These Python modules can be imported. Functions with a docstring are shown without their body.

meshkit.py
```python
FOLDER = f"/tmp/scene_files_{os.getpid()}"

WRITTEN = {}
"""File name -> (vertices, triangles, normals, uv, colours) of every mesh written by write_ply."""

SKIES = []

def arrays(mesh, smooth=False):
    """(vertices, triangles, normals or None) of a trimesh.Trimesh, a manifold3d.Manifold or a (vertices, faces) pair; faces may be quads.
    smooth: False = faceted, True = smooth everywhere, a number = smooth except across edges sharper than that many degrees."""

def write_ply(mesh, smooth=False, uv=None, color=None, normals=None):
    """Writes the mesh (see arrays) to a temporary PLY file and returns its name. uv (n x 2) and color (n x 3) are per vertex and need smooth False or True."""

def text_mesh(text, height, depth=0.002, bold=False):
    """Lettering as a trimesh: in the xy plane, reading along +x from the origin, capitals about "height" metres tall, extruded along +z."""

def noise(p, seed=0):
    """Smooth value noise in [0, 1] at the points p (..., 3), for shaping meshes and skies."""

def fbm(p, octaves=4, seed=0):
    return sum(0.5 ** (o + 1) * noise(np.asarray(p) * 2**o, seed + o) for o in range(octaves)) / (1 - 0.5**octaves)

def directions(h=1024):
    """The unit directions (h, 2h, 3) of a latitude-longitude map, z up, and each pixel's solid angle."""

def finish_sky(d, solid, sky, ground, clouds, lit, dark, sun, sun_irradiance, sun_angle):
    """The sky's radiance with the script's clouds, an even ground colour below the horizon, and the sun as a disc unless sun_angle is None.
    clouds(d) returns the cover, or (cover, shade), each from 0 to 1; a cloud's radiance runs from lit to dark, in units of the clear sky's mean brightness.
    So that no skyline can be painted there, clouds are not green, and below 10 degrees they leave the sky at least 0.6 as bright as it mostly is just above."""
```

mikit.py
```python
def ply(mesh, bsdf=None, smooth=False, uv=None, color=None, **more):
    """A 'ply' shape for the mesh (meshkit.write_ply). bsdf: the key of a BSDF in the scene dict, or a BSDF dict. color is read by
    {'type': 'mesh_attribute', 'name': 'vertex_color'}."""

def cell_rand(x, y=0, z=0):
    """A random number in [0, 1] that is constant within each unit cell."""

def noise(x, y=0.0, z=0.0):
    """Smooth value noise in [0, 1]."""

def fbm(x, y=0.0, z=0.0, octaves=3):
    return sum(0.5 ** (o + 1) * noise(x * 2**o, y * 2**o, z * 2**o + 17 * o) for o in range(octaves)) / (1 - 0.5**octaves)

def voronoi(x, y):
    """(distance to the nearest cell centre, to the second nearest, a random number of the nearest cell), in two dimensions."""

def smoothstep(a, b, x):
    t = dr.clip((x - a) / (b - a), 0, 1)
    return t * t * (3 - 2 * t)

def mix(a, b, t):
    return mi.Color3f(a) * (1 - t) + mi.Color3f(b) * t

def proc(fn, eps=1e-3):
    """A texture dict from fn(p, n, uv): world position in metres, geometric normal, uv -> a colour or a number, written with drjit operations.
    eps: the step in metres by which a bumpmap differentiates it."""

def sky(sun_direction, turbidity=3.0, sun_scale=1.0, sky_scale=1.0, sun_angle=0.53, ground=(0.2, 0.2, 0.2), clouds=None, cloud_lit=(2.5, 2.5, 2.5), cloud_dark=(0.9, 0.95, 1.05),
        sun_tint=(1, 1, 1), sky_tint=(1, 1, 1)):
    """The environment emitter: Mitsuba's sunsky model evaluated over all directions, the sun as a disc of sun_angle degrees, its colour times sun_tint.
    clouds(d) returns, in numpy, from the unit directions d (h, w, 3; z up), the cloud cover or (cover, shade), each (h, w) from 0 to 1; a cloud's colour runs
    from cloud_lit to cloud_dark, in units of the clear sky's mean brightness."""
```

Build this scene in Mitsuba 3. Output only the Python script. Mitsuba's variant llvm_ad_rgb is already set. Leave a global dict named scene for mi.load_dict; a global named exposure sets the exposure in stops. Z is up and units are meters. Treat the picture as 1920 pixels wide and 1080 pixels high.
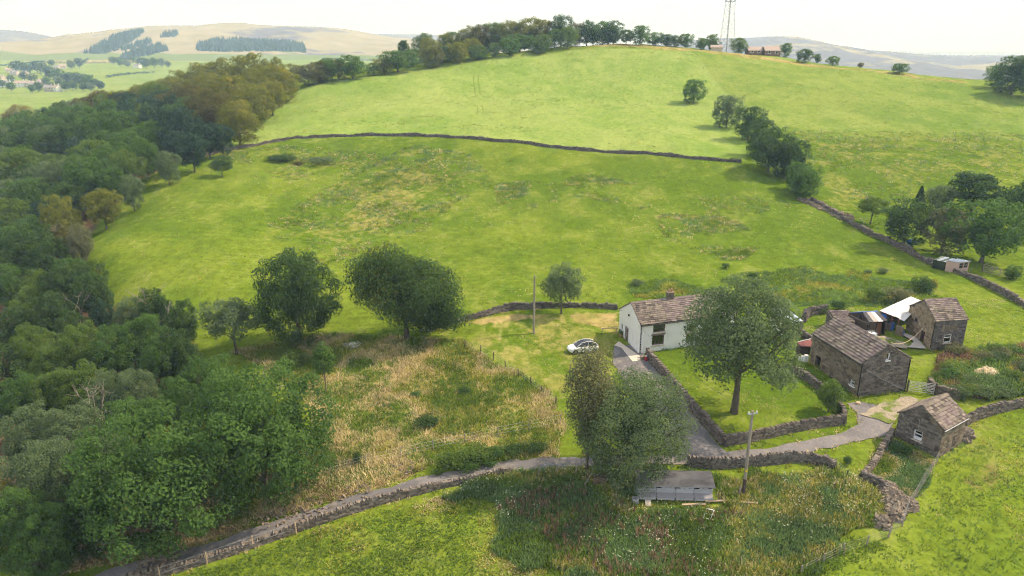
import math, random
import numpy as np, trimesh, shapely
from shapely.geometry import Polygon, LineString, Point
from scipy.interpolate import RBFInterpolator
import drjit as dr, mitsuba as mi
import mikit, meshkit
from mikit import noise, fbm, voronoi, cell_rand, smoothstep, mix

T = mi.ScalarTransform4f
scene, labels = {}, {}
R = np.random.default_rng(7)
random.seed(7)

# ---------------------------------------------------------------- camera, sky, exposure
CAM_Z, PITCH, FOV = 36.0, 18.0, 70.0
cp, sp = math.cos(math.radians(PITCH)), math.sin(math.radians(PITCH))
scene['camera'] = {'type': 'perspective', 'fov': FOV, 'fov_axis': 'x', 'near_clip': 0.5, 'far_clip': 20000.0,
                   'to_world': T().look_at(origin=[0, 0, CAM_Z], target=[0, cp, CAM_Z - sp], up=[0, 0, 1])}
SUN = (0.66, 0.21, 0.71)


def clouds(d):
    z = np.maximum(d[..., 2], 0.02)
    q = np.stack([d[..., 0] / (z + 0.12) * 0.9, d[..., 1] / (z + 0.12) * 0.9, z * 0 + 0.3], -1)
    f = meshkit.fbm(q * 1.7, 5, 3)
    g = meshkit.fbm(q * 3.1 + 9.0, 4, 11)
    cover = np.clip((f - 0.30) * 4.0, 0, 1)
    return np.maximum(cover, 0.6), np.clip((g - 0.50) * 2.2, 0, 1) * 0.5


scene['sky'] = mikit.sky(SUN, turbidity=3, sun_scale=1.08, sun_angle=1.2, clouds=clouds, cloud_lit=(2.95, 3.0, 3.1), cloud_dark=(2.2, 2.35, 2.55))
exposure = 2.07

# ---------------------------------------------------------------- the lie of the land
def sstep(a, b, x):
    t = np.clip((np.asarray(x, float) - a) / (b - a), 0, 1)
    return t * t * (3 - 2 * t)


# surveyed heights (x, y, z)
HEIGHTS = np.array([
[41.8, 355.0, 37.99],
[-9.5, 342.0, 33.63],
[-53.4, 318.0, 27.43],
[-82.3, 292.0, 22.22],
[-86.2, 252.0, 14.56],
[83.0, 352.0, 36.35],
[128.0, 340.0, 30.71],
[166.9, 322.0, 26.25],
[192.9, 305.0, 23.67],
[8.6, 306.0, 26.73],
[-10.9, 256.0, 17.77],
[69.8, 292.0, 23.21],
[100.4, 262.0, 17.35],
[146.9, 262.0, 17.35],
[-8.9, 206.0, 12.39],
[-51.8, 212.0, 12.46],
[-75.4, 197.0, 10.9],
[-79.9, 190.0, 9.74],
[33.7, 194.0, 10.17],
[58.1, 186.0, 9.22],
[-7.7, 176.0, 7.21],
[-46.8, 178.0, 6.88],
[28.8, 163.0, 5.73],
[-6.7, 150.0, 3.65],
[-40.1, 150.0, 3.65],
[37.0, 146.0, 2.3],
[-71.5, 146.0, 4.51],
[-87.1, 170.0, 6.94],
[104.7, 228.0, 11.81],
[143.2, 224.0, 11.44],
[82.7, 176.0, 4.62],
[110.5, 180.0, 6.55],
[60.9, 152.0, 3.22],
[86.0, 140.0, 1.54],
[102.3, 146.0, 2.3],
[-73.8, 122.0, 2.18],
[-52.9, 104.0, 0.52],
[-5.5, 120.0, 0.84],
[31.3, 121.0, 0.55],
[-32.5, 119.0, 1.14],
[58.8, 121.0, 0.55],
[75.3, 104.0, 0.52],
[3.0, 97.9, 0.6],
[15.3, 88.3, 0.0],
[21.6, 85.7, 0.0],
[39.9, 94.9, 0.5],
[42.5, 84.1, 0.3],
[52.4, 84.1, 0.5],
[60.4, 86.4, 0.8],
[38.1, 73.2, -0.3],
[44.1, 74.3, -0.2],
[40.4, 61.1, -0.9],
[37.8, 64.2, -0.6],
[23.2, 68.9, -0.2],
[20.1, 62.5, -0.3],
[11.9, 78.6, -0.1],
[2.8, 90.7, 0.2],
[-5.8, 86.1, 0.2],
[-26.9, 88.8, -0.2],
[-16.7, 88.6, 0.1],
[16.4, 59.9, -0.3],
[6.0, 59.8, -0.6],
[-1.5, 59.4, -1.0],
[-11.3, 55.9, -1.8],
[-21.9, 51.9, -3.0],
[-32.4, 48.5, -4.0],
[-39.0, 49.3, -4.4],
[2.3, 70.9, -0.3],
[-9.3, 71.7, -0.7],
[-17.2, 67.8, -1.2],
[-20.4, 59.5, -2.2],
[20.4, 54.8, -0.9],
[14.0, 54.3, -1.0],
[1.8, 51.0, -1.8],
[14.1, 47.4, -1.6],
[-11.0, 48.7, -2.6],
[27.8, 50.5, -1.4],
[38.9, 50.7, -1.6],
[44.6, 60.3, -1.0],
[54.6, 71.9, -0.2],
[32.0, 53.8, -1.2],
[-40.0, 70.0, -3.5],
[-55.0, 90.0, -3.5],
[-75.0, 110.0, -5.0],
[-95.0, 140.0, -5.0],
[-120.0, 180.0, -3.0],
[-140.0, 220.0, 2.0],
[-150.0, 260.0, 6.0],
[-110.0, 290.0, 15.0],
[-60.0, 60.0, -7.0],
[-30.0, 40.0, -5.0],
[0.0, 20.0, -4.0],
[60.0, 20.0, -3.0],
[120.0, 60.0, -1.0],
[-170.0, 140.0, -12.0],
[-200.0, 200.0, -8.0],
[-90.0, 60.0, -11.0],
[150.0, 120.0, 1.0],
[190.0, 200.0, 8.0],
[240.0, 280.0, 20.0],
[200.0, 340.0, 24.0],
[140.0, 400.0, 30.0],
[0.0, 420.0, 30.0],
[-100.0, 400.0, 20.0],
[120.0, 480.0, 18.0],
[-60.0, 500.0, 10.0],
[240.0, 420.0, 12.0],
[60.0, 560.0, 8.0],
[-160.0, 330.0, 9.0],
[-200.0, 300.0, 2.0],
[-150.0, 420.0, 6.0]
])
_rbf = RBFInterpolator(HEIGHTS[:, :2], HEIGHTS[:, 2], kernel='thin_plate_spline', smoothing=3.0)


def base_height(x, y):
    x, y = np.asarray(x, float), np.asarray(y, float)
    xc, yc = np.clip(x, -260, 330), np.clip(y, 10, 560)
    near = _rbf(np.stack([xc.ravel(), yc.ravel()], 1)).reshape(x.shape)
    near = np.clip(near, -22, 45)
    left = np.interp(y, [500, 900, 1300, 1700, 2000, 2600, 7000], [-12, -8, 4, 14, 22, 26, 26])
    far = left + (-45 - left) * sstep(-60, 160, x)
    out = np.maximum(sstep(380, 560, y), sstep(150, 260, -x - 0.05 * y))
    out = np.maximum(out, sstep(230, 330, x))
    return near * (1 - out) + far * out

# ---------------------------------------------------------------- the plan (metres; x right, y away)
PLANTATIONS = {
    'a': [(-790.0, 1921.0), (-850.0, 2090.0), (-850.0, 2197.0), (-764.0, 2259.0), (-659.0, 2273.0), (-581.0, 2165.0), (-539.0, 2004.0), (-575.0, 1927.0), (-686.0, 1903.0), (-760.0, 1888.0)],
    'b': [(-895.0, 1752.0), (-931.0, 1843.0), (-940.0, 1967.0), (-920.0, 2015.0), (-854.0, 1913.0), (-858.0, 1817.0), (-873.0, 1743.0)],
    'c': [(-1028.0, 1846.0), (-1063.0, 1981.0), (-1110.0, 2144.0), (-1172.0, 2344.0), (-1200.0, 2526.0), (-1067.0, 2235.0), (-1037.0, 2129.0), (-989.0, 1935.0), (-984.0, 1842.0)],
    'd': [(-980.0, 1926.0), (-991.0, 2046.0), (-985.0, 2111.0), (-969.0, 2061.0), (-965.0, 1935.0)],
    'e': [(-986.0, 2163.0), (-995.0, 2246.0), (-976.0, 2265.0), (-958.0, 2202.0)],
}
FAR_HEDGES = {'a': [(-968.6, 1386.6), (-970.5, 1448.1), (-1000.2, 1617.7), (-894.7, 1564.7), (-829.3, 1590.2), (-744.2, 1617.7)], 'b': [(-1138.4, 1967.7), (-1098.2, 2012.2), (-986.4, 1929.5), (-941.1, 2115.4)], 'c': [(-892.5, 1590.2), (-991.5, 1793.7), (-1095.4, 2012.2)], 'd': [(-588.7, 1104.3), (-594.5, 1178.7), (-571.8, 1219.0)], 'e': [(-526.9, 1893.5), (-392.6, 1761.9), (-229.3, 1645.3)]}
FAR_HOUSES = [(-625.1, 936.6, 10.5), (-607.9, 936.6, 9.2), (-595.4, 936.6, 8.6), (-696.6, 1038.5, 8.8), (-751.6, 1153.2, 9.7), (-597.0, 962.1, 6.8), (-524.2, 856.2, 6.0), (-514.5, 856.2, 6.0), (-573.8, 913.2, 10.3), (-792.2, 1346.4, 9.4), (-781.4, 1310.3, 7.3), (-729.1, 1140.4, 8.0), (-811.8, 1233.9, 10.4), (-669.7, 1365.4, 10.5), (-857.6, 1825.6, 7.6)]
FAR_TREES = [(-781.3, 1206.2, 10.1), (-741.8, 1165.9, 9.0), (-751.7, 1206.2, 10.1), (-707.1, 1153.2, 10.5), (-642.8, 1059.7, 8.9), (-602.6, 1008.8, 9.2), (-631.4, 1000.3, 6.3), (-662.0, 1030.0, 6.5), (-647.2, 981.1, 6.2), (-524.0, 837.2, 5.9), (-550.5, 921.7, 7.1), (-565.2, 962.1, 7.4), (-568.6, 981.1, 7.6), (-534.1, 936.6, 8.6), (-516.1, 921.7, 8.4), (-503.1, 913.2, 5.8), (-531.9, 875.1, 4.9), (-504.3, 856.2, 5.4), (-507.8, 875.1, 5.6), (-525.3, 828.7, 4.7), (-566.5, 856.2, 5.4), (-755.8, 1310.3, 8.2), (-763.1, 1346.4, 9.4), (-852.4, 1386.6, 6.8), (-846.3, 1405.7, 6.9), (-778.0, 1492.6, 8.3), (-719.6, 1405.7, 8.8), (-686.9, 1365.4, 7.6), (-774.7, 1564.7, 7.6), (-703.6, 1448.1, 8.1), (-644.5, 1346.4, 9.4), (-639.2, 1365.4, 9.5), (-635.4, 1386.6, 8.7), (-623.8, 1386.6, 5.8), (-614.4, 913.2, 5.1), (-590.2, 962.1, 5.4), (-475.1, 875.1, 5.6), (-484.4, 856.2, 5.4), (-475.9, 856.2, 4.8)]
LINES = {
    'wall_upper': [(-81.44, 187.67), (-78.69, 192.36), (-75.18, 196.32), (-69.96, 202.16), (-65.32, 206.19), (-58.84, 209.76), (-51.8, 211.98), (-39.9, 213.67), (-30.53, 212.47), (-24.1, 209.47), (-16.37, 206.78), (-8.81, 203.86), (-1.45, 201.79), (5.77, 200.03), (12.89, 198.36), (19.9, 196.68), (26.79, 194.91), (33.52, 192.88), (39.89, 189.77), (46.2, 187.29), (51.93, 185.79), (57.82, 185.08)],
    'wall_hedge': [(66.35, 160.43), (68.4, 153.64), (70.07, 141.93), (72.12, 129.1), (72.5, 121.66), (74.08, 117.15), (74.54, 111.98), (74.54, 106.56), (74.12, 99.78), (73.23, 92.51)],
    'wall_garden_back': [(-11.38, 90.93), (-9.4, 92.68), (-7.19, 94.15), (-4.45, 95.49), (-1.89, 97.28), (0.76, 98.5), (3.06, 98.95), (6.94, 99.61), (10.84, 100.09), (15.31, 99.89)],
    'wall_drive': [(16.73, 83.6), (17.55, 78.61), (18.37, 73.69), (19.06, 69.07), (19.79, 65.35), (20.47, 62.53)],
    'wall_garden_front': [(20.44, 62.43), (22.9, 63.22), (25.34, 64.29), (27.81, 65.28), (30.89, 66.29), (34.02, 67.0)],
    'wall_garden_side': [(34.11, 67.21), (34.75, 69.78), (34.72, 72.75), (34.15, 76.16), (32.78, 79.15)],
    'wall_lane': [(-30.34, 47.76), (-26.94, 48.76), (-23.55, 50.11), (-21.24, 51.11), (-18.07, 52.58), (-14.75, 54.02), (-11.28, 55.47), (-8.57, 56.42), (-6.26, 57.23), (-3.88, 57.83), (-1.96, 58.47), (0.0, 58.97)],
    'wall_road': [(16.14, 59.11), (18.6, 58.71), (21.64, 59.01), (24.31, 59.63), (26.96, 60.07), (28.57, 59.71), (29.41, 58.35)],
    'wall_yard': [(38.15, 65.35), (36.19, 62.83), (33.93, 59.97), (31.68, 57.64)],
    'wall_yard_front': [(31.61, 57.48), (32.61, 56.59), (32.96, 55.64)],
    'wall_right': [(46.55, 67.25), (49.22, 68.78), (52.22, 70.01), (55.5, 71.13), (60.06, 72.34)],
    'wall_gate_stub': [(47.29, 75.45), (47.05, 73.88), (47.94, 73.03), (49.0, 72.31)],
    'lane': [(-34.06, 47.56), (-31.3, 48.85), (-27.48, 50.04), (-24.0, 51.33), (-20.88, 52.83), (-16.73, 54.55), (-13.24, 55.86), (-10.1, 57.11), (-6.36, 58.37), (-2.97, 59.24), (0.0, 59.76), (2.99, 59.96), (5.98, 59.92), (10.95, 59.93), (16.46, 60.09), (19.54, 60.4), (22.2, 60.9), (24.95, 61.56), (27.82, 62.39), (30.85, 63.52), (34.15, 65.05), (37.23, 67.08), (39.4, 69.31)],
    'drive': [(13.0, 86.94), (16.08, 86.95), (16.62, 82.96), (17.38, 77.73), (18.2, 72.89), (18.89, 68.37), (19.63, 64.72), (20.02, 62.22), (20.45, 60.98), (20.02, 59.42), (14.87, 59.14), (15.03, 59.94), (14.76, 64.27), (13.96, 70.44), (12.97, 76.45), (12.31, 81.7)],
    'apron': [(36.22, 71.34), (37.89, 71.97), (39.37, 71.03), (39.77, 68.22), (38.36, 65.36), (35.94, 64.31), (33.55, 63.68), (33.29, 64.93), (35.57, 67.03), (36.44, 69.25)],
    'track': [(37.59, 67.84), (39.35, 69.42), (41.16, 70.58), (42.93, 71.37), (44.27, 72.4)],
    'patio': [(13.14, 86.94), (13.88, 88.32), (15.87, 83.61), (16.18, 82.32), (14.69, 82.01), (13.93, 86.27)],
    'fence_meadow': [(-5.92, 85.29), (-3.62, 83.33), (-1.8, 80.99), (0.0, 78.44), (1.7, 75.95), (3.25, 73.29), (4.69, 70.75)],
    'fence_lane': [(-26.5, 58.16), (-24.42, 59.34), (-20.45, 59.48), (-16.6, 60.22), (-14.8, 60.84), (-10.84, 61.56), (-6.77, 63.01), (-4.84, 63.79), (-2.74, 64.0), (-0.27, 65.07), (2.95, 65.53), (4.87, 66.22)],
    'fence_near': [(-27.9, 48.0), (-25.26, 49.09), (-22.69, 50.16), (-20.55, 51.18), (-18.12, 52.08)],
    'fence_barn': [(40.02, 60.38), (37.33, 57.31), (35.18, 55.0), (33.35, 52.85), (31.44, 50.53), (29.04, 49.37), (25.57, 47.72), (21.72, 45.73)],
    'fence_gate': [(29.78, 59.01), (30.34, 57.44), (31.1, 56.32)],
    'fence_hill': [(86.39, 220.49), (94.58, 219.07), (107.0, 218.6), (122.63, 218.41), (136.65, 218.21), (150.86, 217.08)],
    'fence_weeds': [(2.44, 58.34), (3.99, 58.24), (5.82, 57.98)],
}
ZONES = {
    'lawn': [(-5.72, 85.29), (-4.05, 94.53), (3.01, 96.93), (7.57, 97.59), (9.48, 93.52), (13.74, 88.32), (12.11, 80.15), (12.93, 73.01), (5.76, 71.3), (4.13, 73.26), (1.53, 76.63), (-1.28, 80.85)],
    'garden_lawn': [(16.95, 84.09), (23.15, 86.47), (30.39, 87.93), (33.59, 81.44), (34.92, 76.56), (35.56, 71.56), (34.26, 68.08), (28.18, 66.32), (20.81, 63.21)],
    'rough_meadow': [(-36.54, 87.34), (-25.68, 91.13), (-6.89, 87.71), (-3.97, 83.77), (0.0, 78.72), (4.65, 71.97), (5.41, 66.19), (4.52, 60.43), (-3.02, 60.47), (-7.98, 59.83), (-17.11, 56.11), (-22.02, 53.51), (-26.72, 60.14), (-20.06, 68.17), (-24.91, 77.72)],
    'verge_brown': [(-42.91, 49.85), (-41.58, 53.46), (-35.66, 54.73), (-30.67, 57.45), (-25.67, 60.02), (-18.89, 63.4), (-13.37, 61.96), (-7.98, 59.83), (-12.44, 56.72), (-21.07, 53.42), (-27.69, 50.52), (-32.73, 49.11)],
    'weeds': [(-6.69, 56.67), (0.0, 58.66), (5.89, 58.89), (15.62, 58.5), (29.19, 58.18), (31.15, 57.08), (32.01, 53.83), (30.29, 51.13), (24.59, 46.86), (21.33, 44.67), (3.6, 45.21), (0.0, 49.87)],
    'dock': [(-1.88, 55.69), (4.34, 57.47), (10.34, 55.75), (15.33, 52.93), (20.32, 51.59), (18.02, 46.82), (9.53, 44.9), (4.14, 47.34), (0.88, 51.03)],
    'near_field': [(-32.01, 47.7), (-17.97, 52.19), (-7.57, 56.0), (0.0, 50.46), (4.0, 45.19)],
    'barn_yard': [(37.65, 64.55), (40.06, 60.64), (33.06, 53.17), (32.69, 55.27), (31.81, 57.48)],
    'upper_field': [(-80.75, 192.21), (-81.26, 288.24), (-52.53, 312.58), (-9.39, 337.36), (40.99, 347.89), (81.35, 344.75), (80.56, 257.69), (59.28, 187.81), (42.59, 189.56), (5.8, 201.1), (-30.61, 213.07), (-51.94, 212.61), (-65.53, 206.91)],
    'dry_patch_a': [(-35.24, 178.64), (-25.59, 196.56), (-13.69, 188.72), (-7.56, 172.04), (-16.33, 157.89), (-19.36, 144.21), (-28.19, 134.09), (-33.78, 124.1), (-43.75, 132.73), (-41.9, 157.5)],
    'dry_patch_b': [(-71.75, 190.58), (-62.93, 198.06), (-45.14, 194.84), (-36.0, 190.81), (-41.75, 178.58), (-56.76, 176.78)],
    'rushes_a': [(0.0, 167.48), (11.13, 168.68), (16.18, 156.45), (8.99, 151.53), (1.16, 156.54)],
    'rushes_b': [(17.64, 172.24), (27.83, 164.66), (26.64, 156.75), (19.19, 163.03)],
    'rushes_c': [(34.0, 147.23), (42.45, 145.95), (45.17, 136.71), (38.94, 128.9), (33.48, 139.67)],
    'rushes_d': [(42.64, 158.17), (51.7, 159.15), (51.0, 154.76), (42.23, 154.05)],
    'scrub_strip': [(32.51, 115.11), (49.11, 119.56), (59.64, 114.9), (68.51, 111.93), (61.74, 99.8), (52.55, 99.93), (40.81, 101.6), (33.76, 104.31)],
    'nettle_a': [(18.84, 111.9), (26.03, 113.54), (30.74, 108.19), (27.36, 104.42), (18.67, 105.49)],
    'willowherb': [(47.33, 76.32), (52.04, 82.2), (58.98, 84.05), (64.46, 84.83), (57.09, 73.58), (51.87, 72.24), (48.04, 72.68)],
    'hill_rough': [(87.6, 226.06), (154.48, 223.99), (125.97, 179.62), (98.7, 182.57), (72.07, 146.43), (68.92, 164.0)],
    'field_far_right': [(66.31, 103.68), (70.51, 94.41), (61.22, 80.39), (56.63, 83.41)],
    'mud': [(41.14, 59.42), (45.17, 61.15), (46.63, 59.48), (43.67, 55.57), (41.05, 55.91), (40.22, 57.79)],
    'ridge_dry': [(17.77, 366.73), (48.16, 366.52), (82.34, 360.03), (112.82, 352.77), (150.32, 336.16), (183.14, 310.56), (182.62, 298.49), (146.09, 326.42), (81.35, 344.75), (41.34, 351.04)],
    'left_dry': [(-81.9, 228.53), (-83.93, 269.07), (-83.27, 288.06), (-81.37, 260.3), (-81.21, 236.54), (-80.52, 211.0)],
    'wood_floor': [(-87.42, 299.09), (-85.97, 263.02), (-84.84, 234.64), (-82.42, 209.9), (-82.6, 193.29), (-85.33, 182.68), (-87.07, 168.47), (-86.42, 159.85), (-87.96, 154.72), (-84.12, 139.87), (-76.36, 123.0), (-69.13, 115.24), (-63.68, 108.73), (-51.18, 98.19), (-41.64, 89.63), (-35.99, 82.1), (-28.11, 70.38), (-26.08, 64.29), (-27.53, 58.26), (-31.24, 55.46), (-34.89, 53.27), (-40.66, 51.99), (-46.46, 52.28), (-70.0, 42.0), (-215.0, 60.0), (-215.0, 330.0), (-120.0, 330.0), (-90.0, 305.0)],
    'gap_dry': [(7.54, 97.2), (15.29, 98.63), (14.12, 90.07), (11.58, 92.69), (8.82, 94.41)],
    'bank_dry': [(-6.59, 93.96), (0.0, 96.88), (7.54, 97.2), (2.96, 95.06), (-4.34, 92.65)],
    'far_tan': [(-1014.9, 1617.7), (-1108.3, 1967.7), (-979.7, 1929.5), (-772.9, 1761.9), (-710.4, 1617.7), (-831.5, 1590.2), (-894.7, 1564.7)],
}
SPOTS = {
    'pole_near': (20.06, 54.79, -0.9),
    'pole_far': (2.9, 90.31, 0.19),
    'car': (8.52, 84.22, -0.04),
    'chicken_shed_l': (10.88, 54.71, -1.0),
    'chicken_shed_r': (17.26, 54.36, -0.93),
    'fire': (-20.57, 87.1, -0.09),
    'mast': (102.04, 366.11, 36.61),
    'brick_a': (114.98, 365.79, 35.64),
    'brick_b': (122.75, 364.59, 35.16),
    'mast_hut': (95.48, 359.35, 35.89),
    'red_bottle': (16.37, 82.32, -0.07),
    'ibc': (46.01, 87.16, 0.48),
    'gate_l': (43.7, 73.36, -0.25),
    'gate_r': (46.03, 73.19, -0.24),
    'rubble_a': (33.29, 56.02, -1.07),
    'rubble_b': (33.87, 53.89, -1.24),
    'rubble_c': (30.66, 51.46, -1.37),
    'pink_shed': (75.71, 119.21, 0.6),
    'green_shed': (74.8, 121.63, 0.65),
    'hay': (55.29, 77.93, 0.23),
    'plank_a': (17.83, 53.89, -0.98),
    'plank_b': (20.06, 53.69, -1.0),
    'plank_c': (14.6, 53.75, -1.04),
    'tray': (16.37, 52.06, -1.17),
    'gate2_l': (79.24, 117.12, 0.57),
    'gate2_r': (80.85, 113.4, 0.52),
    'bush_a': (-58.54, 187.6, 9.4),
    'bush_b': (-49.1, 187.76, 8.7),
    'bush_c': (-53.67, 184.5, 8.5),
    'bush_d': (19.91, 110.61, 0.51),
    'bush_e': (36.64, 120.51, 0.5),
    'bush_f': (39.9, 115.71, 0.45),
    'bush_g': (62.1, 117.28, 0.52),
    'bush_h': (59.34, 116.72, 0.51),
    'shrub_yellow': (53.55, 102.38, 0.66),
    'shrub_pink': (56.45, 101.56, 0.69),
    'shrub_dark': (63.04, 106.83, 0.6),
    'laurel': (-5.03, 58.99, -1.21),
    'ivy': (1.0, 60.18, -0.82),
    'white_roof_shed': (53.52, 94.25, 0.75),
    'dark_shed': (43.87, 87.26, 0.44),
    'slate_shed': (44.26, 91.72, 0.55),
    'redroof': (36.1, 82.11, 0.09),
    'blue_roof': (37.59, 93.05, 0.43),
    'barrel_a': (50.46, 90.83, 0.67),
    'barrel_b': (50.88, 88.98, 0.64),
    'stones_a': (-38.18, 49.08, -4.35),
    'stones_b': (-29.37, 49.35, -3.74),
    'stones_c': (-20.59, 54.92, -2.61),
    'stones_d': (-10.51, 60.02, -1.4),
    'log': (8.12, 56.9, -0.82),
    'boxhide': (74.22, 193.73, 8.53),
    'fencebin': (8.11, 56.4, -0.88),
    'woodbox': (8.03, 56.91, -0.83),
    'stone_corner': (37.39, 71.36, -0.35),
    'trough': (45.98, 64.97, -0.7),
    'bush_i': (31.22, 59.71, -0.75),
    'bush_j': (-26.71, 82.42, -0.76),
    'bush_k': (-14.78, 61.25, -1.58),
    'bush_l': (-8.79, 67.25, -0.87),
    'bush_m': (-5.34, 73.75, -0.45),
    'bush_n': (-10.66, 73.46, -0.63),
    'barn3_bush': (37.35, 61.8, -0.76),
    'elder': (34.57, 69.21, -0.37),
    'lean_fl': (49.46, 92.54, 2.77),
    'lean_fr': (50.74, 88.58, 2.73),
    'lean_bl': (55.1, 95.69, 3.67),
    'lean_br': (55.63, 93.38, 3.69),
    'dark_bl': (44.81, 91.45, 2.86),
    'dark_br': (48.81, 91.83, 2.94),
    'dark_fr': (48.69, 88.88, 2.69),
    'dark_fl': (46.15, 88.46, 2.62),
    'sl_bl': (42.92, 93.43, 2.45),
    'sl_br': (45.62, 93.5, 2.5),
    'sl_fr': (44.73, 89.59, 2.12),
    'sl_fl': (42.56, 89.89, 2.08),
    'red_a': (35.12, 83.52, 1.82),
    'red_b': (36.96, 83.95, 2.07),
    'red_c': (36.26, 81.79, 1.98),
    'red_d': (35.2, 82.64, 1.69),
    'blue_a': (35.22, 93.22, 2.67),
    'blue_b': (37.2, 93.51, 2.72),
    'blue_c': (38.01, 89.28, 2.46),
    'blue_d': (35.78, 88.67, 2.4),
    'roof_back': (11.0, 56.05, 0.91),
    'roof_front': (10.77, 54.56, 0.53),
    'pink_a': (72.84, 117.94, 2.47),
    'pink_b': (74.26, 117.0, 2.46),
    'pink_c': (76.66, 117.91, 2.48),
    'green_a': (71.71, 119.88, 2.2),
    'green_b': (72.93, 118.01, 2.17),
    'dead_a': (-42.77, 68.58, -0.98),
    'dead_b': (-48.24, 92.56, 1.38),
    'dead_c': (-55.74, 82.45, -1.85),
    'dead_d': (-62.98, 100.3, -0.27),
    'dead_e': (-43.26, 55.94, -1.56),
    'dead_f': (-79.3, 125.58, 3.63),
    'dead_g': (-27.31, 69.32, 2.05),
    'dead_h': (7.55, 56.93, -0.84),
    'dead_i': (-44.35, 90.27, 1.49),
    'yellow_a': (64.9, 107.68, 0.58),
    'pinkwall': (71.62, 130.05, 0.97),
    'slate_wall_a': (40.16, 94.29, 0.5),
    'slate_wall_b': (42.13, 96.93, 0.55),
    'slate_wall_c': (44.69, 97.7, 0.59),
    'step': (50.58, 83.76, 0.44),
    'frame_box': (7.83, 56.41, -0.89),
    'sand_patch': (48.86, 88.39, 0.58),
    'marker': (40.96, 97.43, 0.53),
    'plank_d': (15.45, 53.46, -1.05),
    'blue_tarp': (74.92, 132.28, 1.09),
    'blue_rubble': (30.26, 50.69, -1.42),
}
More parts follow.
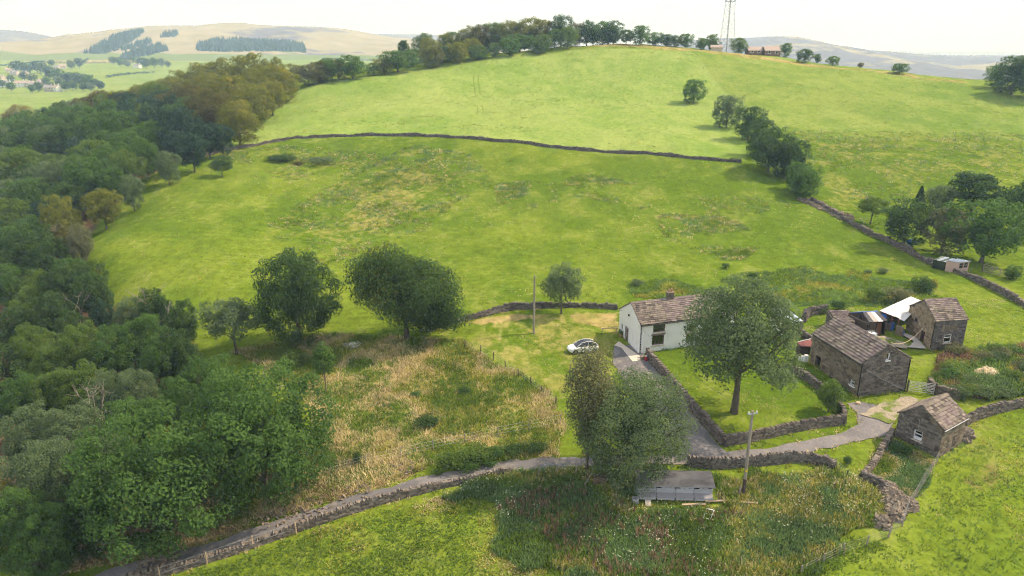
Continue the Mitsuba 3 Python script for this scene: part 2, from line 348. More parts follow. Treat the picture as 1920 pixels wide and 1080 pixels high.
# kind, x, y, height, crown radius, label, group, category
TREES = [
    ('oak', -27.8, 88.93, 12.3, 5.87, 'round dark oak by the wall, left of the twin crowned oak', None, 'tree'),
    ('oak_wide', -13.75, 88.48, 12.9, 7.92, 'broad dark oak with a twin crown shading the rough meadow', None, 'tree'),
    ('ash', 23.27, 68.88, 15.05, 6.99, 'tall ash tree with a straight bare trunk in the walled lawn', None, 'tree'),
    ('birch', 6.83, 58.45, 12.65, 2.88, 'drooping birch with thin tan green foliage beside the driveway', None, 'tree'),
    ('willow', 11.05, 57.97, 10.05, 5.28, 'broad pale green willow over the grey poultry shed', None, 'tree'),
    ('hawthorn', 6.94, 97.16, 7.3, 2.87, 'small grey green tree behind the pole on the garden wall', None, 'tree'),
    ('sapling', -20.96, 74.82, 6.2, 1.39, 'slim young green tree standing alone in the tan meadow', None, 'tree'),
    ('ash_small', -35.47, 86.88, 7.55, 3.84, 'grey leaved tree with a thin trunk left of the round oak', None, 'tree'),
    ('shrubby', 33.4, 69.52, 4.0, 1.58, 'yellow green small garden tree at the corner of the walled lawn', None, 'tree'),
    ('hawthorn', -67.54, 170.19, 5.1, 2.61, 'lone dark hawthorn bush on the lower pasture', 'hawthorn', 'tree'),
    ('hedge', 64.28, 266.83, 8.2, 4.54, 'topmost tree of the hedge line climbing the hill', 'trees of the hedge line up the hill', 'tree'),
    ('hedge', 66.39, 230.77, 9.95, 5.12, 'pale tree second from the top of the hedge line', 'trees of the hedge line up the hill', 'tree'),
    ('hedge', 67.96, 213.7, 9.6, 4.46, 'dark tree third from the top of the hedge line', 'trees of the hedge line up the hill', 'tree'),
    ('oak', 62.96, 179.87, 11.1, 6.03, 'largest dark tree of the hedge line, by the end of the field wall', 'trees of the hedge line up the hill', 'tree'),
    ('birch', 68.19, 176.9, 9.85, 3.75, 'brownish thin tree in the hedge line beside the largest dark one', 'trees of the hedge line up the hill', 'tree'),
    ('hedge', 64.98, 194.18, 10.75, 4.36, 'bushy tree above the largest dark hedge line tree', 'trees of the hedge line up the hill', 'tree'),
    ('hedge', 65.77, 176.38, 8.45, 3.74, 'bushy tree below the largest dark hedge line tree', 'trees of the hedge line up the hill', 'tree'),
    ('hedge', 65.65, 167.54, 7.15, 3.2, 'second lowest bushy tree of the hedge line', 'trees of the hedge line up the hill', 'tree'),
    ('hedge', 65.53, 162.42, 7.2, 3.95, 'lowest tree of the hedge line above the broken wall', 'trees of the hedge line up the hill', 'tree'),
    ('ash_small', 73.77, 147.27, 6.0, 3.07, 'light small tree with a visible trunk left of the dark clump', 'trees round the pink shed', 'tree'),
    ('oak', 73.39, 132.59, 9.1, 4.69, 'dark round tree at the left end of the clump by the pink shed', 'trees round the pink shed', 'tree'),
    ('birch', 77.56, 127.48, 8.85, 3.18, 'pale olive birch in the middle of the clump above the pink shed', 'trees round the pink shed', 'tree'),
    ('oak_wide', 81.93, 123.06, 11.35, 5.69, 'largest green tree of the clump, right of the pink shed', 'trees round the pink shed', 'tree'),
    ('pine', 98.46, 153.88, 8.8, 5.48, 'very dark pine standing at the back of the clump', 'trees round the pink shed', 'tree'),
    ('hedge', 91.05, 153.84, 6.55, 2.97, 'grey leaved tree left of the very dark pine', 'trees round the pink shed', 'tree'),
    ('conifer', 89.18, 157.96, 5.2, 1.76, 'small dark pointed conifer behind the clump', 'trees round the pink shed', 'tree'),
    ('oak', 99.91, 139.2, 11.5, 4.38, 'dark tree cut by the right edge beside the pink shed clump', 'trees round the pink shed', 'tree'),
    ('hedge', 81.29, 113.4, 2.45, 1.47, 'round bush beside the small field gate', None, 'bush'),
    ('hedge', 183.42, 277.44, 13.85, 8.43, 'dark tree at the left end of the copse at the right edge', 'trees of the copse at the right edge', 'tree'),
    ('oak', 187.96, 271.13, 15.9, 7.67, 'tall tree of the copse cut by the right edge', 'trees of the copse at the right edge', 'tree'),
    ('hedge', 186.16, 290.46, 8.45, 4.71, 'lowest leftmost tree of the copse at the right edge', 'trees of the copse at the right edge', 'tree'),
    ('hedge', 108.19, 366.77, 7.5, 4.07, 'round tree just right of the lattice mast', 'scattered trees along the right skyline', 'tree'),
    ('hedge', 95.32, 366.63, 7.6, 3.81, 'paler tree just left of the lattice mast', 'scattered trees along the right skyline', 'tree'),
    ('hedge', 88.81, 360.85, 5.45, 3.25, 'low tree second to the left of the lattice mast', 'scattered trees along the right skyline', 'tree'),
    ('hedge', 82.61, 366.95, 6.5, 3.81, 'tree third to the left of the lattice mast', 'scattered trees along the right skyline', 'tree'),
    ('hedge', 129.59, 364.12, 6.65, 2.79, 'small tree beside the right hand brick building', 'scattered trees along the right skyline', 'tree'),
    ('hedge', 131.63, 344.6, 6.2, 4.32, 'broad dark tree on the skyline right of the brick buildings', 'scattered trees along the right skyline', 'tree'),
    ('hedge', 143.56, 359.67, 4.6, 1.75, 'tiny dark tree touching the broad dark skyline tree', 'scattered trees along the right skyline', 'tree'),
    ('hedge', 144.85, 345.4, 4.4, 3.25, 'light green bush like tree on the falling skyline', 'scattered trees along the right skyline', 'tree'),
    ('hawthorn', 150.59, 330.34, 2.9, 1.62, 'small brown bush on the falling skyline', 'scattered trees along the right skyline', 'bush'),
    ('hedge', 162.82, 320.14, 4.3, 3.36, 'last lone tree on the right skyline before the copse', 'scattered trees along the right skyline', 'tree'),
    ('hedge', -99.92, 345.3, 8.9, 6.8, None, 'trees of the wood on the hilltop', 'tree'),
    ('birch', -78.07, 291.87, 7.9, 6.16, None, 'trees of the wood on the hilltop', 'tree'),
    ('hedge', -71.87, 296.42, 8.95, 4.79, None, 'trees of the wood on the hilltop', 'tree'),
    ('oak', -62.51, 298.78, 9.2, 6.92, None, 'trees of the wood on the hilltop', 'tree'),
    ('hedge', -55.81, 306.24, 5.15, 3.22, None, 'trees of the wood on the hilltop', 'tree'),
    ('oak', -46.49, 311.76, 8.75, 7.64, None, 'trees of the wood on the hilltop', 'tree'),
    ('pine', -50.19, 356.03, 10.4, 2.73, None, 'trees of the wood on the hilltop', 'tree'),
    ('hedge', -42.4, 328.27, 7.65, 4.58, None, 'trees of the wood on the hilltop', 'tree'),
    ('hedge', -34.81, 321.46, 12.55, 5.16, None, 'trees of the wood on the hilltop', 'tree'),
    ('hedge', -30.13, 332.45, 7.3, 5.33, None, 'trees of the wood on the hilltop', 'tree'),
    ('hedge', -26.07, 340.37, 6.3, 4.27, None, 'trees of the wood on the hilltop', 'tree'),
    ('oak', -17.66, 338.23, 8.95, 4.94, None, 'trees of the wood on the hilltop', 'tree'),
    ('hedge', -13.72, 360.72, 13.0, 6.26, None, 'trees of the wood on the hilltop', 'tree'),
    ('hedge', -7.52, 338.09, 6.05, 3.06, None, 'trees of the wood on the hilltop', 'tree'),
    ('hedge', -22.42, 359.81, 11.8, 5.0, None, 'trees of the wood on the hilltop', 'tree'),
    ('oak', -3.77, 363.5, 14.0, 7.57, None, 'trees of the wood on the hilltop', 'tree'),
    ('oak', 2.91, 349.25, 7.8, 6.79, None, 'trees of the wood on the hilltop', 'tree'),
    ('oak', 10.07, 364.66, 14.75, 6.32, None, 'trees of the wood on the hilltop', 'tree'),
    ('hedge', 14.05, 349.26, 7.1, 4.12, None, 'trees of the wood on the hilltop', 'tree'),
    ('hedge', 16.43, 365.86, 12.4, 5.58, None, 'trees of the wood on the hilltop', 'tree'),
    ('oak', 23.12, 364.75, 14.95, 5.31, None, 'trees of the wood on the hilltop', 'tree'),
    ('hedge', 19.86, 358.26, 8.45, 4.47, None, 'trees of the wood on the hilltop', 'tree'),
    ('birch', 25.48, 353.49, 9.7, 5.14, None, 'trees of the wood on the hilltop', 'tree'),
    ('oak', 35.54, 366.73, 11.7, 4.06, None, 'trees of the wood on the hilltop', 'tree'),
    ('oak_wide', 38.58, 366.73, 9.7, 6.09, None, 'trees of the wood on the hilltop', 'tree'),
    ('hedge', 42.96, 365.78, 10.95, 4.56, None, 'trees of the wood on the hilltop', 'tree'),
    ('oak', 48.09, 366.15, 10.7, 4.56, None, 'trees of the wood on the hilltop', 'tree'),
    ('oak', 53.14, 358.72, 6.8, 3.23, None, 'trees of the wood on the hilltop', 'tree'),
    ('hedge', 59.42, 357.57, 8.65, 3.96, None, 'trees of the wood on the hilltop', 'tree'),
    ('hedge', 68.03, 367.05, 6.15, 5.08, None, 'trees of the wood on the hilltop', 'tree'),
    ('hedge', 73.61, 366.89, 5.5, 3.81, None, 'trees of the wood on the hilltop', 'tree'),
    ('hedge', -29.89, 359.42, 11.45, 6.25, None, 'trees of the wood on the hilltop', 'tree'),
    ('hedge', 3.76, 363.45, 13.35, 5.04, None, 'trees of the wood on the hilltop', 'tree'),
    ('hedge', -11.34, 363.24, 8.1, 4.54, None, 'trees of the wood on the hilltop', 'tree'),
    ('hedge', -39.03, 339.31, 12.55, 4.73, None, 'trees of the wood on the hilltop', 'tree'),
    ('hedge', 30.42, 366.68, 11.0, 4.32, None, 'trees of the wood on the hilltop', 'tree'),
    ('hedge', 0.0, 361.88, 14.6, 4.52, None, 'trees of the wood on the hilltop', 'tree'),
    ('hedge', 77.42, 366.73, 5.2, 3.3, None, 'trees of the wood on the hilltop', 'tree'),
    ('hedge', -22.94, 329.1, 8.7, 5.05, None, 'trees of the wood on the hilltop', 'tree'),
    ('hedge', -32.04, 323.15, 8.8, 4.51, None, 'trees of the wood on the hilltop', 'tree'),
    ('hedge', -14.88, 334.0, 6.2, 5.12, None, 'trees of the wood on the hilltop', 'tree'),
    ('hedge', -1.17, 337.51, 7.6, 5.4, None, 'trees of the wood on the hilltop', 'tree'),
    ('hedge', -8.78, 362.52, 13.5, 5.54, None, 'trees of the wood on the hilltop', 'tree'),
    ('hedge', 8.12, 366.26, 10.25, 5.59, None, 'trees of the wood on the hilltop', 'tree'),
    ('hedge', 11.87, 341.91, 5.4, 4.75, None, 'trees of the wood on the hilltop', 'tree'),
    ('hedge', -28.77, 360.54, 11.8, 5.02, None, 'trees of the wood on the hilltop', 'tree'),
    ('hedge', -17.96, 360.57, 12.5, 5.01, None, 'trees of the wood on the hilltop', 'tree'),
    ('hedge', 45.62, 366.52, 7.65, 5.07, None, 'trees of the wood on the hilltop', 'tree'),
    ('hedge', -68.85, 301.75, 7.7, 4.66, None, 'trees of the wood on the hilltop', 'tree'),
    ('hedge', -52.0, 309.31, 6.65, 4.77, None, 'trees of the wood on the hilltop', 'tree'),
    ('hedge', -74.47, 294.17, 8.35, 4.55, None, 'trees of the wood on the hilltop', 'tree'),
]
# wood canopy: species, x, y, height, crown radius, label
CANOPY = [
    ('O', -121.94, 326.79, 17.0, 9.12, 'tenth olive gold tree from the left along the top edge of the left wood'),
    ('O', -104.21, 303.92, 17.0, 8.51, 'thirteenth olive gold tree from the left along the top edge of the left wood'),
    ('O', -82.53, 267.18, 13.88, 6.38, 'fifth olive gold tree from the left high up in the left wood'),
    ('O', -133.05, 327.67, 16.8, 8.26, 'eighth olive gold tree from the left along the top edge of the left wood'),
    ('O', -142.22, 326.75, 16.09, 7.8, 'seventh olive gold tree from the left along the top edge of the left wood'),
    ('O', -149.26, 322.98, 13.84, 6.35, 'fifth olive gold tree from the left along the top edge of the left wood'),
    ('O', -155.62, 318.75, 13.72, 6.27, 'fourth olive gold tree from the left along the top edge of the left wood'),
    ('O', -161.33, 316.85, 12.29, 5.35, 'third olive gold tree from the left along the top edge of the left wood'),
    ('L', -143.65, 303.54, 13.97, 6.43, 'sixth light green tree from the left along the top edge of the left wood'),
    ('O', -95.1, 249.5, 16.28, 7.93, 'first olive gold tree from the left high up in the left wood'),
    ('O', -81.75, 236.81, 13.35, 6.03, 'second olive gold tree from the left in the upper part of the left wood'),
    ('O', -79.2, 248.18, 11.6, 4.91, 'fourth olive gold tree from the left high up in the left wood'),
    ('O', -116.37, 287.33, 14.98, 7.08, 'ninth olive gold tree from the left along the top edge of the left wood'),
    ('B', -111.22, 259.88, 13.97, 6.43, 'second brown tinged tree from the left high up in the left wood'),
    ('B', -84.53, 212.32, 14.53, 6.79, 'only brown tinged tree in the upper part of the left wood'),
    ('O', -73.88, 201.34, 12.45, 5.45, 'first olive gold tree from the left in the upper part of the left wood'),
    ('O', -92.91, 252.84, 12.31, 5.36, 'second olive gold tree from the left high up in the left wood'),
    ('O', -136.28, 306.8, 14.06, 6.49, 'sixth olive gold tree from the left along the top edge of the left wood'),
    ('C', -158.41, 323.27, 11.77, 5.01, 'only dark blue green tree along the top edge of the left wood'),
    ('C', -129.55, 277.05, 11.61, 4.91, 'sixth dark blue green tree from the left high up in the left wood'),
    ('C', -120.18, 250.48, 12.28, 5.34, 'fifth dark blue green tree from the left high up in the left wood'),
    ('C', -95.03, 208.16, 10.93, 4.47, 'fourth dark blue green tree from the left in the upper part of the left wood'),
    ('C', -83.35, 183.87, 8.51, 2.91, 'first dark blue green tree from the left halfway up the left wood'),
    ('C', -86.32, 202.62, 8.5, 2.9, 'sixth dark blue green tree from the left in the upper part of the left wood'),
    ('C', -76.83, 187.18, 9.2, 3.36, 'fourth dark blue green tree from the left halfway up the left wood'),
    ('C', -75.1, 172.99, 9.41, 3.49, 'third dark blue green tree from the left halfway up the left wood'),
    ('C', -73.78, 188.64, 8.2, 2.71, 'fifth dark blue green tree from the left halfway up the left wood'),
    ('Y', -102.86, 234.52, 7.63, 2.34, 'only yellow tree in the upper part of the left wood'),
    ('B', -169.82, 307.98, 14.12, 6.53, 'second brown tinged tree from the left along the top edge of the left wood'),
    ('B', -173.4, 301.83, 12.3, 5.35, 'first brown tinged tree from the left along the top edge of the left wood'),
    ('O', -167.09, 317.54, 12.69, 5.61, 'second olive gold tree from the left along the top edge of the left wood'),
    ('O', -166.86, 313.58, 10.17, 3.98, 'first olive gold tree from the left along the top edge of the left wood'),
    ('Y', -303.27, 460.93, 16.7, 8.2, 'second yellow tree from the left along the top edge of the left wood'),
    ('Y', -312.12, 460.22, 11.62, 4.92, 'first yellow tree from the left along the top edge of the left wood'),
    ('L', -178.99, 286.8, 10.32, 4.08, 'first light green tree from the left along the top edge of the left wood'),
    ('M', -179.36, 270.88, 10.54, 4.22, 'first grey green tree from the left high up in the left wood'),
    ('M', -177.24, 278.27, 10.1, 3.94, 'second grey green tree from the left high up in the left wood'),
    ('L', -175.95, 288.77, 9.71, 3.68, 'second light green tree from the left along the top edge of the left wood'),
    ('L', -174.5, 294.05, 9.16, 3.33, 'third light green tree from the left along the top edge of the left wood'),
    ('G', -135.17, 249.67, 13.65, 6.23, 'third mid green tree from the left high up in the left wood'),
    ('G', -139.88, 244.91, 13.49, 6.12, 'fourth mid green tree from the left in the upper part of the left wood'),
    ('G', -115.63, 218.13, 13.69, 6.25, 'eighth mid green tree from the left in the upper part of the left wood'),
    ('G', -160.0, 260.59, 12.65, 5.58, 'second mid green tree from the left high up in the left wood'),
    ('G', -161.21, 250.33, 13.72, 6.27, 'first mid green tree from the left high up in the left wood'),
    ('G', -162.22, 240.39, 13.36, 6.04, 'first mid green tree from the left in the upper part of the left wood'),
    ('D', -128.85, 215.76, 13.63, 6.21, 'fifth dark green tree from the left in the upper part of the left wood'),
    ('G', -101.9, 202.55, 10.77, 4.37, 'ninth mid green tree from the left in the upper part of the left wood'),
    ('G', -112.5, 202.62, 11.93, 5.11, 'seventh mid green tree from the left in the upper part of the left wood'),
    ('D', -133.65, 212.8, 12.33, 5.38, 'fourth dark green tree from the left in the upper part of the left wood'),
    ('G', -135.81, 203.35, 12.01, 5.17, 'second mid green tree from the left in the upper part of the left wood'),
    ('G', -85.08, 170.6, 9.73, 3.7, 'fifth mid green tree from the left halfway up the left wood'),
    ('M', -77.38, 164.57, 7.7, 2.39, 'second grey green tree from the left in the wood below the lone hawthorn'),
    ('G', -93.43, 169.35, 10.67, 4.3, 'third mid green tree from the left halfway up the left wood'),
    ('G', -105.75, 179.42, 11.08, 4.57, 'second mid green tree from the left halfway up the left wood'),
    ('L', -85.99, 163.64, 9.53, 3.57, 'second light green tree from the left in the wood below the lone hawthorn'),
    ('L', -131.59, 196.57, 12.87, 5.72, 'first light green tree from the left halfway up the left wood'),
    ('M', -110.65, 176.04, 11.98, 5.15, 'second grey green tree from the left halfway up the left wood'),
    ('G', -94.29, 161.27, 11.31, 4.71, 'third mid green tree from the left in the wood below the lone hawthorn'),
    ('G', -87.21, 159.09, 8.51, 2.91, 'fourth mid green tree from the left in the wood below the lone hawthorn'),
    ('O', -82.03, 144.3, 8.46, 2.88, 'second olive gold tree from the left in the wood below the lone hawthorn'),
    ('M', -79.54, 151.72, 7.79, 2.45, 'first grey green tree from the left in the wood below the lone hawthorn'),
    ('D', -95.51, 154.16, 10.17, 3.98, 'second dark green tree from the left in the wood below the lone hawthorn'),
    ('G', -111.21, 167.91, 10.7, 4.32, 'first mid green tree from the left halfway up the left wood'),
    ('L', -107.82, 154.45, 11.11, 4.59, 'first light green tree from the left in the wood below the lone hawthorn'),
    ('C', -94.87, 147.69, 9.95, 3.84, 'only dark blue green tree in the wood below the lone hawthorn'),
    ('G', -95.65, 142.13, 9.77, 3.72, 'second mid green tree from the left in the wood below the lone hawthorn'),
    ('T', -72.92, 119.51, 7.61, 2.33, 'only tan tree in the wood at the pasture corner'),
    ('R', -76.76, 121.2, 7.1, 2.0, 'only rusty brown tree in the wood at the pasture corner'),
    ('G', -94.98, 135.95, 10.33, 4.09, 'first mid green tree from the left in the wood below the lone hawthorn'),
    ('D', -76.56, 116.6, 8.77, 3.08, 'second dark green tree from the left in the wood at the pasture corner'),
    ('G', -70.09, 111.1, 7.93, 2.53, 'only mid green tree in the wood just past the pasture corner'),
    ('D', -65.42, 108.41, 7.2, 2.06, 'fourth dark green tree from the left in the wood just past the pasture corner'),
    ('G', -81.19, 113.11, 8.69, 3.02, 'second mid green tree from the left in the wood at the pasture corner'),
    ('L', -74.74, 109.71, 8.56, 2.94, 'second light green tree from the left in the wood just past the pasture corner'),
    ('D', -69.13, 107.77, 8.46, 2.88, 'third dark green tree from the left in the wood just past the pasture corner'),
    ('D', -61.84, 102.51, 7.65, 2.35, 'fifth dark green tree from the left in the wood just past the pasture corner'),
    ('L', -73.86, 105.28, 8.4, 2.84, 'first light green tree from the left in the wood just past the pasture corner'),
    ('D', -65.68, 98.83, 8.14, 2.67, 'second dark green tree from the left in the wood just past the pasture corner'),
    ('C', -56.69, 94.79, 6.5, 1.61, 'only dark blue green tree in the wood left of the round oak'),
    ('D', -59.38, 91.91, 7.55, 2.29, 'second dark green tree from the left in the wood left of the round oak'),
    ('D', -70.53, 97.43, 8.11, 2.65, 'first dark green tree from the left in the wood just past the pasture corner'),
    ('M', -51.49, 92.42, 7.1, 2.0, 'only grey green tree in the wood left of the round oak'),
    ('D', -48.15, 93.21, 7.34, 2.16, 'third dark green tree from the left in the wood left of the round oak'),
    ('D', -42.95, 89.44, 7.01, 1.94, 'fifth dark green tree from the left in the wood left of the round oak'),
    ('G', -45.51, 83.72, 8.26, 2.75, 'second mid green tree from the left in the wood left of the round oak'),
    ('G', -47.61, 81.86, 8.19, 2.7, 'first mid green tree from the left in the wood left of the round oak'),
    ('L', -53.09, 83.4, 8.57, 2.95, 'third light green tree from the left in the wood left of the round oak'),
    ('L', -61.12, 86.41, 8.74, 3.06, 'first light green tree from the left in the wood left of the round oak'),
    ('L', -55.44, 81.52, 8.0, 2.58, 'second light green tree from the left in the wood left of the round oak'),
    ('D', -39.61, 80.0, 7.7, 2.39, 'fourth dark green tree from the left in the wood left of the round oak'),
    ('G', -41.26, 79.35, 7.49, 2.25, 'second mid green tree from the left in the wood left of the tan meadow'),
    ('G', -53.79, 72.77, 8.35, 2.81, 'first mid green tree from the left in the wood left of the tan meadow'),
    ('L', -50.57, 73.37, 7.83, 2.47, 'first light green tree from the left in the wood left of the tan meadow'),
    ('L', -47.36, 73.58, 7.83, 2.47, 'second light green tree from the left in the wood left of the tan meadow'),
    ('M', -43.27, 71.7, 7.38, 2.18, 'first grey green tree from the left in the wood left of the tan meadow'),
    ('M', -40.32, 70.85, 7.52, 2.27, 'second grey green tree from the left in the wood left of the tan meadow'),
    ('M', -46.53, 63.23, 8.41, 2.84, 'first grey green tree from the left in the wood right above the lane'),
    ('M', -41.64, 62.1, 8.33, 2.79, 'third grey green tree from the left in the wood right above the lane'),
    ('G', -35.72, 61.72, 8.68, 3.02, 'third mid green tree from the left in the wood right above the lane'),
    ('G', -32.33, 63.23, 8.14, 2.67, 'fifth mid green tree from the left in the wood right above the lane'),
    ('Y', -32.86, 60.87, 6.01, 1.3, 'second yellow tree from the left in the wood right above the lane'),
    ('G', -29.44, 51.03, 12.57, 5.53, 'fourth mid green tree from the left in the wood right above the lane'),
    ('M', -40.09, 54.31, 9.27, 3.4, 'second grey green tree from the left in the wood right above the lane'),
    ('Y', -28.04, 60.23, 6.3, 1.48, 'third yellow tree from the left in the wood right above the lane'),
    ('G', -22.18, 57.34, 12.54, 5.51, 'sixth mid green tree from the left in the wood right above the lane'),
    ('M', -36.19, 55.9, 8.31, 2.78, 'fourth grey green tree from the left in the wood right above the lane'),
    ('G', -29.95, 66.76, 9.8, 3.74, 'fourth mid green tree from the left in the wood left of the tan meadow'),
    ('G', -33.27, 66.66, 8.16, 2.68, 'third mid green tree from the left in the wood left of the tan meadow'),
    ('G', -39.38, 49.45, 7.92, 2.53, 'first mid green tree from the left in the wood right above the lane'),
    ('G', -36.39, 47.97, 7.31, 2.14, 'second mid green tree from the left in the wood right above the lane'),
    ('Y', -43.28, 53.94, 6.11, 1.36, 'first yellow tree from the left in the wood right above the lane'),
    ('D', -34.7, 50.56, 7.32, 2.14, 'only dark green tree in the wood right above the lane'),
    ('L', -160.71, 295.34, 13.11, 3.7, 'fifth light green tree from the left along the top edge of the left wood'),
    ('M', -118.9, 172.97, 11.51, 4.67, 'first grey green tree from the left halfway up the left wood'),
    ('G', -131.65, 237.94, 11.63, 4.86, 'sixth mid green tree from the left in the upper part of the left wood'),
    ('L', -165.65, 290.04, 11.25, 3.86, 'fourth light green tree from the left along the top edge of the left wood'),
    ('C', -135.79, 267.13, 12.02, 4.12, 'third dark blue green tree from the left high up in the left wood'),
    ('L', -115.91, 237.02, 11.79, 3.63, 'only light green tree in the upper part of the left wood'),
    ('C', -103.49, 215.86, 13.49, 4.01, 'third dark blue green tree from the left in the upper part of the left wood'),
    ('M', -168.29, 280.99, 12.96, 4.48, 'third grey green tree from the left high up in the left wood'),
    ('D', -132.83, 185.43, 11.87, 3.8, 'first dark green tree from the left halfway up the left wood'),
    ('O', -114.13, 314.03, 13.47, 3.94, 'eleventh olive gold tree from the left along the top edge of the left wood'),
    ('C', -145.13, 282.66, 13.1, 4.44, 'second dark blue green tree from the left high up in the left wood'),
    ('G', -95.52, 182.18, 11.5, 4.76, 'fourth mid green tree from the left halfway up the left wood'),
    ('D', -198.15, 300.5, 12.89, 4.77, 'only dark green tree along the top edge of the left wood'),
    ('D', -144.81, 225.27, 13.42, 3.82, 'third dark green tree from the left in the upper part of the left wood'),
    ('D', -64.93, 80.71, 9.68, 4.63, 'first dark green tree from the left in the wood left of the round oak'),
    ('O', -104.16, 289.57, 11.13, 4.03, 'twelfth olive gold tree from the left along the top edge of the left wood'),
    ('C', -124.04, 240.27, 12.9, 4.07, 'second dark blue green tree from the left in the upper part of the left wood'),
    ('D', -190.82, 275.4, 12.87, 3.78, 'first dark green tree from the left high up in the left wood'),
    ('D', -136.93, 230.81, 13.44, 3.84, 'sixth dark green tree from the left in the upper part of the left wood'),
    ('D', -130.73, 259.33, 11.79, 4.1, 'third dark green tree from the left high up in the left wood'),
    ('G', -104.1, 228.84, 11.12, 3.97, 'tenth mid green tree from the left in the upper part of the left wood'),
    ('D', -150.99, 216.28, 12.74, 4.85, 'first dark green tree from the left in the upper part of the left wood'),
    ('G', -95.72, 125.66, 11.72, 4.8, 'first mid green tree from the left in the wood at the pasture corner'),
    ('C', -93.29, 217.14, 11.39, 3.62, 'fifth dark blue green tree from the left in the upper part of the left wood'),
    ('D', -120.75, 180.76, 12.6, 3.89, 'second dark green tree from the left halfway up the left wood'),
    ('O', -88.14, 140.13, 11.32, 4.13, 'first olive gold tree from the left in the wood below the lone hawthorn'),
    ('G', -128.72, 225.81, 12.7, 4.81, 'fifth mid green tree from the left in the upper part of the left wood'),
    ('B', -123.05, 262.46, 11.92, 4.12, 'first brown tinged tree from the left high up in the left wood'),
    ('L', -134.19, 288.85, 12.94, 4.19, 'seventh light green tree from the left along the top edge of the left wood'),
    ('M', -145.24, 207.71, 11.78, 4.06, 'first grey green tree from the left in the upper part of the left wood'),
    ('D', -151.95, 224.85, 11.33, 4.14, 'second dark green tree from the left in the upper part of the left wood'),
    ('M', -139.19, 220.43, 12.59, 4.55, 'third grey green tree from the left in the upper part of the left wood'),
    ('D', -104.77, 188.68, 13.33, 3.63, 'third dark green tree from the left halfway up the left wood'),
    ('C', -122.44, 206.15, 10.92, 4.39, 'first dark blue green tree from the left in the upper part of the left wood'),
    ('G', -94.2, 194.4, 11.59, 4.14, 'sixth mid green tree from the left halfway up the left wood'),
    ('M', -151.55, 261.3, 13.12, 3.82, 'fourth grey green tree from the left high up in the left wood'),
    ('L', -119.16, 189.98, 11.73, 4.96, 'second light green tree from the left halfway up the left wood'),
    ('M', -160.0, 230.16, 13.42, 4.83, 'second grey green tree from the left in the upper part of the left wood'),
    ('C', -138.28, 283.7, 10.68, 3.61, 'fourth dark blue green tree from the left high up in the left wood'),
    ('C', -170.19, 273.69, 12.09, 3.73, 'first dark blue green tree from the left high up in the left wood'),
    ('D', -83.64, 121.6, 10.56, 3.8, 'first dark green tree from the left in the wood at the pasture corner'),
    ('D', -105.81, 144.75, 11.51, 3.66, 'first dark green tree from the left in the wood below the lone hawthorn'),
    ('C', -112.08, 249.47, 12.12, 4.37, 'eighth dark blue green tree from the left high up in the left wood'),
    ('O', -93.95, 294.34, 11.97, 4.26, 'fourteenth olive gold tree from the left along the top edge of the left wood'),
    ('G', -145.14, 236.97, 11.44, 3.61, 'third mid green tree from the left in the upper part of the left wood'),
    ('C', -122.49, 270.88, 12.31, 4.11, 'seventh dark blue green tree from the left high up in the left wood'),
    ('O', -94.41, 276.1, 12.95, 3.92, 'third olive gold tree from the left high up in the left wood'),
    ('C', -87.08, 194.77, 13.38, 3.97, 'second dark blue green tree from the left halfway up the left wood'),
    ('D', -162.04, 269.65, 12.68, 3.72, 'second dark green tree from the left high up in the left wood'),
    ('O', -93.29, 301.12, 12.78, 3.66, 'fifteenth olive gold tree from the left along the top edge of the left wood'),
    ('G', -106.44, 244.17, 11.35, 4.02, 'eleventh mid green tree from the left in the upper part of the left wood'),
    ('L', -98.98, 174.25, 12.97, 4.33, 'third light green tree from the left halfway up the left wood'),
]
RIDGE_MIDDLE = [(-1824.0, 2900.0, -29.0), (-1719.0, 2900.0, -9.0), (-1610.0, 2900.0, 35.0), (-1546.0, 2900.0, 56.0), (-1492.0, 2900.0, 75.0), (-1438.0, 2900.0, 102.0), (-1385.0, 2900.0, 120.0), (-1335.0, 2900.0, 124.0), (-1255.0, 2900.0, 124.0), (-1165.0, 2900.0, 126.0), (-1074.0, 2900.0, 134.0), (-1015.0, 2900.0, 134.0), (-956.0, 2900.0, 128.0), (-856.0, 2900.0, 124.0), (-797.0, 2900.0, 122.0), (-718.0, 2900.0, 119.0), (-638.0, 2900.0, 113.0), (-559.0, 2900.0, 102.0), (-480.0, 2900.0, 88.0), (-360.0, 2900.0, 77.0), (-201.0, 2900.0, 60.0), (40.0, 2900.0, 35.0), (282.0, 2900.0, 16.0)]
RIDGE_BEHIND = [(-2927.0, 4600.0, 80.0), (-2733.0, 4600.0, 92.0), (-2542.0, 4600.0, 95.0), (-2416.0, 4600.0, 92.0), (-2099.0, 4600.0, 80.0), (-1143.0, 4600.0, 110.0), (-824.0, 4600.0, 128.0), (-634.0, 4600.0, 128.0), (-412.0, 4600.0, 122.0), (-191.0, 4600.0, 104.0), (287.0, 4600.0, 50.0)]
RIDGE_LEFT = [(-3109.0, 3300.0, 196.0), (-2625.0, 3300.0, 153.0), (-2313.0, 3300.0, 132.0), (-2179.0, 3300.0, 121.0), (-2090.0, 3300.0, 115.0), (-2025.0, 3300.0, 100.0), (-1960.0, 3300.0, 83.0), (-1921.0, 3300.0, 70.0), (-1877.0, 3300.0, 35.0), (-1837.0, 3300.0, 7.0), (-1772.0, 3300.0, -20.0)]
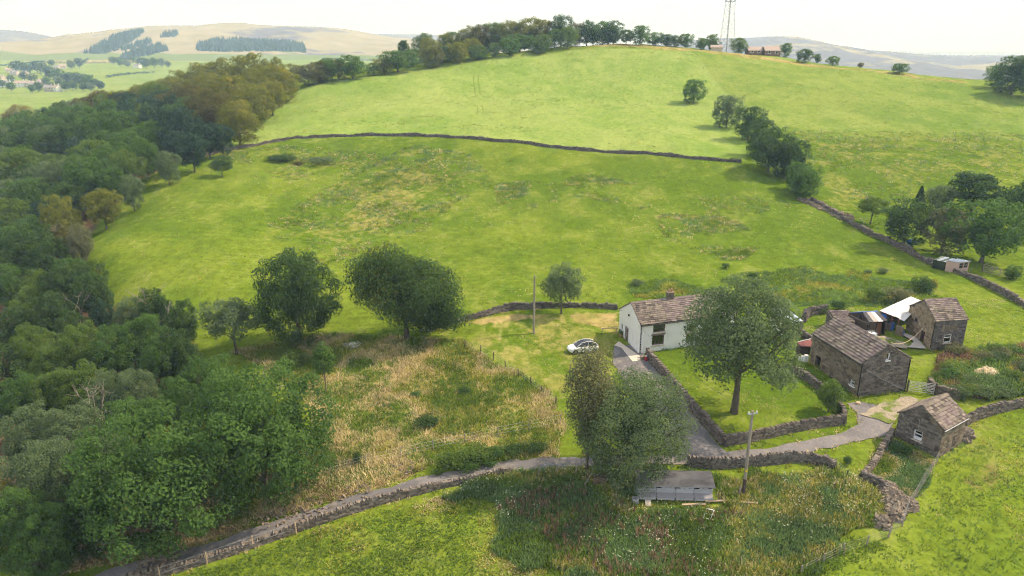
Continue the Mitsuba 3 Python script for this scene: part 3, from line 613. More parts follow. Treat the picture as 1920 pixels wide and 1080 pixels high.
RIDGE_RIGHT = [(448.0, 3400.0, 35.0), (752.0, 3400.0, 73.0), (892.0, 3400.0, 86.0), (1033.0, 3400.0, 89.0), (1173.0, 3400.0, 95.0), (1243.0, 3400.0, 93.0), (1315.0, 3400.0, 82.0), (1412.0, 3400.0, 62.0), (1508.0, 3400.0, 44.0), (1604.0, 3400.0, 35.0), (1843.0, 3400.0, 19.0), (1985.0, 3400.0, 15.0), (2269.0, 3400.0, 15.0), (2573.0, 3400.0, 28.0), (3157.0, 3400.0, 46.0)]
RIDGE_RIGHT_LOW = [(856.0, 2500.0, -23.0), (1046.0, 2500.0, -3.0), (1115.0, 2500.0, 4.0), (1185.0, 2500.0, 0.0), (1257.0, 2500.0, -15.0), (1364.0, 2500.0, -26.0), (1466.0, 2500.0, -13.0), (1604.0, 2500.0, -3.0), (1741.0, 2500.0, 4.0), (2158.0, 2500.0, 10.0)]


# ---------------------------------------------------------------- helpers
_used = {}


def numbered(name):
    k = _used.get(name, 0)
    _used[name] = k + 1
    return name if k == 0 else f'{name}_{k:03d}'


def thing(name, label, cat, group=None):
    key = numbered(name)
    labels[key] = {'label': label, 'category': cat}
    if group:
        labels[key]['group'] = group
    return key


def put(parent, name, shape, label=None, kind=None, to=None):
    key = numbered(parent + '__' + name) if parent else numbered(name)
    s = dict(shape)
    if to is not None:
        s['to_world'] = to
    scene[key] = s
    if label or kind:
        labels.setdefault(key, {})
        if label:
            labels[key]['label'] = label
        if kind:
            labels[key]['kind'] = kind
    return key


def setting(name, shape, label):
    key = numbered(name)
    scene[key] = shape
    labels[key] = {'label': label, 'kind': 'structure'}
    return key


def stuff(name, shape, label, cat):
    key = numbered(name)
    scene[key] = shape
    labels[key] = {'label': label, 'category': cat, 'kind': 'stuff'}
    return key


CORN = np.array([[x, y, z] for x in (-1, 1) for y in (-1, 1) for z in (-1, 1)], float)
CF = np.array([[0, 1, 3], [0, 3, 2], [4, 6, 7], [4, 7, 5], [0, 4, 5], [0, 5, 1], [2, 3, 7], [2, 7, 6], [0, 2, 6], [0, 6, 4], [1, 5, 7], [1, 7, 3]])


class Boxes:
    """many boxes in one mesh; each has a centre, three half axes and a tone (uv.x)"""

    def __init__(s):
        s.v, s.t = [], []

    def add(s, c, ax, ay, az, tone=0.5, kind=0.0, jit=0.0):
        c = np.atleast_2d(c).astype(float)
        n = len(c)
        A = [np.broadcast_to(np.asarray(a, float), (n, 3)) for a in (ax, ay, az)]
        cr = np.broadcast_to(CORN, (n, 8, 3)) * (1 + (R.uniform(-jit, jit, (n, 8, 3)) if jit else 0))
        v = c[:, None] + sum(cr[:, :, k:k + 1] * A[k][:, None] for k in range(3))
        s.v.append(v.reshape(-1, 3))
        t = np.broadcast_to(np.asarray(tone, float), (n,))
        s.t.append(np.stack([np.repeat(t, 8), np.full(n * 8, kind)], 1))
        return s

    def wall(s, fr, s0, s1, h0, h1, d0, d1, tone=0.5, kind=0.0, jit=0.0):
        P, a, n = fr
        s0, s1, h0, h1, d0, d1 = (np.atleast_1d(np.asarray(q, float)) for q in (s0, s1, h0, h1, d0, d1))
        up = np.array([0, 0, 1.0])
        c = P + ((s0 + s1) / 2)[:, None] * a + ((h0 + h1) / 2)[:, None] * up + ((d0 + d1) / 2)[:, None] * n
        return s.add(c, ((s1 - s0) / 2)[:, None] * a, ((d1 - d0) / 2)[:, None] * n, ((h1 - h0) / 2)[:, None] * up, tone, kind, jit)

    def ply(s, bsdf):
        v, t = np.vstack(s.v), np.vstack(s.t)
        f = (CF[None] + (np.arange(len(v) // 8) * 8)[:, None, None]).reshape(-1, 3)
        return mikit.ply((v, f), bsdf, uv=t)


def tube(path, radii, sides=7):
    """a tapered tube along points"""
    path, radii = np.asarray(path, float), np.broadcast_to(np.asarray(radii, float), (len(path),))
    d = np.gradient(path, axis=0)
    d /= np.linalg.norm(d, axis=1, keepdims=True) + 1e-9
    ref = np.where(np.abs(d[:, 2:3]) > 0.9, [[1.0, 0, 0]], [[0, 0, 1.0]])
    x = np.cross(d, ref)
    x /= np.linalg.norm(x, axis=1, keepdims=True)
    y = np.cross(d, x)
    a = np.arange(sides) / sides * 2 * np.pi
    ring = path[:, None] + radii[:, None, None] * (np.cos(a)[None, :, None] * x[:, None] + np.sin(a)[None, :, None] * y[:, None])
    v = ring.reshape(-1, 3)
    f = []
    for k in range(len(path) - 1):
        for j in range(sides):
            p, q = k * sides + j, k * sides + (j + 1) % sides
            f += [[p, q, q + sides], [p, q + sides, p + sides]]
    v = np.vstack([v, path[:1], path[-1:]])
    n = len(path) * sides
    for j in range(sides):
        f += [[n, (j + 1) % sides, j], [n + 1, n - sides + j, n - sides + (j + 1) % sides]]
    return v, np.array(f)


def join(parts):
    vs, fs, at = [], [], 0
    for v, f in parts:
        vs.append(v)
        fs.append(np.asarray(f) + at)
        at += len(v)
    return np.vstack(vs), np.vstack(fs)


def rgb(*c):
    return {'type': 'rgb', 'value': list(c)}


def smooth_line(pts, step=0.5):
    p = np.asarray(pts, float)
    s = np.r_[0, np.cumsum(np.linalg.norm(np.diff(p, axis=0), axis=1))]
    from scipy.interpolate import PchipInterpolator
    u = np.linspace(0, s[-1], max(2, int(s[-1] / step) + 1))
    return PchipInterpolator(s, p)(u)


def at(x, y, z):
    return T().translate([float(x), float(y), float(z)])


# ---------------------------------------------------------------- materials
def diffuse(fn):
    return {'type': 'twosided', 'bsdf': {'type': 'diffuse', 'reflectance': mikit.proc(fn)}}


def plain(c, rough=0.6, metal=0.0, spec=0.5):
    return {'type': 'twosided', 'bsdf': {'type': 'principled', 'base_color': rgb(*c), 'roughness': rough, 'metallic': metal, 'specular': spec}}


def c3(*c):
    return mi.Color3f(*c)


def ground_color(p, n, uv):
    # uv.x: how dry the grass is; uv.y: above 0 bare soil and litter, below 0 the paler hay grass
    dry, v = mi.Float(uv.x), mi.Float(uv.y)
    big = fbm(p.x * 0.035, p.y * 0.035, 0, 4)
    mid = fbm(p.x * 0.22, p.y * 0.16, 3, 4)
    fine = fbm(p.x * 1.3, p.y * 0.9, 7, 3)
    tiny = noise(p.x * 5.0, p.y * 3.5, 1)
    g = mix(c3(0.088, 0.146, 0.012), c3(0.158, 0.212, 0.022), smoothstep(0.3, 0.72, 0.5 * mid + 0.5 * big))
    g = mix(g, c3(0.20, 0.215, 0.06), smoothstep(0.52, 0.8, 0.5 * fine + 0.5 * mid) * 0.55)
    streak = fbm(p.x * 0.45, p.y * 2.1, 11, 3)
    g = g * (0.42 + 0.50 * fine + 0.36 * tiny + 0.34 * streak)
    g = mix(g, c3(0.055, 0.100, 0.016), smoothstep(0.70, 0.80, 0.6 * fine + 0.4 * noise(p.x * 2.6, p.y * 2.2, 6)) * 0.6)
    hay = mix(c3(0.165, 0.260, 0.045), c3(0.268, 0.330, 0.090), smoothstep(0.25, 0.75, 0.4 * big + 0.35 * mid + 0.25 * fine))
    hay = hay * (0.70 + 0.24 * fine + 0.14 * tiny + 0.22 * streak)
    hay = mix(hay, c3(0.075, 0.125, 0.02), smoothstep(0.64, 0.78, 0.5 * streak + 0.5 * fine) * 0.5)
    track = dr.abs(dr.abs(p.x + 10.0 + 0.035 * (p.y - 250.0) + 7.0 * (noise(p.y * 0.02, 1, 2) - 0.5)) - 0.9)
    hay = mix(hay, c3(0.105, 0.155, 0.025), (1 - smoothstep(0.12, 0.35, track)) * smoothstep(0.35, 0.6, noise(p.y * 0.06, 4, 1)) * 0.6)
    g = mix(g, hay, dr.clip(-v, 0, 1))
    tan = mix(c3(0.37, 0.285, 0.125), c3(0.22, 0.215, 0.055), smoothstep(0.35, 0.68, mid)) * (0.65 + 0.5 * fine + 0.25 * tiny)
    g = mix(g, tan, smoothstep(0.25, 0.75, dry + (mid - 0.5) * 0.9 + (fine - 0.5) * 0.5) * dr.clip(dry * 3, 0, 1))
    soil = mix(c3(0.085, 0.060, 0.035), c3(0.17, 0.115, 0.065), fine) * (0.7 + 0.6 * tiny)
    return mix(g, soil, smoothstep(0.3, 0.7, v + (fine - 0.5) * 0.6))


def road_color(p, n, uv):
    a = fbm(p.x * 0.5, p.y * 0.5, 2, 4)
    b = noise(p.x * 9, p.y * 9, 4)
    c = mix(c3(0.150, 0.142, 0.145), c3(0.250, 0.236, 0.238), a) * (0.85 + 0.3 * b)
    patch = smoothstep(0.60, 0.63, noise(p.x * 0.33 + 5, p.y * 0.33, 8))
    c = mix(c, c3(0.115, 0.112, 0.115), patch * 0.55)
    grit = smoothstep(0.60, 0.75, fbm(p.x * 1.4, p.y * 1.4, 12, 4))
    return mix(c, c3(0.30, 0.27, 0.22), grit * 0.5)


def gravel_color(p, n, uv):
    a = fbm(p.x * 0.6, p.y * 0.6, 5, 3)
    b = noise(p.x * 7, p.y * 7, 9)
    return mix(c3(0.33, 0.285, 0.215), c3(0.15, 0.19, 0.05), smoothstep(0.42, 0.58, a)) * (0.75 + 0.5 * b)


def stone_color(p, n, uv):
    # uv.x: the tone of one stone; uv.y 0: weathered grey gritstone, 1: cleaner tan stone
    t = mi.Float(uv.x)
    k = fbm(p.x * 2.3 + p.z * 1.7, p.y * 2.3 - p.z, p.z * 2.0, 3)
    dark = mix(c3(0.075, 0.068, 0.066), c3(0.205, 0.182, 0.170), t)
    tan = mix(c3(0.20, 0.155, 0.105), c3(0.40, 0.315, 0.22), t)
    c = mix(dark, tan, dr.clip(uv.y, 0, 1)) * (0.7 + 0.6 * k)
    return mix(c, c3(0.27, 0.26, 0.21), smoothstep(0.62, 0.75, noise(p.x * 5, p.y * 5, p.z * 5)) * 0.5)


def slate_color(p, n, uv):
    t = mi.Float(uv.x)
    k = fbm(p.x * 3.1, p.y * 3.1, p.z * 3.1, 3)
    c = mix(c3(0.092, 0.080, 0.074), c3(0.280, 0.238, 0.205), t)
    c = mix(c, c3(0.21, 0.165, 0.175), smoothstep(0.4, 0.65, noise(p.x * 0.8, p.y * 0.8, p.z * 0.8)) * 0.5)
    c = c * (0.7 + 0.6 * k)
    return mix(c, c3(0.22, 0.22, 0.13), smoothstep(0.66, 0.8, noise(p.x * 4 + 9, p.y * 4, p.z * 4)) * 0.5)


def moor_color(p, n, uv):
    # uv.x: heather and peat share, uv.y: grass share
    a = fbm(p.x * 0.004, p.y * 0.004, 1, 5)
    b = fbm(p.x * 0.02 + p.z * 0.03, p.y * 0.011, 4, 4)
    c = mix(c3(0.25, 0.225, 0.120), c3(0.34, 0.300, 0.190), b)
    c = mix(c, c3(0.145, 0.138, 0.155), smoothstep(0.5, 0.66, a + (b - 0.5) * 0.3 + uv.x * 0.35 - 0.1))
    return mix(c, c3(0.155, 0.205, 0.06), smoothstep(0.45, 0.62, uv.y + (a - 0.5) * 0.5))


GRASSES = [(0.60, 0.51, 0.29), (0.180, 0.270, 0.045), (0.17, 0.265, 0.095), (0.25, 0.165, 0.11), (0.75, 0.70, 0.55), (0.40, 0.38, 0.085)]


def blade_color(p, n, uv):
    # uv.y picks the plant: 0 straw, .2 grass, .4 nettle and rush, .6 dock, .8 flower heads, 1 yellow green
    v = mi.Float(uv.y) * 5
    c = c3(*GRASSES[0])
    for k in range(1, 6):
        c = dr.select(v > k - 0.5, c3(*GRASSES[k]), c)
    return c * (0.6 + 0.75 * mi.Float(uv.x)) * (0.8 + 0.4 * noise(p.x * 0.35, p.y * 0.35, 2))


def leaf_fn(a, b, c, share):
    def fn(p, n, uv):
        w = noise(p.x * 0.11, p.y * 0.11, 5)
        m = noise(p.x * 0.7, p.y * 0.7, p.z * 0.7)
        base = mix(c3(*a), c3(*b), dr.clip(0.55 * mi.Float(uv.x) + 0.45 * m, 0, 1))
        return mix(base, c3(*c), smoothstep(1 - share, 1.12 - share, 0.5 * w + 0.5 * mi.Float(uv.y)))
    return fn


def leaf(a, b, c=(0.14, 0.13, 0.03), share=0.2, trans=1.15):
    return {'type': 'principledthin', 'base_color': mikit.proc(leaf_fn(a, b, c, share)), 'roughness': 0.55, 'spec_trans': 0.0, 'diff_trans': trans, 'eta': 1.35}


LEAVES = {
    'G': leaf((0.066, 0.132, 0.036), (0.168, 0.290, 0.075)),
    'D': leaf((0.050, 0.100, 0.034), (0.130, 0.212, 0.066)),
    'L': leaf((0.095, 0.165, 0.038), (0.215, 0.310, 0.075)),
    'M': leaf((0.110, 0.165, 0.080), (0.235, 0.315, 0.145), (0.24, 0.29, 0.11), 0.2),
    'C': leaf((0.036, 0.076, 0.050), (0.090, 0.155, 0.092), (0.10, 0.15, 0.08)),
    'O': leaf((0.140, 0.170, 0.030), (0.320, 0.330, 0.065), (0.40, 0.34, 0.06), 0.25),
    'B': leaf((0.095, 0.100, 0.030), (0.200, 0.190, 0.060), (0.23, 0.18, 0.06), 0.3),
    'Y': leaf((0.190, 0.175, 0.022), (0.350, 0.290, 0.040), (0.42, 0.30, 0.04), 0.3),
    'T': leaf((0.150, 0.165, 0.085), (0.260, 0.275, 0.140), (0.26, 0.25, 0.12), 0.3),
}
for k_, b_ in LEAVES.items():
    scene['leaf_' + k_.lower()] = b_


def bark_color(p, n, uv):
    return mix(c3(0.075, 0.060, 0.045), c3(0.19, 0.165, 0.135), fbm(p.x * 4, p.y * 4, p.z * 1.3, 3))


def grey_wood(p, n, uv):
    return mix(c3(0.21, 0.18, 0.14), c3(0.42, 0.38, 0.33), fbm(p.x * 11, p.y * 11, p.z * 1.1, 3))


def render_color(p, n, uv):
    k = fbm(p.x * 1.1, p.y * 1.1, p.z * 1.4, 4)
    d = smoothstep(0.56, 0.75, fbm(p.x * 2.3 + 4, p.y * 2.3, p.z * 0.5, 4))
    return mix(c3(0.86, 0.86, 0.85), c3(0.77, 0.76, 0.74), k) * (1 - 0.14 * d)


def felt_color(p, n, uv):
    a = fbm(p.x * 0.9, p.y * 0.9, 3, 4)
    b = smoothstep(0.5, 0.62, noise(p.x * 0.8, p.y * 3.1, 7))
    return mix(c3(0.075, 0.075, 0.085), c3(0.145, 0.147, 0.155), a) * (1 - 0.25 * b)


def grey_board(p, n, uv):
    return mix(c3(0.33, 0.34, 0.37), c3(0.46, 0.47, 0.50), fbm(p.x * 2, p.y * 2, p.z * 9, 3)) * (0.85 + 0.3 * mi.Float(uv.x))


def sheet_metal(p, n, uv):
    r = smoothstep(0.55, 0.72, fbm(p.x * 0.9, p.y * 0.9, p.z, 4))
    return mix(c3(0.74, 0.74, 0.73), c3(0.52, 0.49, 0.44), r * 0.6)


def earth_color(p, n, uv):
    return mix(c3(0.30, 0.20, 0.13), c3(0.17, 0.12, 0.075), fbm(p.x * 3, p.y * 3, 1, 3))


for k_, f_ in dict(ground=ground_color, road=road_color, gravel=gravel_color, stone=stone_color, slate_stone=slate_color, moor=moor_color, blade=blade_color, bark=bark_color,
                   wood_grey=grey_wood, render_white=render_color, felt=felt_color, board_grey=grey_board, sheet_white=sheet_metal, earth=earth_color).items():
    scene['mat_' + k_] = diffuse(f_)
scene['mat_blade'] = {'type': 'principledthin', 'base_color': mikit.proc(blade_color), 'roughness': 0.7, 'spec_trans': 0.0, 'diff_trans': 0.8, 'eta': 1.3}
for k_, c_, r_ in [('white_paint', (0.82, 0.82, 0.82), 0.35), ('dark_paint', (0.03, 0.03, 0.035), 0.4), ('brown_wood', (0.115, 0.052, 0.033), 0.55), ('black_rubber', (0.02, 0.02, 0.02), 0.8),
                   ('red', (0.45, 0.03, 0.03), 0.4), ('blue', (0.03, 0.13, 0.48), 0.45), ('steel_grey', (0.42, 0.43, 0.45), 0.4), ('rust_red', (0.26, 0.085, 0.07), 0.7), ('brick_red', (0.20, 0.125, 0.10), 0.8),
                   ('pink_board', (0.50, 0.35, 0.30), 0.7), ('tile_tan', (0.38, 0.30, 0.26), 0.8), ('pale_wood', (0.44, 0.33, 0.22), 0.7), ('terracotta', (0.36, 0.22, 0.15), 0.7), ('dark_timber', (0.07, 0.052, 0.042), 0.7),
                   ('blue_grey', (0.44, 0.50, 0.57), 0.5), ('plastic_white', (0.78, 0.79, 0.80), 0.4), ('pale_stone', (0.50, 0.44, 0.37), 0.8), ('slate_blue', (0.25, 0.24, 0.25), 0.7), ('concrete', (0.36, 0.33, 0.30), 0.85),
                   ('ash', (0.62, 0.62, 0.66), 0.9), ('char', (0.025, 0.025, 0.03), 0.9), ('yellow', (0.75, 0.55, 0.03), 0.5), ('sand', (0.55, 0.42, 0.27), 0.9), ('green_felt', (0.17, 0.20, 0.14), 0.8)]:
    scene['mat_' + k_] = plain(c_, r_)
scene['mat_pane'] = {'type': 'thindielectric'}
scene['mat_car_white'] = {'type': 'twosided', 'bsdf': {'type': 'principled', 'base_color': rgb(0.80, 0.80, 0.81), 'roughness': 0.3, 'clearcoat': 1.0, 'clearcoat_gloss': 0.95}}
scene['mat_car_glass'] = {'type': 'twosided', 'bsdf': {'type': 'principled', 'base_color': rgb(0.02, 0.025, 0.03), 'roughness': 0.06, 'specular': 0.8}}
scene['mat_alloy'] = plain((0.5, 0.5, 0.52), 0.3, 0.9)


# ---------------------------------------------------------------- the ground and the roads
POLY = {k: Polygon(v).buffer(0) for k, v in ZONES.items()}
LANE = LineString(smooth_line(LINES['lane'])).buffer(0.88, cap_style=2)
DRIVE, APRON, PATIO = (Polygon(LINES[k]).buffer(0) for k in ('drive', 'apron', 'patio'))
DRIVE = DRIVE.buffer(0.3).buffer(-0.3)
TRACK = LineString(smooth_line(LINES['track'])).buffer(1.3, cap_style=2)
ROADS = shapely.union_all([LANE, DRIVE, APRON, PATIO, TRACK])
shapely.prepare(ROADS)


def gz(x, y):
    """the finished ground's height"""
    x, y = np.asarray(x, float), np.asarray(y, float)
    p = np.stack([x, y, x * 0], -1)
    near = (y < 460) & (np.abs(x) < 320)
    b = 0.16 * (meshkit.fbm(p * [0.28, 0.28, 1], 3, 2) - 0.5) + 0.55 * (meshkit.fbm(p * [0.055, 0.055, 1], 3, 5) - 0.5)
    d = np.ones(x.shape)
    m = (x > -60) & (x < 70) & (y < 110)
    if m.any():
        d[m] = sstep(0.0, 1.2, shapely.distance(ROADS, shapely.points(x[m], y[m])) - 0.1)
    far = 1.0 + 2.2 * sstep(110, 200, y)
    return base_height(x, y) + np.where(near, b * d * far - 0.05 * (1 - d), 0)


def grow(a, b, step, k):
    out, s = [a], step
    while out[-1] < b:
        s *= k
        out.append(out[-1] + s)
    return out[1:]


ys = list(np.arange(24, 115, 0.55))
ys += grow(ys[-1], 430, 0.55, 1.018)
ys += grow(ys[-1], 7000, 8, 1.06)
right = list(np.arange(-62, 76, 0.55))
xs = [-v for v in grow(62, 330, 0.55, 1.025)[::-1]] + right + grow(right[-1], 330, 0.55, 1.025)
xs = [-v for v in grow(-xs[0], 7000, 10, 1.09)[::-1]] + xs + grow(xs[-1], 7000, 10, 1.09)
GX, GY = np.meshgrid(xs, ys)
GZ = gz(GX, GY)
px, py = GX.ravel(), GY.ravel()
pts_ = shapely.points(px, py)
inner = (np.abs(px) < 330) & (py < 470)


def fray(poly, amp, seed, freq=0.3):
    c = np.array(poly.exterior.segmentize(0.8).coords)
    q = np.column_stack([c * freq, c[:, 0] * 0])
    return Polygon(c + 2 * amp * np.column_stack([meshkit.fbm(q, 3, seed) - 0.5, meshkit.fbm(q + 40, 3, seed) - 0.5])).buffer(0)


for k_ in ('rough_meadow', 'verge_brown', 'weeds', 'dock', 'near_field', 'barn_yard', 'scrub_strip', 'nettle_a', 'willowherb', 'lawn'):
    POLY[k_] = fray(POLY[k_], {'weeds': 3.0, 'dock': 3.5, 'near_field': 2.0, 'scrub_strip': 3.0}.get(k_, 1.2), len(k_))
    POLY[k_] = max(getattr(POLY[k_], 'geoms', [POLY[k_]]), key=lambda g: g.area)


def zone(name, soft):
    """1 inside the zone, 0 outside, with an edge 'soft' metres wide"""
    g, out = POLY[name], np.zeros(len(px))
    x0, y0, x1, y1 = g.bounds
    m = (px > x0 - soft) & (px < x1 + soft) & (py > y0 - soft) & (py < y1 + soft)
    if m.any():
        q = pts_[m]
        ins = shapely.contains_xy(g, px[m], py[m])
        d = shapely.distance(g.exterior if g.geom_type == 'Polygon' else g.boundary, q)
        out[m] = sstep(-soft, soft, np.where(ins, d, -d))
    return out


dry = np.zeros(len(px))
bare = np.zeros(len(px))
for k_, a_, s_ in [('rough_meadow', 0.62, 2.5), ('verge_brown', 0.62, 2.0), ('dry_patch_a', 0.38, 12), ('dry_patch_b', 0.34, 8), ('ridge_dry', 0.75, 2), ('left_dry', 0.8, 2), ('gap_dry', 0.85, 1), ('bank_dry', 0.8, 0.8),
                   ('scrub_strip', 0.10, 3), ('weeds', 0.22, 2), ('lawn', 0.44, 2), ('hill_rough', 0.30, 6), ('barn_yard', 0.26, 1), ('rushes_c', 0.16, 5), ('rushes_a', 0.16, 5), ('mud', 0.45, 2), ('willowherb', 0.4, 2), ('near_field', 0.10, 3)]:
    dry = np.maximum(dry, a_ * zone(k_, s_))
for k_, a_, s_ in [('wood_floor', 0.8, 3), ('verge_brown', 0.42, 2), ('mud', 0.45, 2), ('dock', 0.10, 3)]:
    bare = np.maximum(bare, a_ * zone(k_, s_))
hay = zone('upper_field', 1.5)
far_tan = zone('far_tan', 25)
hay = np.maximum(hay, 0.55 * sstep(60, 75, px) * sstep(215, 235, py))
hay = np.where(inner, hay, 0.75)
dry = np.where((py > 500) & ~inner, 0.45 * meshkit.fbm(np.stack([px * 0.004, py * 0.006, px * 0], 1), 3, 9), dry)
dry = np.maximum(dry, 0.85 * far_tan)
uv_ = np.stack([dry, np.where(bare > 0.02, bare, -hay)], 1)
nx, ny = len(xs), len(ys)
i0 = (np.arange(ny - 1)[:, None] * nx + np.arange(nx - 1)).ravel()
gf = np.vstack([np.stack([i0, i0 + 1, i0 + nx + 1], 1), np.stack([i0, i0 + nx + 1, i0 + nx], 1)])
setting('ground', mikit.ply((np.stack([px, py, GZ.ravel()], 1), gf), 'mat_ground', smooth=True, uv=uv_), 'green hill pasture and rough grass around the farm')


def sheet(poly, dz, bsdf, size=0.7):
    vs, fs, n = [], [], 0
    for g in getattr(poly, 'geoms', [poly]):
        v, f = trimesh.creation.triangulate_polygon(g, engine='earcut')
        v3, f = trimesh.remesh.subdivide_to_size(np.column_stack([v, np.zeros(len(v))]), f, size, max_iter=14)
        vs.append(v3)
        fs.append(f + n)
        n += len(v3)
    v, f = np.vstack(vs), np.vstack(fs)
    v[:, 2] = base_height(v[:, 0], v[:, 1]) + dz
    return mikit.ply((v, f), bsdf, smooth=True)


def ragged(poly, amp, seed):
    ring = poly.exterior.segmentize(0.4)
    c = np.array(ring.coords)
    o = (meshkit.noise(np.column_stack([c * 0.9, c[:, 0] * 0]), seed) - 0.5) * 2 * amp
    o2 = (meshkit.noise(np.column_stack([c * 0.9 + 31, c[:, 0] * 0]), seed) - 0.5) * 2 * amp
    return Polygon(np.column_stack([c[:, 0] + o, c[:, 1] + o2])).buffer(0)


setting('lane', sheet(ragged(LANE, 0.24, 1), 0.012, 'mat_road'), 'narrow grey tarmac lane running along the drystone wall')
setting('driveway', sheet(ragged(DRIVE, 0.2, 2), 0.018, 'mat_road'), 'grey tarmac driveway up to the white house')
setting('turning_area', sheet(ragged(APRON, 0.2, 3), 0.024, 'mat_road'), 'tarmac turning area before the small stone barn')
setting('farm_track', sheet(ragged(TRACK, 0.30, 4), 0.10, 'mat_gravel'), 'sandy grassed over track towards the metal gate')
setting('patio', sheet(PATIO, 0.030, 'mat_pale_stone'), 'tan paved strip along the gable of the white house')


def hill(name, ridge, y_foot, z_foot, label, heather, green, shape=1.0, rough=10.0, back=900, seed=3, green_to=0.35):
    """a moorland hill: slopes up from its foot to the ridge line and falls away behind"""
    r = np.asarray(ridge, float)
    n = max(160, int(abs(r[-1, 0] - r[0, 0]) / 14))
    from scipy.interpolate import PchipInterpolator
    o = np.argsort(r[:, 0])
    x = np.linspace(r[:, 0].min(), r[:, 0].max(), n)
    zr, yr = PchipInterpolator(r[o, 0], r[o, 2])(x), np.full(n, r[0, 1])
    ts = np.r_[np.linspace(0, 1, 90), 1 + np.linspace(0.03, 1, 20)]
    tt, xx = np.meshgrid(ts, x, indexing='ij')
    yy = np.where(tt <= 1, y_foot + (yr - y_foot) * tt, yr + (tt - 1) * back)
    up = np.clip(tt, 0, 1) ** shape
    zz = np.where(tt <= 1, z_foot + (zr - z_foot) * up, zr - (tt - 1) ** 1.3 * (zr - z_foot))
    q = np.stack([xx * 0.0030, yy * 0.0022, xx * 0], -1)
    w = np.sin(np.pi * np.clip(tt, 0, 1)) ** 0.7
    gully = np.abs(meshkit.fbm(q * 1.6, 4, seed + 7) - 0.5) * 2
    zz = zz + (meshkit.fbm(q, 5, seed) - 0.5) * 2 * rough * 2.2 * w - (1 - np.clip(gully * 3, 0, 1)) * rough * 0.55 * w
    zz += (meshkit.noise(np.stack([xx * 0.012, yy * 0.004, xx * 0], -1), seed) - 0.5) * 3
    g = green * (1 - sstep(green_to * 0.6, green_to, tt + 0.1 * (meshkit.noise(q * 3, 5) - 0.5)))
    m, k = tt.shape
    i = (np.arange(m - 1)[:, None] * k + np.arange(k - 1)).ravel()
    f = np.vstack([np.stack([i, i + 1, i + k + 1], 1), np.stack([i, i + k + 1, i + k], 1)])
    setting(name, mikit.ply((np.stack([xx, yy, zz], -1).reshape(-1, 3), f), 'mat_moor', smooth=True, uv=np.stack([np.full(xx.size, heather), g.ravel()], 1)), label)
    from scipy.interpolate import RegularGridInterpolator
    return RegularGridInterpolator((ts, x), zz, bounds_error=False, fill_value=None), y_foot, yr[0]


HILL_MID = hill('moor_hill', RIDGE_MIDDLE, 1500, -12, 'broad pale moorland hill above the valley, carrying dark conifer plantations', 0.0, 0.72, 0.80, 8, green_to=0.36)
hill('moor_ridge', RIDGE_BEHIND, 3300, -20, 'distant purple moorland ridge closing the valley', 0.35, 0.0, 0.9, 10, seed=8)
HILL_LEFT = hill('moor_slope', RIDGE_LEFT, 1900, -25, 'moorland slope falling from the left edge into the valley', 0.75, 0.0, 0.85, 16, seed=12)
hill('moor_hill', RIDGE_RIGHT, 1700, -45, 'hazy blue moorland hill beyond the right hand skyline', 0.95, 0.0, 0.9, 14, seed=21)
hill('moor_spur', RIDGE_RIGHT_LOW, 1300, -60, 'low pale spur in front of the hazy hill on the right', 0.6, 0.0, 0.9, 8, seed=31)


def hill_z(h, x, y):
    f, y0, y1 = h
    return float(f([[(y - y0) / (y1 - y0), x]])[0])


# ---------------------------------------------------------------- trees
def unit(v):
    return v / (np.linalg.norm(v, axis=-1, keepdims=True) + 1e-9)


def leaf_quads(c, n, size, seed, aspect=0.7):
    """diamond shaped leaves at c facing n; two triangles each"""
    g = np.random.default_rng(seed)
    k = len(c)
    t = unit(np.cross(n, unit(g.normal(size=(k, 3)))))
    b = np.cross(n, t)
    s = (size * g.uniform(0.65, 1.35, k))[:, None]
    fold = n * s * 0.25
    v = np.stack([c - t * s, c - b * s * aspect + fold, c + t * s, c + b * s * aspect + fold], 1).reshape(-1, 3)
    i = np.arange(k) * 4
    f = np.vstack([np.stack([i, i + 1, i + 2], 1), np.stack([i, i + 2, i + 3], 1)])
    return v, f


def puffs(seed, n, cz, rz, low=-0.55, spread=1.0, pr=(0.20, 0.34), fill=0.45):
    """centres and radii of the leafy lobes of a crown of radius 1; heights are in crown radii too"""
    g = np.random.default_rng(seed)
    out = []
    for k in range(n):
        z = 1 - (k + 0.5) / n * (1 - low)
        a = k * 2.39996 + g.uniform(-0.5, 0.5)
        r = math.sqrt(max(0, 1 - z * z))
        d = np.array([r * math.cos(a), r * math.sin(a), z])
        lump = 0.60 + 0.56 * meshkit.noise(d * 1.7 + seed * 7.1, 3) + g.uniform(-0.08, 0.08)
        q = g.uniform(*pr)
        s = (lump - q * 0.6) * spread
        out.append((d[0] * s, d[1] * s, cz + d[2] * rz * s, q))
    for k in range(int(n * fill)):
        d = unit(g.normal(size=3)) * g.uniform(0.15, 0.6)
        out.append((d[0], d[1], cz + d[2] * rz, g.uniform(*pr)))
    return np.array(out)


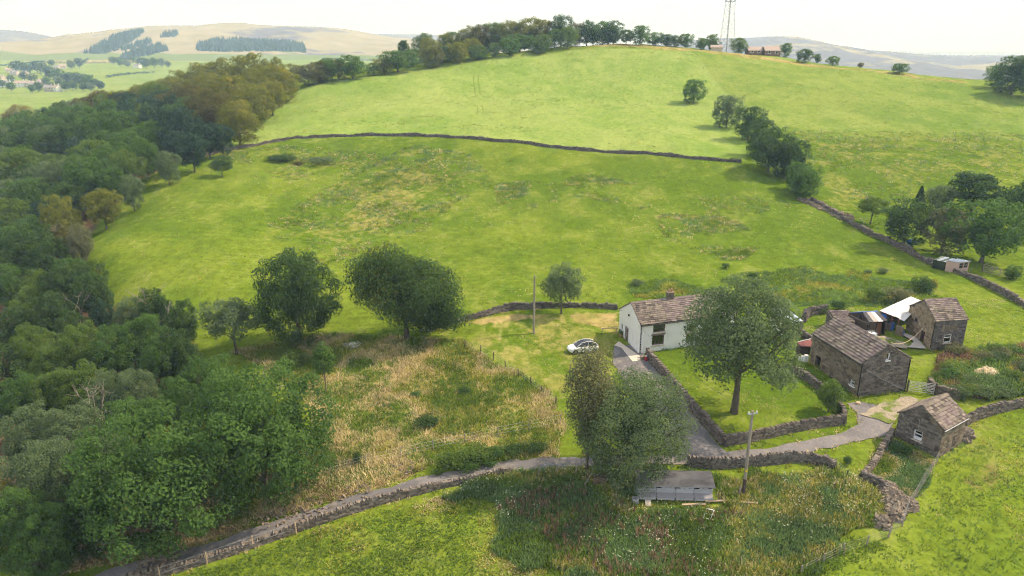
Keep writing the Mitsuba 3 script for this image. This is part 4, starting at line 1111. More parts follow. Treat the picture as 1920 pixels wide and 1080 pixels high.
def crown(seed, P, leaves, size, r, flat=0.75, droop=0.0, aspect=0.7):
    """leaf mesh of a crown; P as from puffs, r the crown radius in metres"""
    g = np.random.default_rng(seed + 1000)
    w = P[:, 3] ** 2
    which = g.choice(len(P), leaves, p=w / w.sum())
    d = unit(g.normal(size=(leaves, 3)) + [0, 0, 0.35])
    rad = P[which, 3] * np.where(g.random(leaves) < 0.8, g.uniform(0.78, 1.12, leaves), g.uniform(0.3, 0.9, leaves))
    c = P[which, :3] + d * rad[:, None] * [1, 1, flat]
    if droop:
        k = g.random(leaves) < droop
        c[k, 2] -= g.uniform(0, 0.38, k.sum()) * g.random(k.sum())
    mid = P[:, :3].mean(0)
    nrm = unit(0.75 * d + 0.35 * unit(c - mid) + 0.75 * g.normal(size=(leaves, 3)) * 0.6)
    v, f = leaf_quads(c * r, nrm, size, seed + 5, aspect)
    tone = np.clip(0.55 * g.random(len(P))[which] + 0.45 * g.random(leaves), 0, 1)
    uv = np.stack([np.repeat(tone, 4), np.repeat(0.6 * g.random(len(P))[which] + 0.4 * g.random(leaves), 4)], 1)
    return v, f, uv


def limbs(seed, P, r, h0, trunk_r, count=9, sides=6, top=0.8, forks=1, lean=0.03):
    """trunk and limbs reaching into the lobes"""
    g = np.random.default_rng(seed + 77)
    top_z = P[:, 2].mean() * r * top
    ks = np.linspace(0, 1, 6)
    path = np.column_stack([np.cumsum(g.normal(0, lean * r * 0.4, 6)), np.cumsum(g.normal(0, lean * r * 0.4, 6)), -0.3 + ks * (top_z + 0.3)])
    path[:, :2] -= path[0, :2]
    parts = [tube(path, trunk_r * (1.25 - 0.85 * ks ** 0.8), 8)]
    for k in g.choice(len(P), min(count, len(P)), replace=False):
        u = g.uniform(0.45, 0.95)
        s = np.array([np.interp(u, ks, path[:, j]) for j in range(3)])
        e = P[k, :3] * r
        m = (s + e) / 2 + [0, 0, -0.1 * r * g.random()]
        parts.append(tube(np.array([s, s * 0.55 + m * 0.45, m, e]), trunk_r * np.array([0.5, 0.38, 0.26, 0.08]), sides - 1))
    return join(parts)


PROTO = {}


def proto(name, H, r, crown_mesh, wood_mesh):
    v, f, uv = crown_mesh
    PROTO.setdefault(name, []).append(dict(H=H, r=r, crown=mikit.ply((v, f), 'leaf_g', uv=uv), wood=mikit.ply(wood_mesh, 'mat_bark', smooth=True)))


def make_broad(name, seed, H, r, n, leaves, size, cz, rz, trunk, low=-0.55, pr=(0.20, 0.34), flat=0.75, droop=0.0, fill=0.45, count=9, spread=1.0):
    P = puffs(seed, n, cz, rz, low, spread, pr, fill)
    top = (P[:, 2] + P[:, 3] * flat).max() * r
    P[:, 2] *= H / top
    proto(name, H, r, crown(seed, P, leaves, size, r, flat, droop), limbs(seed, P, r, 0, trunk, count))


# near trees: many small leaves
for s_ in range(3):
    make_broad('near', 11 + s_, 10, 5, 105, 25000, 0.118, 0.95, 0.92, 0.26, low=-0.98, pr=(0.12, 0.22), fill=0.65, spread=1.08)
make_broad('oak', 31, 12, 6.5, 120, 32000, 0.135, 0.90, 0.92, 0.36, low=-0.97, pr=(0.12, 0.21), spread=1.08)
PW = puffs(41, 80, 0.74, 0.70, -0.97, 0.78, (0.14, 0.23), 0.5)
PW2 = puffs(42, 56, 0.98, 0.70, -0.85, 0.62, (0.13, 0.21), 0.5)
PW[:, 0] += 0.22
PW2[:, 0] -= 0.36
PW3 = puffs(43, 30, 0.38, 0.40, -0.95, 0.45, (0.12, 0.20), 0.4)
PW3[:, 0] += 0.52
PWA = np.vstack([PW, PW2, PW3])
PWA[:, 2] *= 13 / ((PWA[:, 2] + PWA[:, 3] * 0.75).max() * 8.7)
proto('oak_wide', 13, 8.7, crown(41, PWA, 46000, 0.14, 8.7), limbs(41, PWA, 8.7, 0, 0.40, 14))
# the ash: open tiered crown on a straight trunk
PA = puffs(51, 84, 1.34, 1.02, -0.72, 0.95, (0.13, 0.23), 0.4)
PA[:, :2] *= (1.24 - 0.62 * np.clip(PA[:, 2:3] / PA[:, 2].max(), 0, 1) ** 1.5)
PA[:, 2] *= 15 / ((PA[:, 2] + PA[:, 3] * 0.7).max() * 6.6)
proto('ash', 15, 6.6, crown(51, PA, 25000, 0.125, 6.6, 0.7, 0.12), limbs(51, PA, 6.6, 0, 0.36, 16, lean=0.01))
# weeping birch and willow: fine hanging sprays
PB = puffs(61, 60, 2.2, 2.1, -0.85, 0.9, (0.22, 0.40), 0.5)
PB[:, 2] *= 12.6 / ((PB[:, 2] + PB[:, 3]).max() * 2.9)
proto('birch', 12.6, 2.9, crown(61, PB, 9000, 0.125, 2.9, 1.25, 0.55, 0.5), limbs(61, PB, 2.9, 0, 0.16, 16))
PL = puffs(71, 110, 0.90, 0.92, -1.0, 1.08, (0.13, 0.24), 0.4)
PL[:, 2] *= 10.7 / ((PL[:, 2] + PL[:, 3] * 0.8).max() * 5.1)
proto('willow', 10.7, 5.1, crown(71, PL, 26000, 0.125, 5.1, 0.8, 0.25, 0.45), limbs(71, PL, 5.1, 0, 0.30, 16))
make_broad('ash_small', 81, 7.5, 3.8, 44, 7000, 0.13, 1.15, 0.75, 0.16, low=-0.6, pr=(0.17, 0.28), droop=0.2, fill=0.5)
make_broad('sapling', 82, 6.2, 1.4, 26, 3200, 0.10, 2.6, 1.8, 0.07, low=-0.75, pr=(0.30, 0.5))
make_broad('hawthorn', 83, 5.5, 2.7, 40, 5500, 0.10, 1.15, 0.85, 0.12, low=-0.85, pr=(0.18, 0.30))
make_broad('shrubby', 84, 4, 1.6, 30, 3600, 0.085, 1.3, 1.1, 0.07, low=-0.8, pr=(0.2, 0.38))
# farther trees: fewer, larger leaf sprays
for s_ in range(4):
    make_broad('mid', 101 + s_, 11, 5, 75, 7000, 0.20, 1.08, 1.0, 0.25, low=-0.98, pr=(0.14, 0.26), fill=0.35, spread=1.08)
for s_ in range(3):
    make_broad('hedge', 121 + s_, 9, 4.5, 60, 5200, 0.20, 0.95, 0.98, 0.22, low=-1.0, pr=(0.15, 0.27), fill=0.35, spread=1.1)
make_broad('pine', 131, 11, 5, 60, 5000, 0.25, 1.25, 1.0, 0.25, low=-0.8, pr=(0.14, 0.24))
for s_ in range(2):
    make_broad('tiny', 141 + s_, 10, 5, 26, 420, 0.75, 1.1, 0.9, 0.3, low=-0.9, pr=(0.26, 0.40), count=3)
make_broad('bush', 151, 2, 1.4, 24, 1500, 0.085, 0.62, 0.62, 0.05, low=-0.8, pr=(0.22, 0.40))
make_broad('bush', 152, 2, 1.4, 26, 1500, 0.085, 0.60, 0.60, 0.05, low=-0.8, pr=(0.20, 0.44))


def conifer_mesh(seed, H, r, tiers, leaves, size):
    g = np.random.default_rng(seed)
    z = g.random(leaves) ** 0.8
    tier = np.floor(z * tiers) / tiers
    rr = r * (1 - tier) * (0.75 + 0.25 * (1 - (z * tiers) % 1)) * np.sqrt(g.uniform(0.25, 1, leaves))
    a = g.uniform(0, 2 * np.pi, leaves)
    c = np.column_stack([rr * np.cos(a), rr * np.sin(a), 0.08 * H + z * 0.92 * H - 0.12 * rr])
    nrm = unit(np.column_stack([np.cos(a), np.sin(a), np.full(leaves, 0.9)]) + 0.6 * g.normal(size=(leaves, 3)))
    v, f = leaf_quads(c, nrm, size, seed)
    return v, f, np.repeat(g.random((leaves, 2)), 4, 0)


proto('conifer', 9, 2.2, conifer_mesh(161, 9, 2.2, 9, 2600, 0.22), tube([[0, 0, -0.3], [0, 0, 4], [0, 0, 8.6]], [0.18, 0.12, 0.02]))


def bare_tree(seed, H, spread):
    g = np.random.default_rng(seed)
    parts = []

    def grow_(p, d, L, r, depth):
        m = p + d * L * 0.5 + g.normal(0, 0.05 * L, 3)
        e = p + d * L
        parts.append(tube(np.array([p, m, e]), [r, r * 0.8, r * 0.5], 5))
        if depth:
            for _ in range(3 if depth > 1 else 4):
                grow_(m * 0.35 + e * 0.65, unit(d + g.normal(0, spread, 3)), L * g.uniform(0.55, 0.8), r * 0.5, depth - 1)
    grow_(np.array([0, 0, -0.3]), np.array([0, 0, 1.0]), H * 0.42, 0.16, 3)
    return join(parts)


BARE = [mikit.ply(bare_tree(s, 8.5, 0.55), 'mat_wood_grey', smooth=True) for s in (3, 5)]


def plant(kind, x, y, H, r, species, label, cat='tree', group=None, name=None, turn=None, sink=0.0):
    opts = PROTO[kind]
    i = int(abs(x * 7.3 + y * 3.1)) % len(opts)
    p = opts[i]
    key = thing(name or {'bush': 'bush', 'birch': 'birch_tree', 'conifer': 'conifer', 'pine': 'pine_tree', 'oak': 'oak_tree', 'oak_wide': 'oak_tree', 'ash': 'ash_tree', 'willow': 'willow_tree',
                         'hawthorn': 'hawthorn', 'shrubby': 'garden_tree'}.get(kind, 'broadleaf_tree'), label, cat, group)
    a = (x * 37 + y * 53) % 360 if turn is None else turn
    to = T().translate([float(x), float(y), float(gz([x], [y])[0]) - sink]).rotate([0, 0, 1], float(a)).scale([r / p['r'] * (1 + 0.13 * math.sin(x * 5.1 + y)), r / p['r'] * (1 + 0.13 * math.cos(x * 3.3 + y * 1.7)), H / p['H']])
    put(key, 'crown', {**p['crown'], 'bsdf': {'type': 'ref', 'id': 'leaf_' + species.lower()}}, to=to)
    put(key, 'trunk', p['wood'], to=to)
    return key


SPEC = {'oak': 'D', 'oak_wide': 'D', 'ash': 'M', 'birch': 'T', 'willow': 'M', 'hawthorn': 'M', 'sapling': 'G', 'ash_small': 'M', 'shrubby': 'L', 'hedge': 'G', 'pine': 'C', 'conifer': 'C', 'mid': 'G'}
SP_BY_LABEL = [('light small tree', 'L'), ('broad dark oak with a twin', 'D'), ('lone dark hawthorn', 'D'), ('light green bush', 'L'), ('small brown bush', 'R'), ('largest green', 'G'), ('grey leaved tree left', 'M'), ('pale tree second', 'M'), ('lowest tree of the hedge', 'G'),
               ('dark', 'D'), ('paler', 'L'), ('pale olive', 'T'), ('round tree just right', 'L')]
ridge_n = 0
RIDGE_MIX = ['O', 'T', 'G', 'G', 'L', 'G', 'D', 'G', 'O', 'D', 'O', 'O', 'B', 'L', 'O', 'O', 'G', 'O', 'L', 'B', 'D', 'G', 'L', 'D', 'G', 'G', 'D', 'D', 'G', 'G', 'D', 'O', 'O', 'M', 'M', 'B', 'O', 'M']
ORD = ['first', 'second', 'third', 'fourth', 'fifth', 'sixth', 'seventh', 'eighth', 'ninth', 'tenth', 'eleventh', 'twelfth', 'thirteenth', 'fourteenth', 'fifteenth', 'sixteenth', 'seventeenth', 'eighteenth', 'nineteenth', 'twentieth']
NAMES = {'O': 'olive gold', 'B': 'brownish', 'C': 'dark blue green', 'G': 'mid green', 'D': 'dark green', 'L': 'light green', 'M': 'grey green', 'Y': 'yellow', 'T': 'tan'}
ridge_order = {}
rt = [t for t in TREES if t[5] is None]
byc = {}
for k_, t_ in enumerate(rt):
    byc.setdefault(RIDGE_MIX[k_ % len(RIDGE_MIX)], []).append((t_[1] / t_[2], k_))
for sp_, l_ in byc.items():
    for j_, (_, k_) in enumerate(sorted(l_)):
        ridge_order[k_] = f'{NAMES[sp_]} tree of the wood along the hilltop, {ORD[j_]} of that colour from the left'
for kind_, x_, y_, h_, r_, lab_, grp_, cat_ in TREES:
    if lab_ is None:
        sp_ = RIDGE_MIX[ridge_n % len(RIDGE_MIX)]
        lab_ = ridge_order[ridge_n]
        ridge_n += 1
    else:
        sp_ = next((b for a, b in SP_BY_LABEL if a in lab_), SPEC[kind_])
        if sp_ == 'R':
            sp_ = 'B'
    if kind_ in ('oak', 'oak_wide') and y_ > 110:
        kind_ = 'mid'
    if kind_ == 'birch' and y_ > 110:
        kind_ = 'hedge'
    if grp_ == 'trees round the pink shed':
        r_ *= 1.12
    plant(kind_, x_, y_, h_, r_, sp_, lab_, cat_, grp_, turn=0 if kind_ == 'oak_wide' else None)
for sp_, x_, y_, h_, r_, lab_ in CANOPY:
    grp_ = 'trees of the wood on the left'
    kind_ = 'near' if y_ < 95 else 'mid'
    sp_ = {'R': 'B'}.get(sp_, sp_)
    plant(kind_, x_, y_, h_, r_ * 1.06, sp_, lab_, 'tree', grp_)


# ---------------------------------------------------------------- drystone walls
def drystone(line, label, h=1.15, thick=0.6, course=0.2, length=(0.25, 0.6), cope=0.3, ruin=0.15, seed=1, kind=0.0, cat='wall', cope_gap=0.15):
    g = np.random.default_rng(seed)
    p = smooth_line(LINES[line] if isinstance(line, str) else line, 0.4)
    s = np.r_[0, np.cumsum(np.linalg.norm(np.diff(p, axis=0), axis=1))]
    L = s[-1]
    gzs = gz(p[:, 0], p[:, 1])

    def pose(u):
        x, y, z = (np.interp(u, s, q) for q in (p[:, 0], p[:, 1], gzs))
        e = 0.3
        d = unit(np.column_stack([np.interp(u + e, s, p[:, 0]) - np.interp(u - e, s, p[:, 0]), np.interp(u + e, s, p[:, 1]) - np.interp(u - e, s, p[:, 1])]))
        return x, y, z, d

    def height(u):
        return h * (1 - ruin + 2 * ruin * meshkit.noise(np.column_stack([u * 0.22, u * 0, u * 0 + seed]), 2) - 0.5 * ruin * meshkit.noise(np.column_stack([u * 1.1, u * 0, u * 0]), seed))
    B, C = Boxes(), Boxes()
    n = int(h / course)
    for k in range(n + 1):
        for side in (-1, 1):
            cut = [g.uniform(-0.3, 0)]
            while cut[-1] < L:
                cut.append(cut[-1] + g.uniform(*length))
            cut = np.clip(np.array(cut), 0, L)
            a, b = cut[:-1], cut[1:]
            m = (a + b) / 2
            hh = height(m)
            keep = (k + 0.6) * course < hh
            a, b, m = a[keep], b[keep], m[keep]
            if not len(m):
                continue
            x, y, z, d = pose(m)
            nrm = np.column_stack([-d[:, 1], d[:, 0]]) * side
            taper = thick / 2 * (1 - 0.3 * k / max(n, 1))
            off = taper * 0.5 + g.uniform(-0.03, 0.03, len(m))
            c = np.column_stack([x + nrm[:, 0] * off, y + nrm[:, 1] * off, z + (k + 0.5) * course - 0.06 + g.uniform(-0.015, 0.015, len(m))])
            tilt = g.uniform(-0.06, 0.06, len(m))
            ax = np.column_stack([d, tilt]) * ((b - a) / 2 * 0.97)[:, None]
            ay = np.column_stack([nrm, 0 * m]) * (taper * 0.5)
            B.add(c, ax, ay, np.column_stack([0 * m, 0 * m, 0 * m + course * 0.49]), g.random(len(m)) ** 1.3, kind, 0.12)
    key = thing('drystone_wall', label, cat)
    put(key, 'stone', B.ply('mat_stone'), kind='stuff')
    if cope:
        cut = [0.0]
        while cut[-1] < L:
            cut.append(cut[-1] + g.uniform(cope_gap * 0.7, cope_gap * 1.5))
        m = np.array(cut[:-1])
        w = np.diff(cut)
        hh = np.floor(height(m) / course) * course
        keep = g.random(len(m)) > 0.06 + ruin * 0.45
        m, w, hh = m[keep], w[keep], hh[keep]
        x, y, z, d = pose(m)
        lean = g.normal(0.15, 0.32, len(m))
        ht = cope * g.uniform(0.45, 1.2, len(m))
        up = unit(np.column_stack([d * lean[:, None], np.ones(len(m))]))
        nrm = np.column_stack([-d[:, 1], d[:, 0], 0 * m])
        c = np.column_stack([x, y, z + hh - 0.06]) + up * (ht / 2)[:, None]
        C.add(c, unit(np.cross(nrm, up)) * (w * 0.42)[:, None], nrm * (thick * 0.36 * g.uniform(0.8, 1.15, len(m)))[:, None], up * (ht / 2)[:, None], 0.25 + 0.75 * g.random(len(m)), kind, 0.18)
        put(key, 'coping_stone', C.ply('mat_stone'), kind='stuff')
    return key


drystone('wall_lane', 'long low drystone wall on the near side of the narrow lane', 0.72, 0.55, 0.15, (0.18, 0.42), 0.24, 0.30, 1, 0.25)
drystone('wall_road', 'drystone wall with upright coping stones behind the grey poultry shed', 0.95, 0.55, 0.17, (0.2, 0.45), 0.34, 0.10, 2, 0.1)
drystone('wall_drive', 'garden drystone wall along the right of the driveway', 1.15, 0.55, 0.17, (0.22, 0.5), 0.28, 0.06, 3, 0.2)
drystone('wall_garden_front', 'garden drystone wall above the curving tarmac road', 0.95, 0.55, 0.17, (0.22, 0.5), 0.3, 0.08, 4, 0.2)
drystone('wall_garden_side', 'garden drystone wall facing the long stone barn', 0.95, 0.55, 0.17, (0.22, 0.5), 0.26, 0.10, 5, 0.15)
drystone('wall_garden_back', 'tumbled drystone wall between the mown lawn and the pasture', 0.85, 0.6, 0.2, (0.25, 0.6), 0.26, 0.42, 6)
drystone('wall_yard', 'low broken drystone wall running down from the small stone barn', 0.65, 0.6, 0.16, (0.22, 0.5), 0.25, 0.30, 7, 0.3)
drystone('wall_yard_front', 'short drystone wall leading to the rubble heap', 0.95, 0.55, 0.17, (0.22, 0.5), 0.26, 0.1, 8)
drystone('wall_right', 'drystone wall running to the right edge beyond the small barn', 1.0, 0.6, 0.19, (0.25, 0.6), 0.28, 0.2, 9, 0.15)
drystone('wall_gate_stub', 'curved stub of drystone wall beside the metal field gate', 0.85, 0.55, 0.18, (0.25, 0.5), 0.25, 0.2, 10, 0.2)
drystone('wall_hedge', 'long drystone wall falling from the hedge line past the pink shed', 1.05, 0.6, 0.22, (0.3, 0.7), 0.28, 0.32, 11, 0.1, cope_gap=0.22)
drystone('wall_upper', 'dark drystone wall curving across the hill between two pastures', 0.85, 0.55, 0.22, (0.4, 0.9), 0.24, 0.28, 12, cope_gap=0.34)


# ---------------------------------------------------------------- buildings
UP = np.array([0, 0, 1.0])
SLATES = []
for k_ in range(6):
    b_ = Boxes().add([[0, 0, 0]], [0.5, 0, 0], [0, 0.5, 0], [0, 0, 0.5], (k_ + 0.5) / 6, 0, 0.06)
    SLATES.append(b_.ply('mat_slate_stone'))


def frame3(o, x, y, z):
    m = np.eye(4)
    m[:3, 0], m[:3, 1], m[:3, 2], m[:3, 3] = x, y, z, o
    return T(m.tolist())


def slates(key, o, e, s, length, run, course, width, seed, parts=300, thick=0.085):
    """stone slates in courses on a slope: o the eave corner, e along the eave, s up the slope"""
    g = np.random.default_rng(seed)
    nrm = np.cross(e, s)
    if nrm[2] < 0:
        nrm = -nrm
    n = max(1, round(run / course))
    c = run / n
    rows, rest, made = [], Boxes(), 0
    for k in range(n):
        w0 = width * (1.15 - 0.4 * k / n)
        x = -g.uniform(0, w0)
        while x < length:
            w = w0 * g.uniform(0.7, 1.3)
            a, b = max(x, -0.03), min(x + w, length + 0.03)
            if b - a > 0.12:
                rows.append((k, a, b))
            x += w
    keep = set(range(len(rows)))
    for i, (k, a, b) in enumerate(rows):
        tilt = thick * 0.95 / c
        d = unit(s - nrm * tilt * g.uniform(0.7, 1.3))
        nn = np.cross(e, d)
        nn = nn if nn[2] > 0 else -nn
        ln = c * 1.45 * g.uniform(0.94, 1.06)
        mid = o + e * (a + b) / 2 + s * (k * c - 0.03 * g.random()) + d * ln / 2 + nrm * (thick * 1.1)
        th = thick * g.uniform(0.8, 1.25)
        if made < parts:
            made += 1
            put(key, 'slate', SLATES[g.integers(6)], to=frame3(mid, e * (b - a - 0.02), d * ln, nn * th))
        else:
            rest.add([mid], e * (b - a - 0.02) / 2, d * ln / 2, nn * th / 2, g.random(), 0, 0.05)
    if rest.v:
        put(key, 'remaining_slates', rest.ply('mat_slate_stone'), kind='stuff')


def panel(fr, outline, holes, thick):
    poly = Polygon(outline)
    for a, b, c, d in holes:
        poly = poly.difference(shapely.box(a, c, b, d))
    parts = []
    for gm in getattr(poly, 'geoms', [poly]):
        m = trimesh.creation.extrude_polygon(gm, thick, engine='earcut')
        P, a, n = fr
        v = P + m.vertices[:, :1] * a + m.vertices[:, 1:2] * UP - (thick - m.vertices[:, 2:3]) * n
        parts.append((v, m.faces))
    return join(parts)


def face_stones(fr, outline, holes, seed, kind, course=0.24, length=(0.3, 0.7), proud=0.03, top=0.95):
    """coursed stones standing a little proud of the wall, kept inside its outline and clear of its openings"""
    g = np.random.default_rng(seed)
    poly = Polygon(outline)
    x0, y0, x1, y1 = poly.bounds
    S0, S1, H0, H1 = [], [], [], []
    h = y0
    while h < y1:
        ch = course * g.uniform(0.75, 1.25)
        x = x0 - g.uniform(0, 0.3)
        while x < x1:
            w = g.uniform(*length)
            S0.append(max(x, x0)), S1.append(min(x + w, x1)), H0.append(h), H1.append(h + ch)
            x += w
        h += ch
    S0, S1, H0, H1 = map(np.array, (S0, S1, H0, H1))
    ok = S1 - S0 > 0.08
    for cx, cy in ((S0, H0), (S1, H0), (S0, H1), (S1, H1)):
        ok &= shapely.contains_xy(poly.buffer(0.03), cx, cy)
    for a, b, c, d in holes:
        ok &= ~((S1 > a - 0.02) & (S0 < b + 0.02) & (H1 > c - 0.02) & (H0 < d + 0.02))
    S0, S1, H0, H1 = S0[ok], S1[ok], H0[ok], H1[ok]
    n = len(S0)
    j = 0.012
    return Boxes().wall(fr, S0 + j, S1 - j, H0 + j, H1 - j, -0.02, proud * g.uniform(0.5, 1.3, n), g.random(n), kind, 0.0)


def window(key, fr, a, b, c, d, bsdf='mat_white_paint', depth=0.12, bars_v=1, bars_h=1, sill=None, w=0.07, lintel=None, panel_low=0.0):
    k = numbered(key + '__window')
    f = Boxes().wall(fr, [a, b - w, a + w, a + w], [a + w, b, b - w, b - w], [c, c, c, d - w], [d, d, c + w, d], -depth - 0.06, -depth + 0.01)
    for i in range(1, bars_v):
        x = a + (b - a) * i / bars_v
        f.wall(fr, x - w * 0.4, x + w * 0.4, c + w, d - w, -depth - 0.05, -depth + 0.005)
    for i in range(1, bars_h):
        y = c + (d - c) * (1 - 0.38 * i)
        f.wall(fr, a + w, b - w, y - w * 0.45, y + w * 0.45, -depth - 0.055, -depth + 0.008)
    if panel_low:
        f.wall(fr, a + w, b - w, c + w, c + w + panel_low, -depth - 0.05, -depth - 0.005)
    put(k, 'frame', f.ply(bsdf))
    P, ax, n = fr
    q = [P + x * ax + y * UP - (depth + 0.03) * n for x, y in ((a + 0.02, c + 0.02), (b - 0.02, c + 0.02), (b - 0.02, d - 0.02), (a + 0.02, d - 0.02))]
    put(k, 'pane', mikit.ply((np.array(q), np.array([[0, 1, 2, 3]])), 'mat_pane'))
    if sill:
        put(k, 'sill', Boxes().wall(fr, a - 0.1, b + 0.1, c - 0.14, c - 0.004, -0.05, 0.09, 0.8, 0.5).ply(sill))
    if lintel:
        put(k, 'lintel', Boxes().wall(fr, a - 0.15, b + 0.15, d + 0.004, d + 0.2, -0.05, 0.05, 0.6, 0.3).ply(lintel))


def gabled(key, P0, g, l, W, L, h0, h1, gr, hr, z0, openings, wall_mat='mat_stone', stone_kind=None, thick=0.42, over=0.16, seed=1, slope_parts=(300, 300), course=0.30, width=0.5, verge=0.06, back_h=None):
    """walls, roof and slates of a house. P0 corner; g along the gable, l along the ridge; h0, h1 eaves at g=0 and g=W; ridge at gr, hr"""
    g, l = unit(np.array([*g, 0.0])), unit(np.array([*l, 0.0]))
    O = np.array([P0[0], P0[1], z0])
    base = -0.6
    gab = [(0, base), (W, base), (W, h1), (gr, hr), (0, h0)]
    frames = {'gable': (O, g, -l), 'far_gable': (O + l * L, g, l), 'side': (O, l, -g), 'back': (O + g * W, l, g)}
    outs = {'gable': gab, 'far_gable': gab, 'side': [(thick, base), (L - thick, base), (L - thick, h0), (thick, h0)], 'back': [(thick, base), (L - thick, base), (L - thick, h1), (thick, h1)]}
    kinds = stone_kind or {}
    for i, nm in enumerate(('gable', 'far_gable', 'side', 'back')):
        holes = [o[:4] for o in openings.get(nm, [])]
        w = put(key, 'wall', mikit.ply(panel(frames[nm], outs[nm], holes, thick), wall_mat, **({'uv': None})))
        if wall_mat == 'mat_stone':
            full = gab if 'gable' in nm else [(0, base), (L, base), (L, h0 if nm == 'side' else h1), (0, h0 if nm == 'side' else h1)]
            put(w, 'stone', face_stones(frames[nm], full, holes, seed + i, kinds.get(nm, 0.0)).ply('mat_stone'), kind='stuff')
    roof = numbered(key + '__roof')
    slabs = []
    for gi, hi, sgn, parts in ((0.0, h0, -1, slope_parts[0]), (W, h1, 1, slope_parts[1])):
        rise, dist = hr - hi, abs(gr - gi)
        s = unit(g * (-sgn) * dist + UP * rise)
        run = math.hypot(rise, dist) + over
        o = O + g * gi + UP * hi - s * over - l * verge + UP * 0.02
        ln = L + 2 * verge
        nr = np.cross(l, s)
        nr = nr if nr[2] > 0 else -nr
        slabs.append((o, s, run, ln, nr, parts))
    b = Boxes()
    for o, s, run, ln, nr, _ in slabs:
        b.add([o + l * ln / 2 + s * run / 2 + nr * 0.02], l * ln / 2, s * (run / 2 - 0.01), nr * 0.02, 0.3)
    scene[roof] = b.ply('mat_dark_timber')
    for i, (o, s, run, ln, nr, parts) in enumerate(slabs):
        slates(roof, o + nr * 0.02, l, s, ln, run, course, width, seed + 40 + i, parts)
    top = O + g * gr + UP * (hr + 0.10) - l * verge
    n = int((L + 2 * verge) / 0.6)
    q = (np.arange(n) + 0.5) * (L + 2 * verge) / n
    rb = Boxes()
    for sg in (-1, 1):
        rb.add(top + q[:, None] * l + g * sg * 0.11 - UP * 0.035, l * 0.29 * (L + 2 * verge) / n / 0.6, unit(g * sg - UP * 0.6) * 0.14, unit(UP + g * sg * 0.6) * 0.03, R.random(n) * 0.6 + 0.3, 0, 0.05)
    put(roof, 'ridge_stone', rb.ply('mat_slate_stone'), kind='stuff')
    return frames


def dark_door(key, fr, a, b, c, d, label=None, mat='mat_dark_timber', depth=0.25):
    put(key, 'door', Boxes().wall(fr, a + 0.004, b - 0.004, c, d - 0.004, -depth - 0.06, -depth).ply(mat), label)


def surround(key, fr, a, b, c, d, w=0.2, kind=0.8):
    put(key, 'door_surround', Boxes().wall(fr, [a - w, b, a - w], [a, b + w, b + w], [c, c, d], [d, d, d + w], -0.1, 0.045, [0.6, 0.7, 0.8], kind).ply('mat_stone'))


# the white farmhouse
k_ = thing('farmhouse', 'white rendered two storey farmhouse with a brown stone slate roof and chimney', 'house')
FA, FG, FL = (15.86, 84.38), (-1.63, 6.98), (5.66, 1.81)
op = {'gable': [(3.82, 4.62, -0.1, 1.78, 'd'), (5.6, 6.2, 0.9, 1.75, 'w')], 'side': [(1.79, 3.46, 2.52, 3.62, 'w'), (1.72, 3.42, 0.82, 2.14, 'w'), (6.55, 7.94, 2.1, 3.1, 'w'), (6.55, 7.8, 0.55, 1.75, 'w'), (9.9, 10.8, 0.0, 1.75, 'd')]}
fr_ = gabled(k_, FA, FG, FL, 7.0, 13.5, 3.86, 3.42, 3.3, 5.55, 0.0, op, 'mat_render_white', over=0.22, seed=3, slope_parts=(300, 0), course=0.34, width=0.55)
window(k_, fr_['side'], *op['side'][0][:4], 'mat_brown_wood', bars_v=2, sill='mat_pale_stone', w=0.09)
window(k_, fr_['side'], *op['side'][1][:4], 'mat_brown_wood', bars_v=3, sill='mat_pale_stone', lintel='mat_stone', w=0.09)
window(k_, fr_['side'], *op['side'][2][:4], 'mat_brown_wood', bars_v=2, sill='mat_pale_stone', w=0.09)
window(k_, fr_['side'], *op['side'][3][:4], 'mat_brown_wood', bars_v=2, sill='mat_pale_stone', lintel='mat_stone', w=0.09)
window(k_, fr_['gable'], *op['gable'][1][:4], 'mat_steel_grey', sill='mat_slate_blue')
dark_door(k_, fr_['gable'], *op['gable'][0][:4], 'brown wooden gable door', 'mat_brown_wood', 0.12)
dark_door(k_, fr_['side'], *op['side'][4][:4], None, 'mat_brown_wood', 0.12)
put(k_, 'door_surround', Boxes().wall(fr_['gable'], [3.66, 4.62, 3.66], [3.82, 4.78, 4.78], [-0.1, -0.1, 1.784], [1.78, 1.78, 1.94], -0.08, 0.03).ply('mat_slate_blue'))
P_, a_, n_ = fr_['side']
put(k_, 'gutter', mikit.ply(tube([P_ + a_ * x + UP * 3.70 + n_ * 0.26 for x in (-0.05, 4.5, 9, 13.4)], 0.065), 'mat_dark_paint', smooth=True))
put(k_, 'downpipe', mikit.ply(tube([P_ + a_ * 0.12 + UP * 3.68 + n_ * 0.24, P_ + a_ * 0.12 + UP * 3.3 + n_ * 0.07, P_ + a_ * 0.12 + n_ * 0.07], 0.05), 'mat_dark_paint', smooth=True))
put(k_, 'wall_light', Boxes().wall(fr_['gable'], 3.55, 3.75, 3.68, 3.92, 0, 0.16).ply('mat_dark_paint'))
put(k_, 'wall_light', Boxes().wall(fr_['side'], 6.15, 6.3, 2.65, 2.95, 0, 0.18).ply('mat_dark_paint'))
put(k_, 'eaves_board', Boxes().wall(fr_['side'], -0.02, 13.52, 3.62, 3.80, 0.02, 0.10).ply('mat_dark_timber'))
gx_, lx_ = unit(np.array([*FG, 0.0])), unit(np.array([*FL, 0.0]))
cc_ = np.array([*FA, 0.0]) + gx_ * 3.3 + lx_ * 5.5
ch_ = numbered(k_ + '__chimney')
cb_ = Boxes()
for i_ in range(7):
    for sx in (-1, 1):
        cb_.add([cc_ + UP * (5.0 + i_ * 0.2) + lx_ * sx * 0.215], lx_ * 0.205, gx_ * 0.31, UP * 0.092, R.random() * 0.5, 0.3, 0.05)
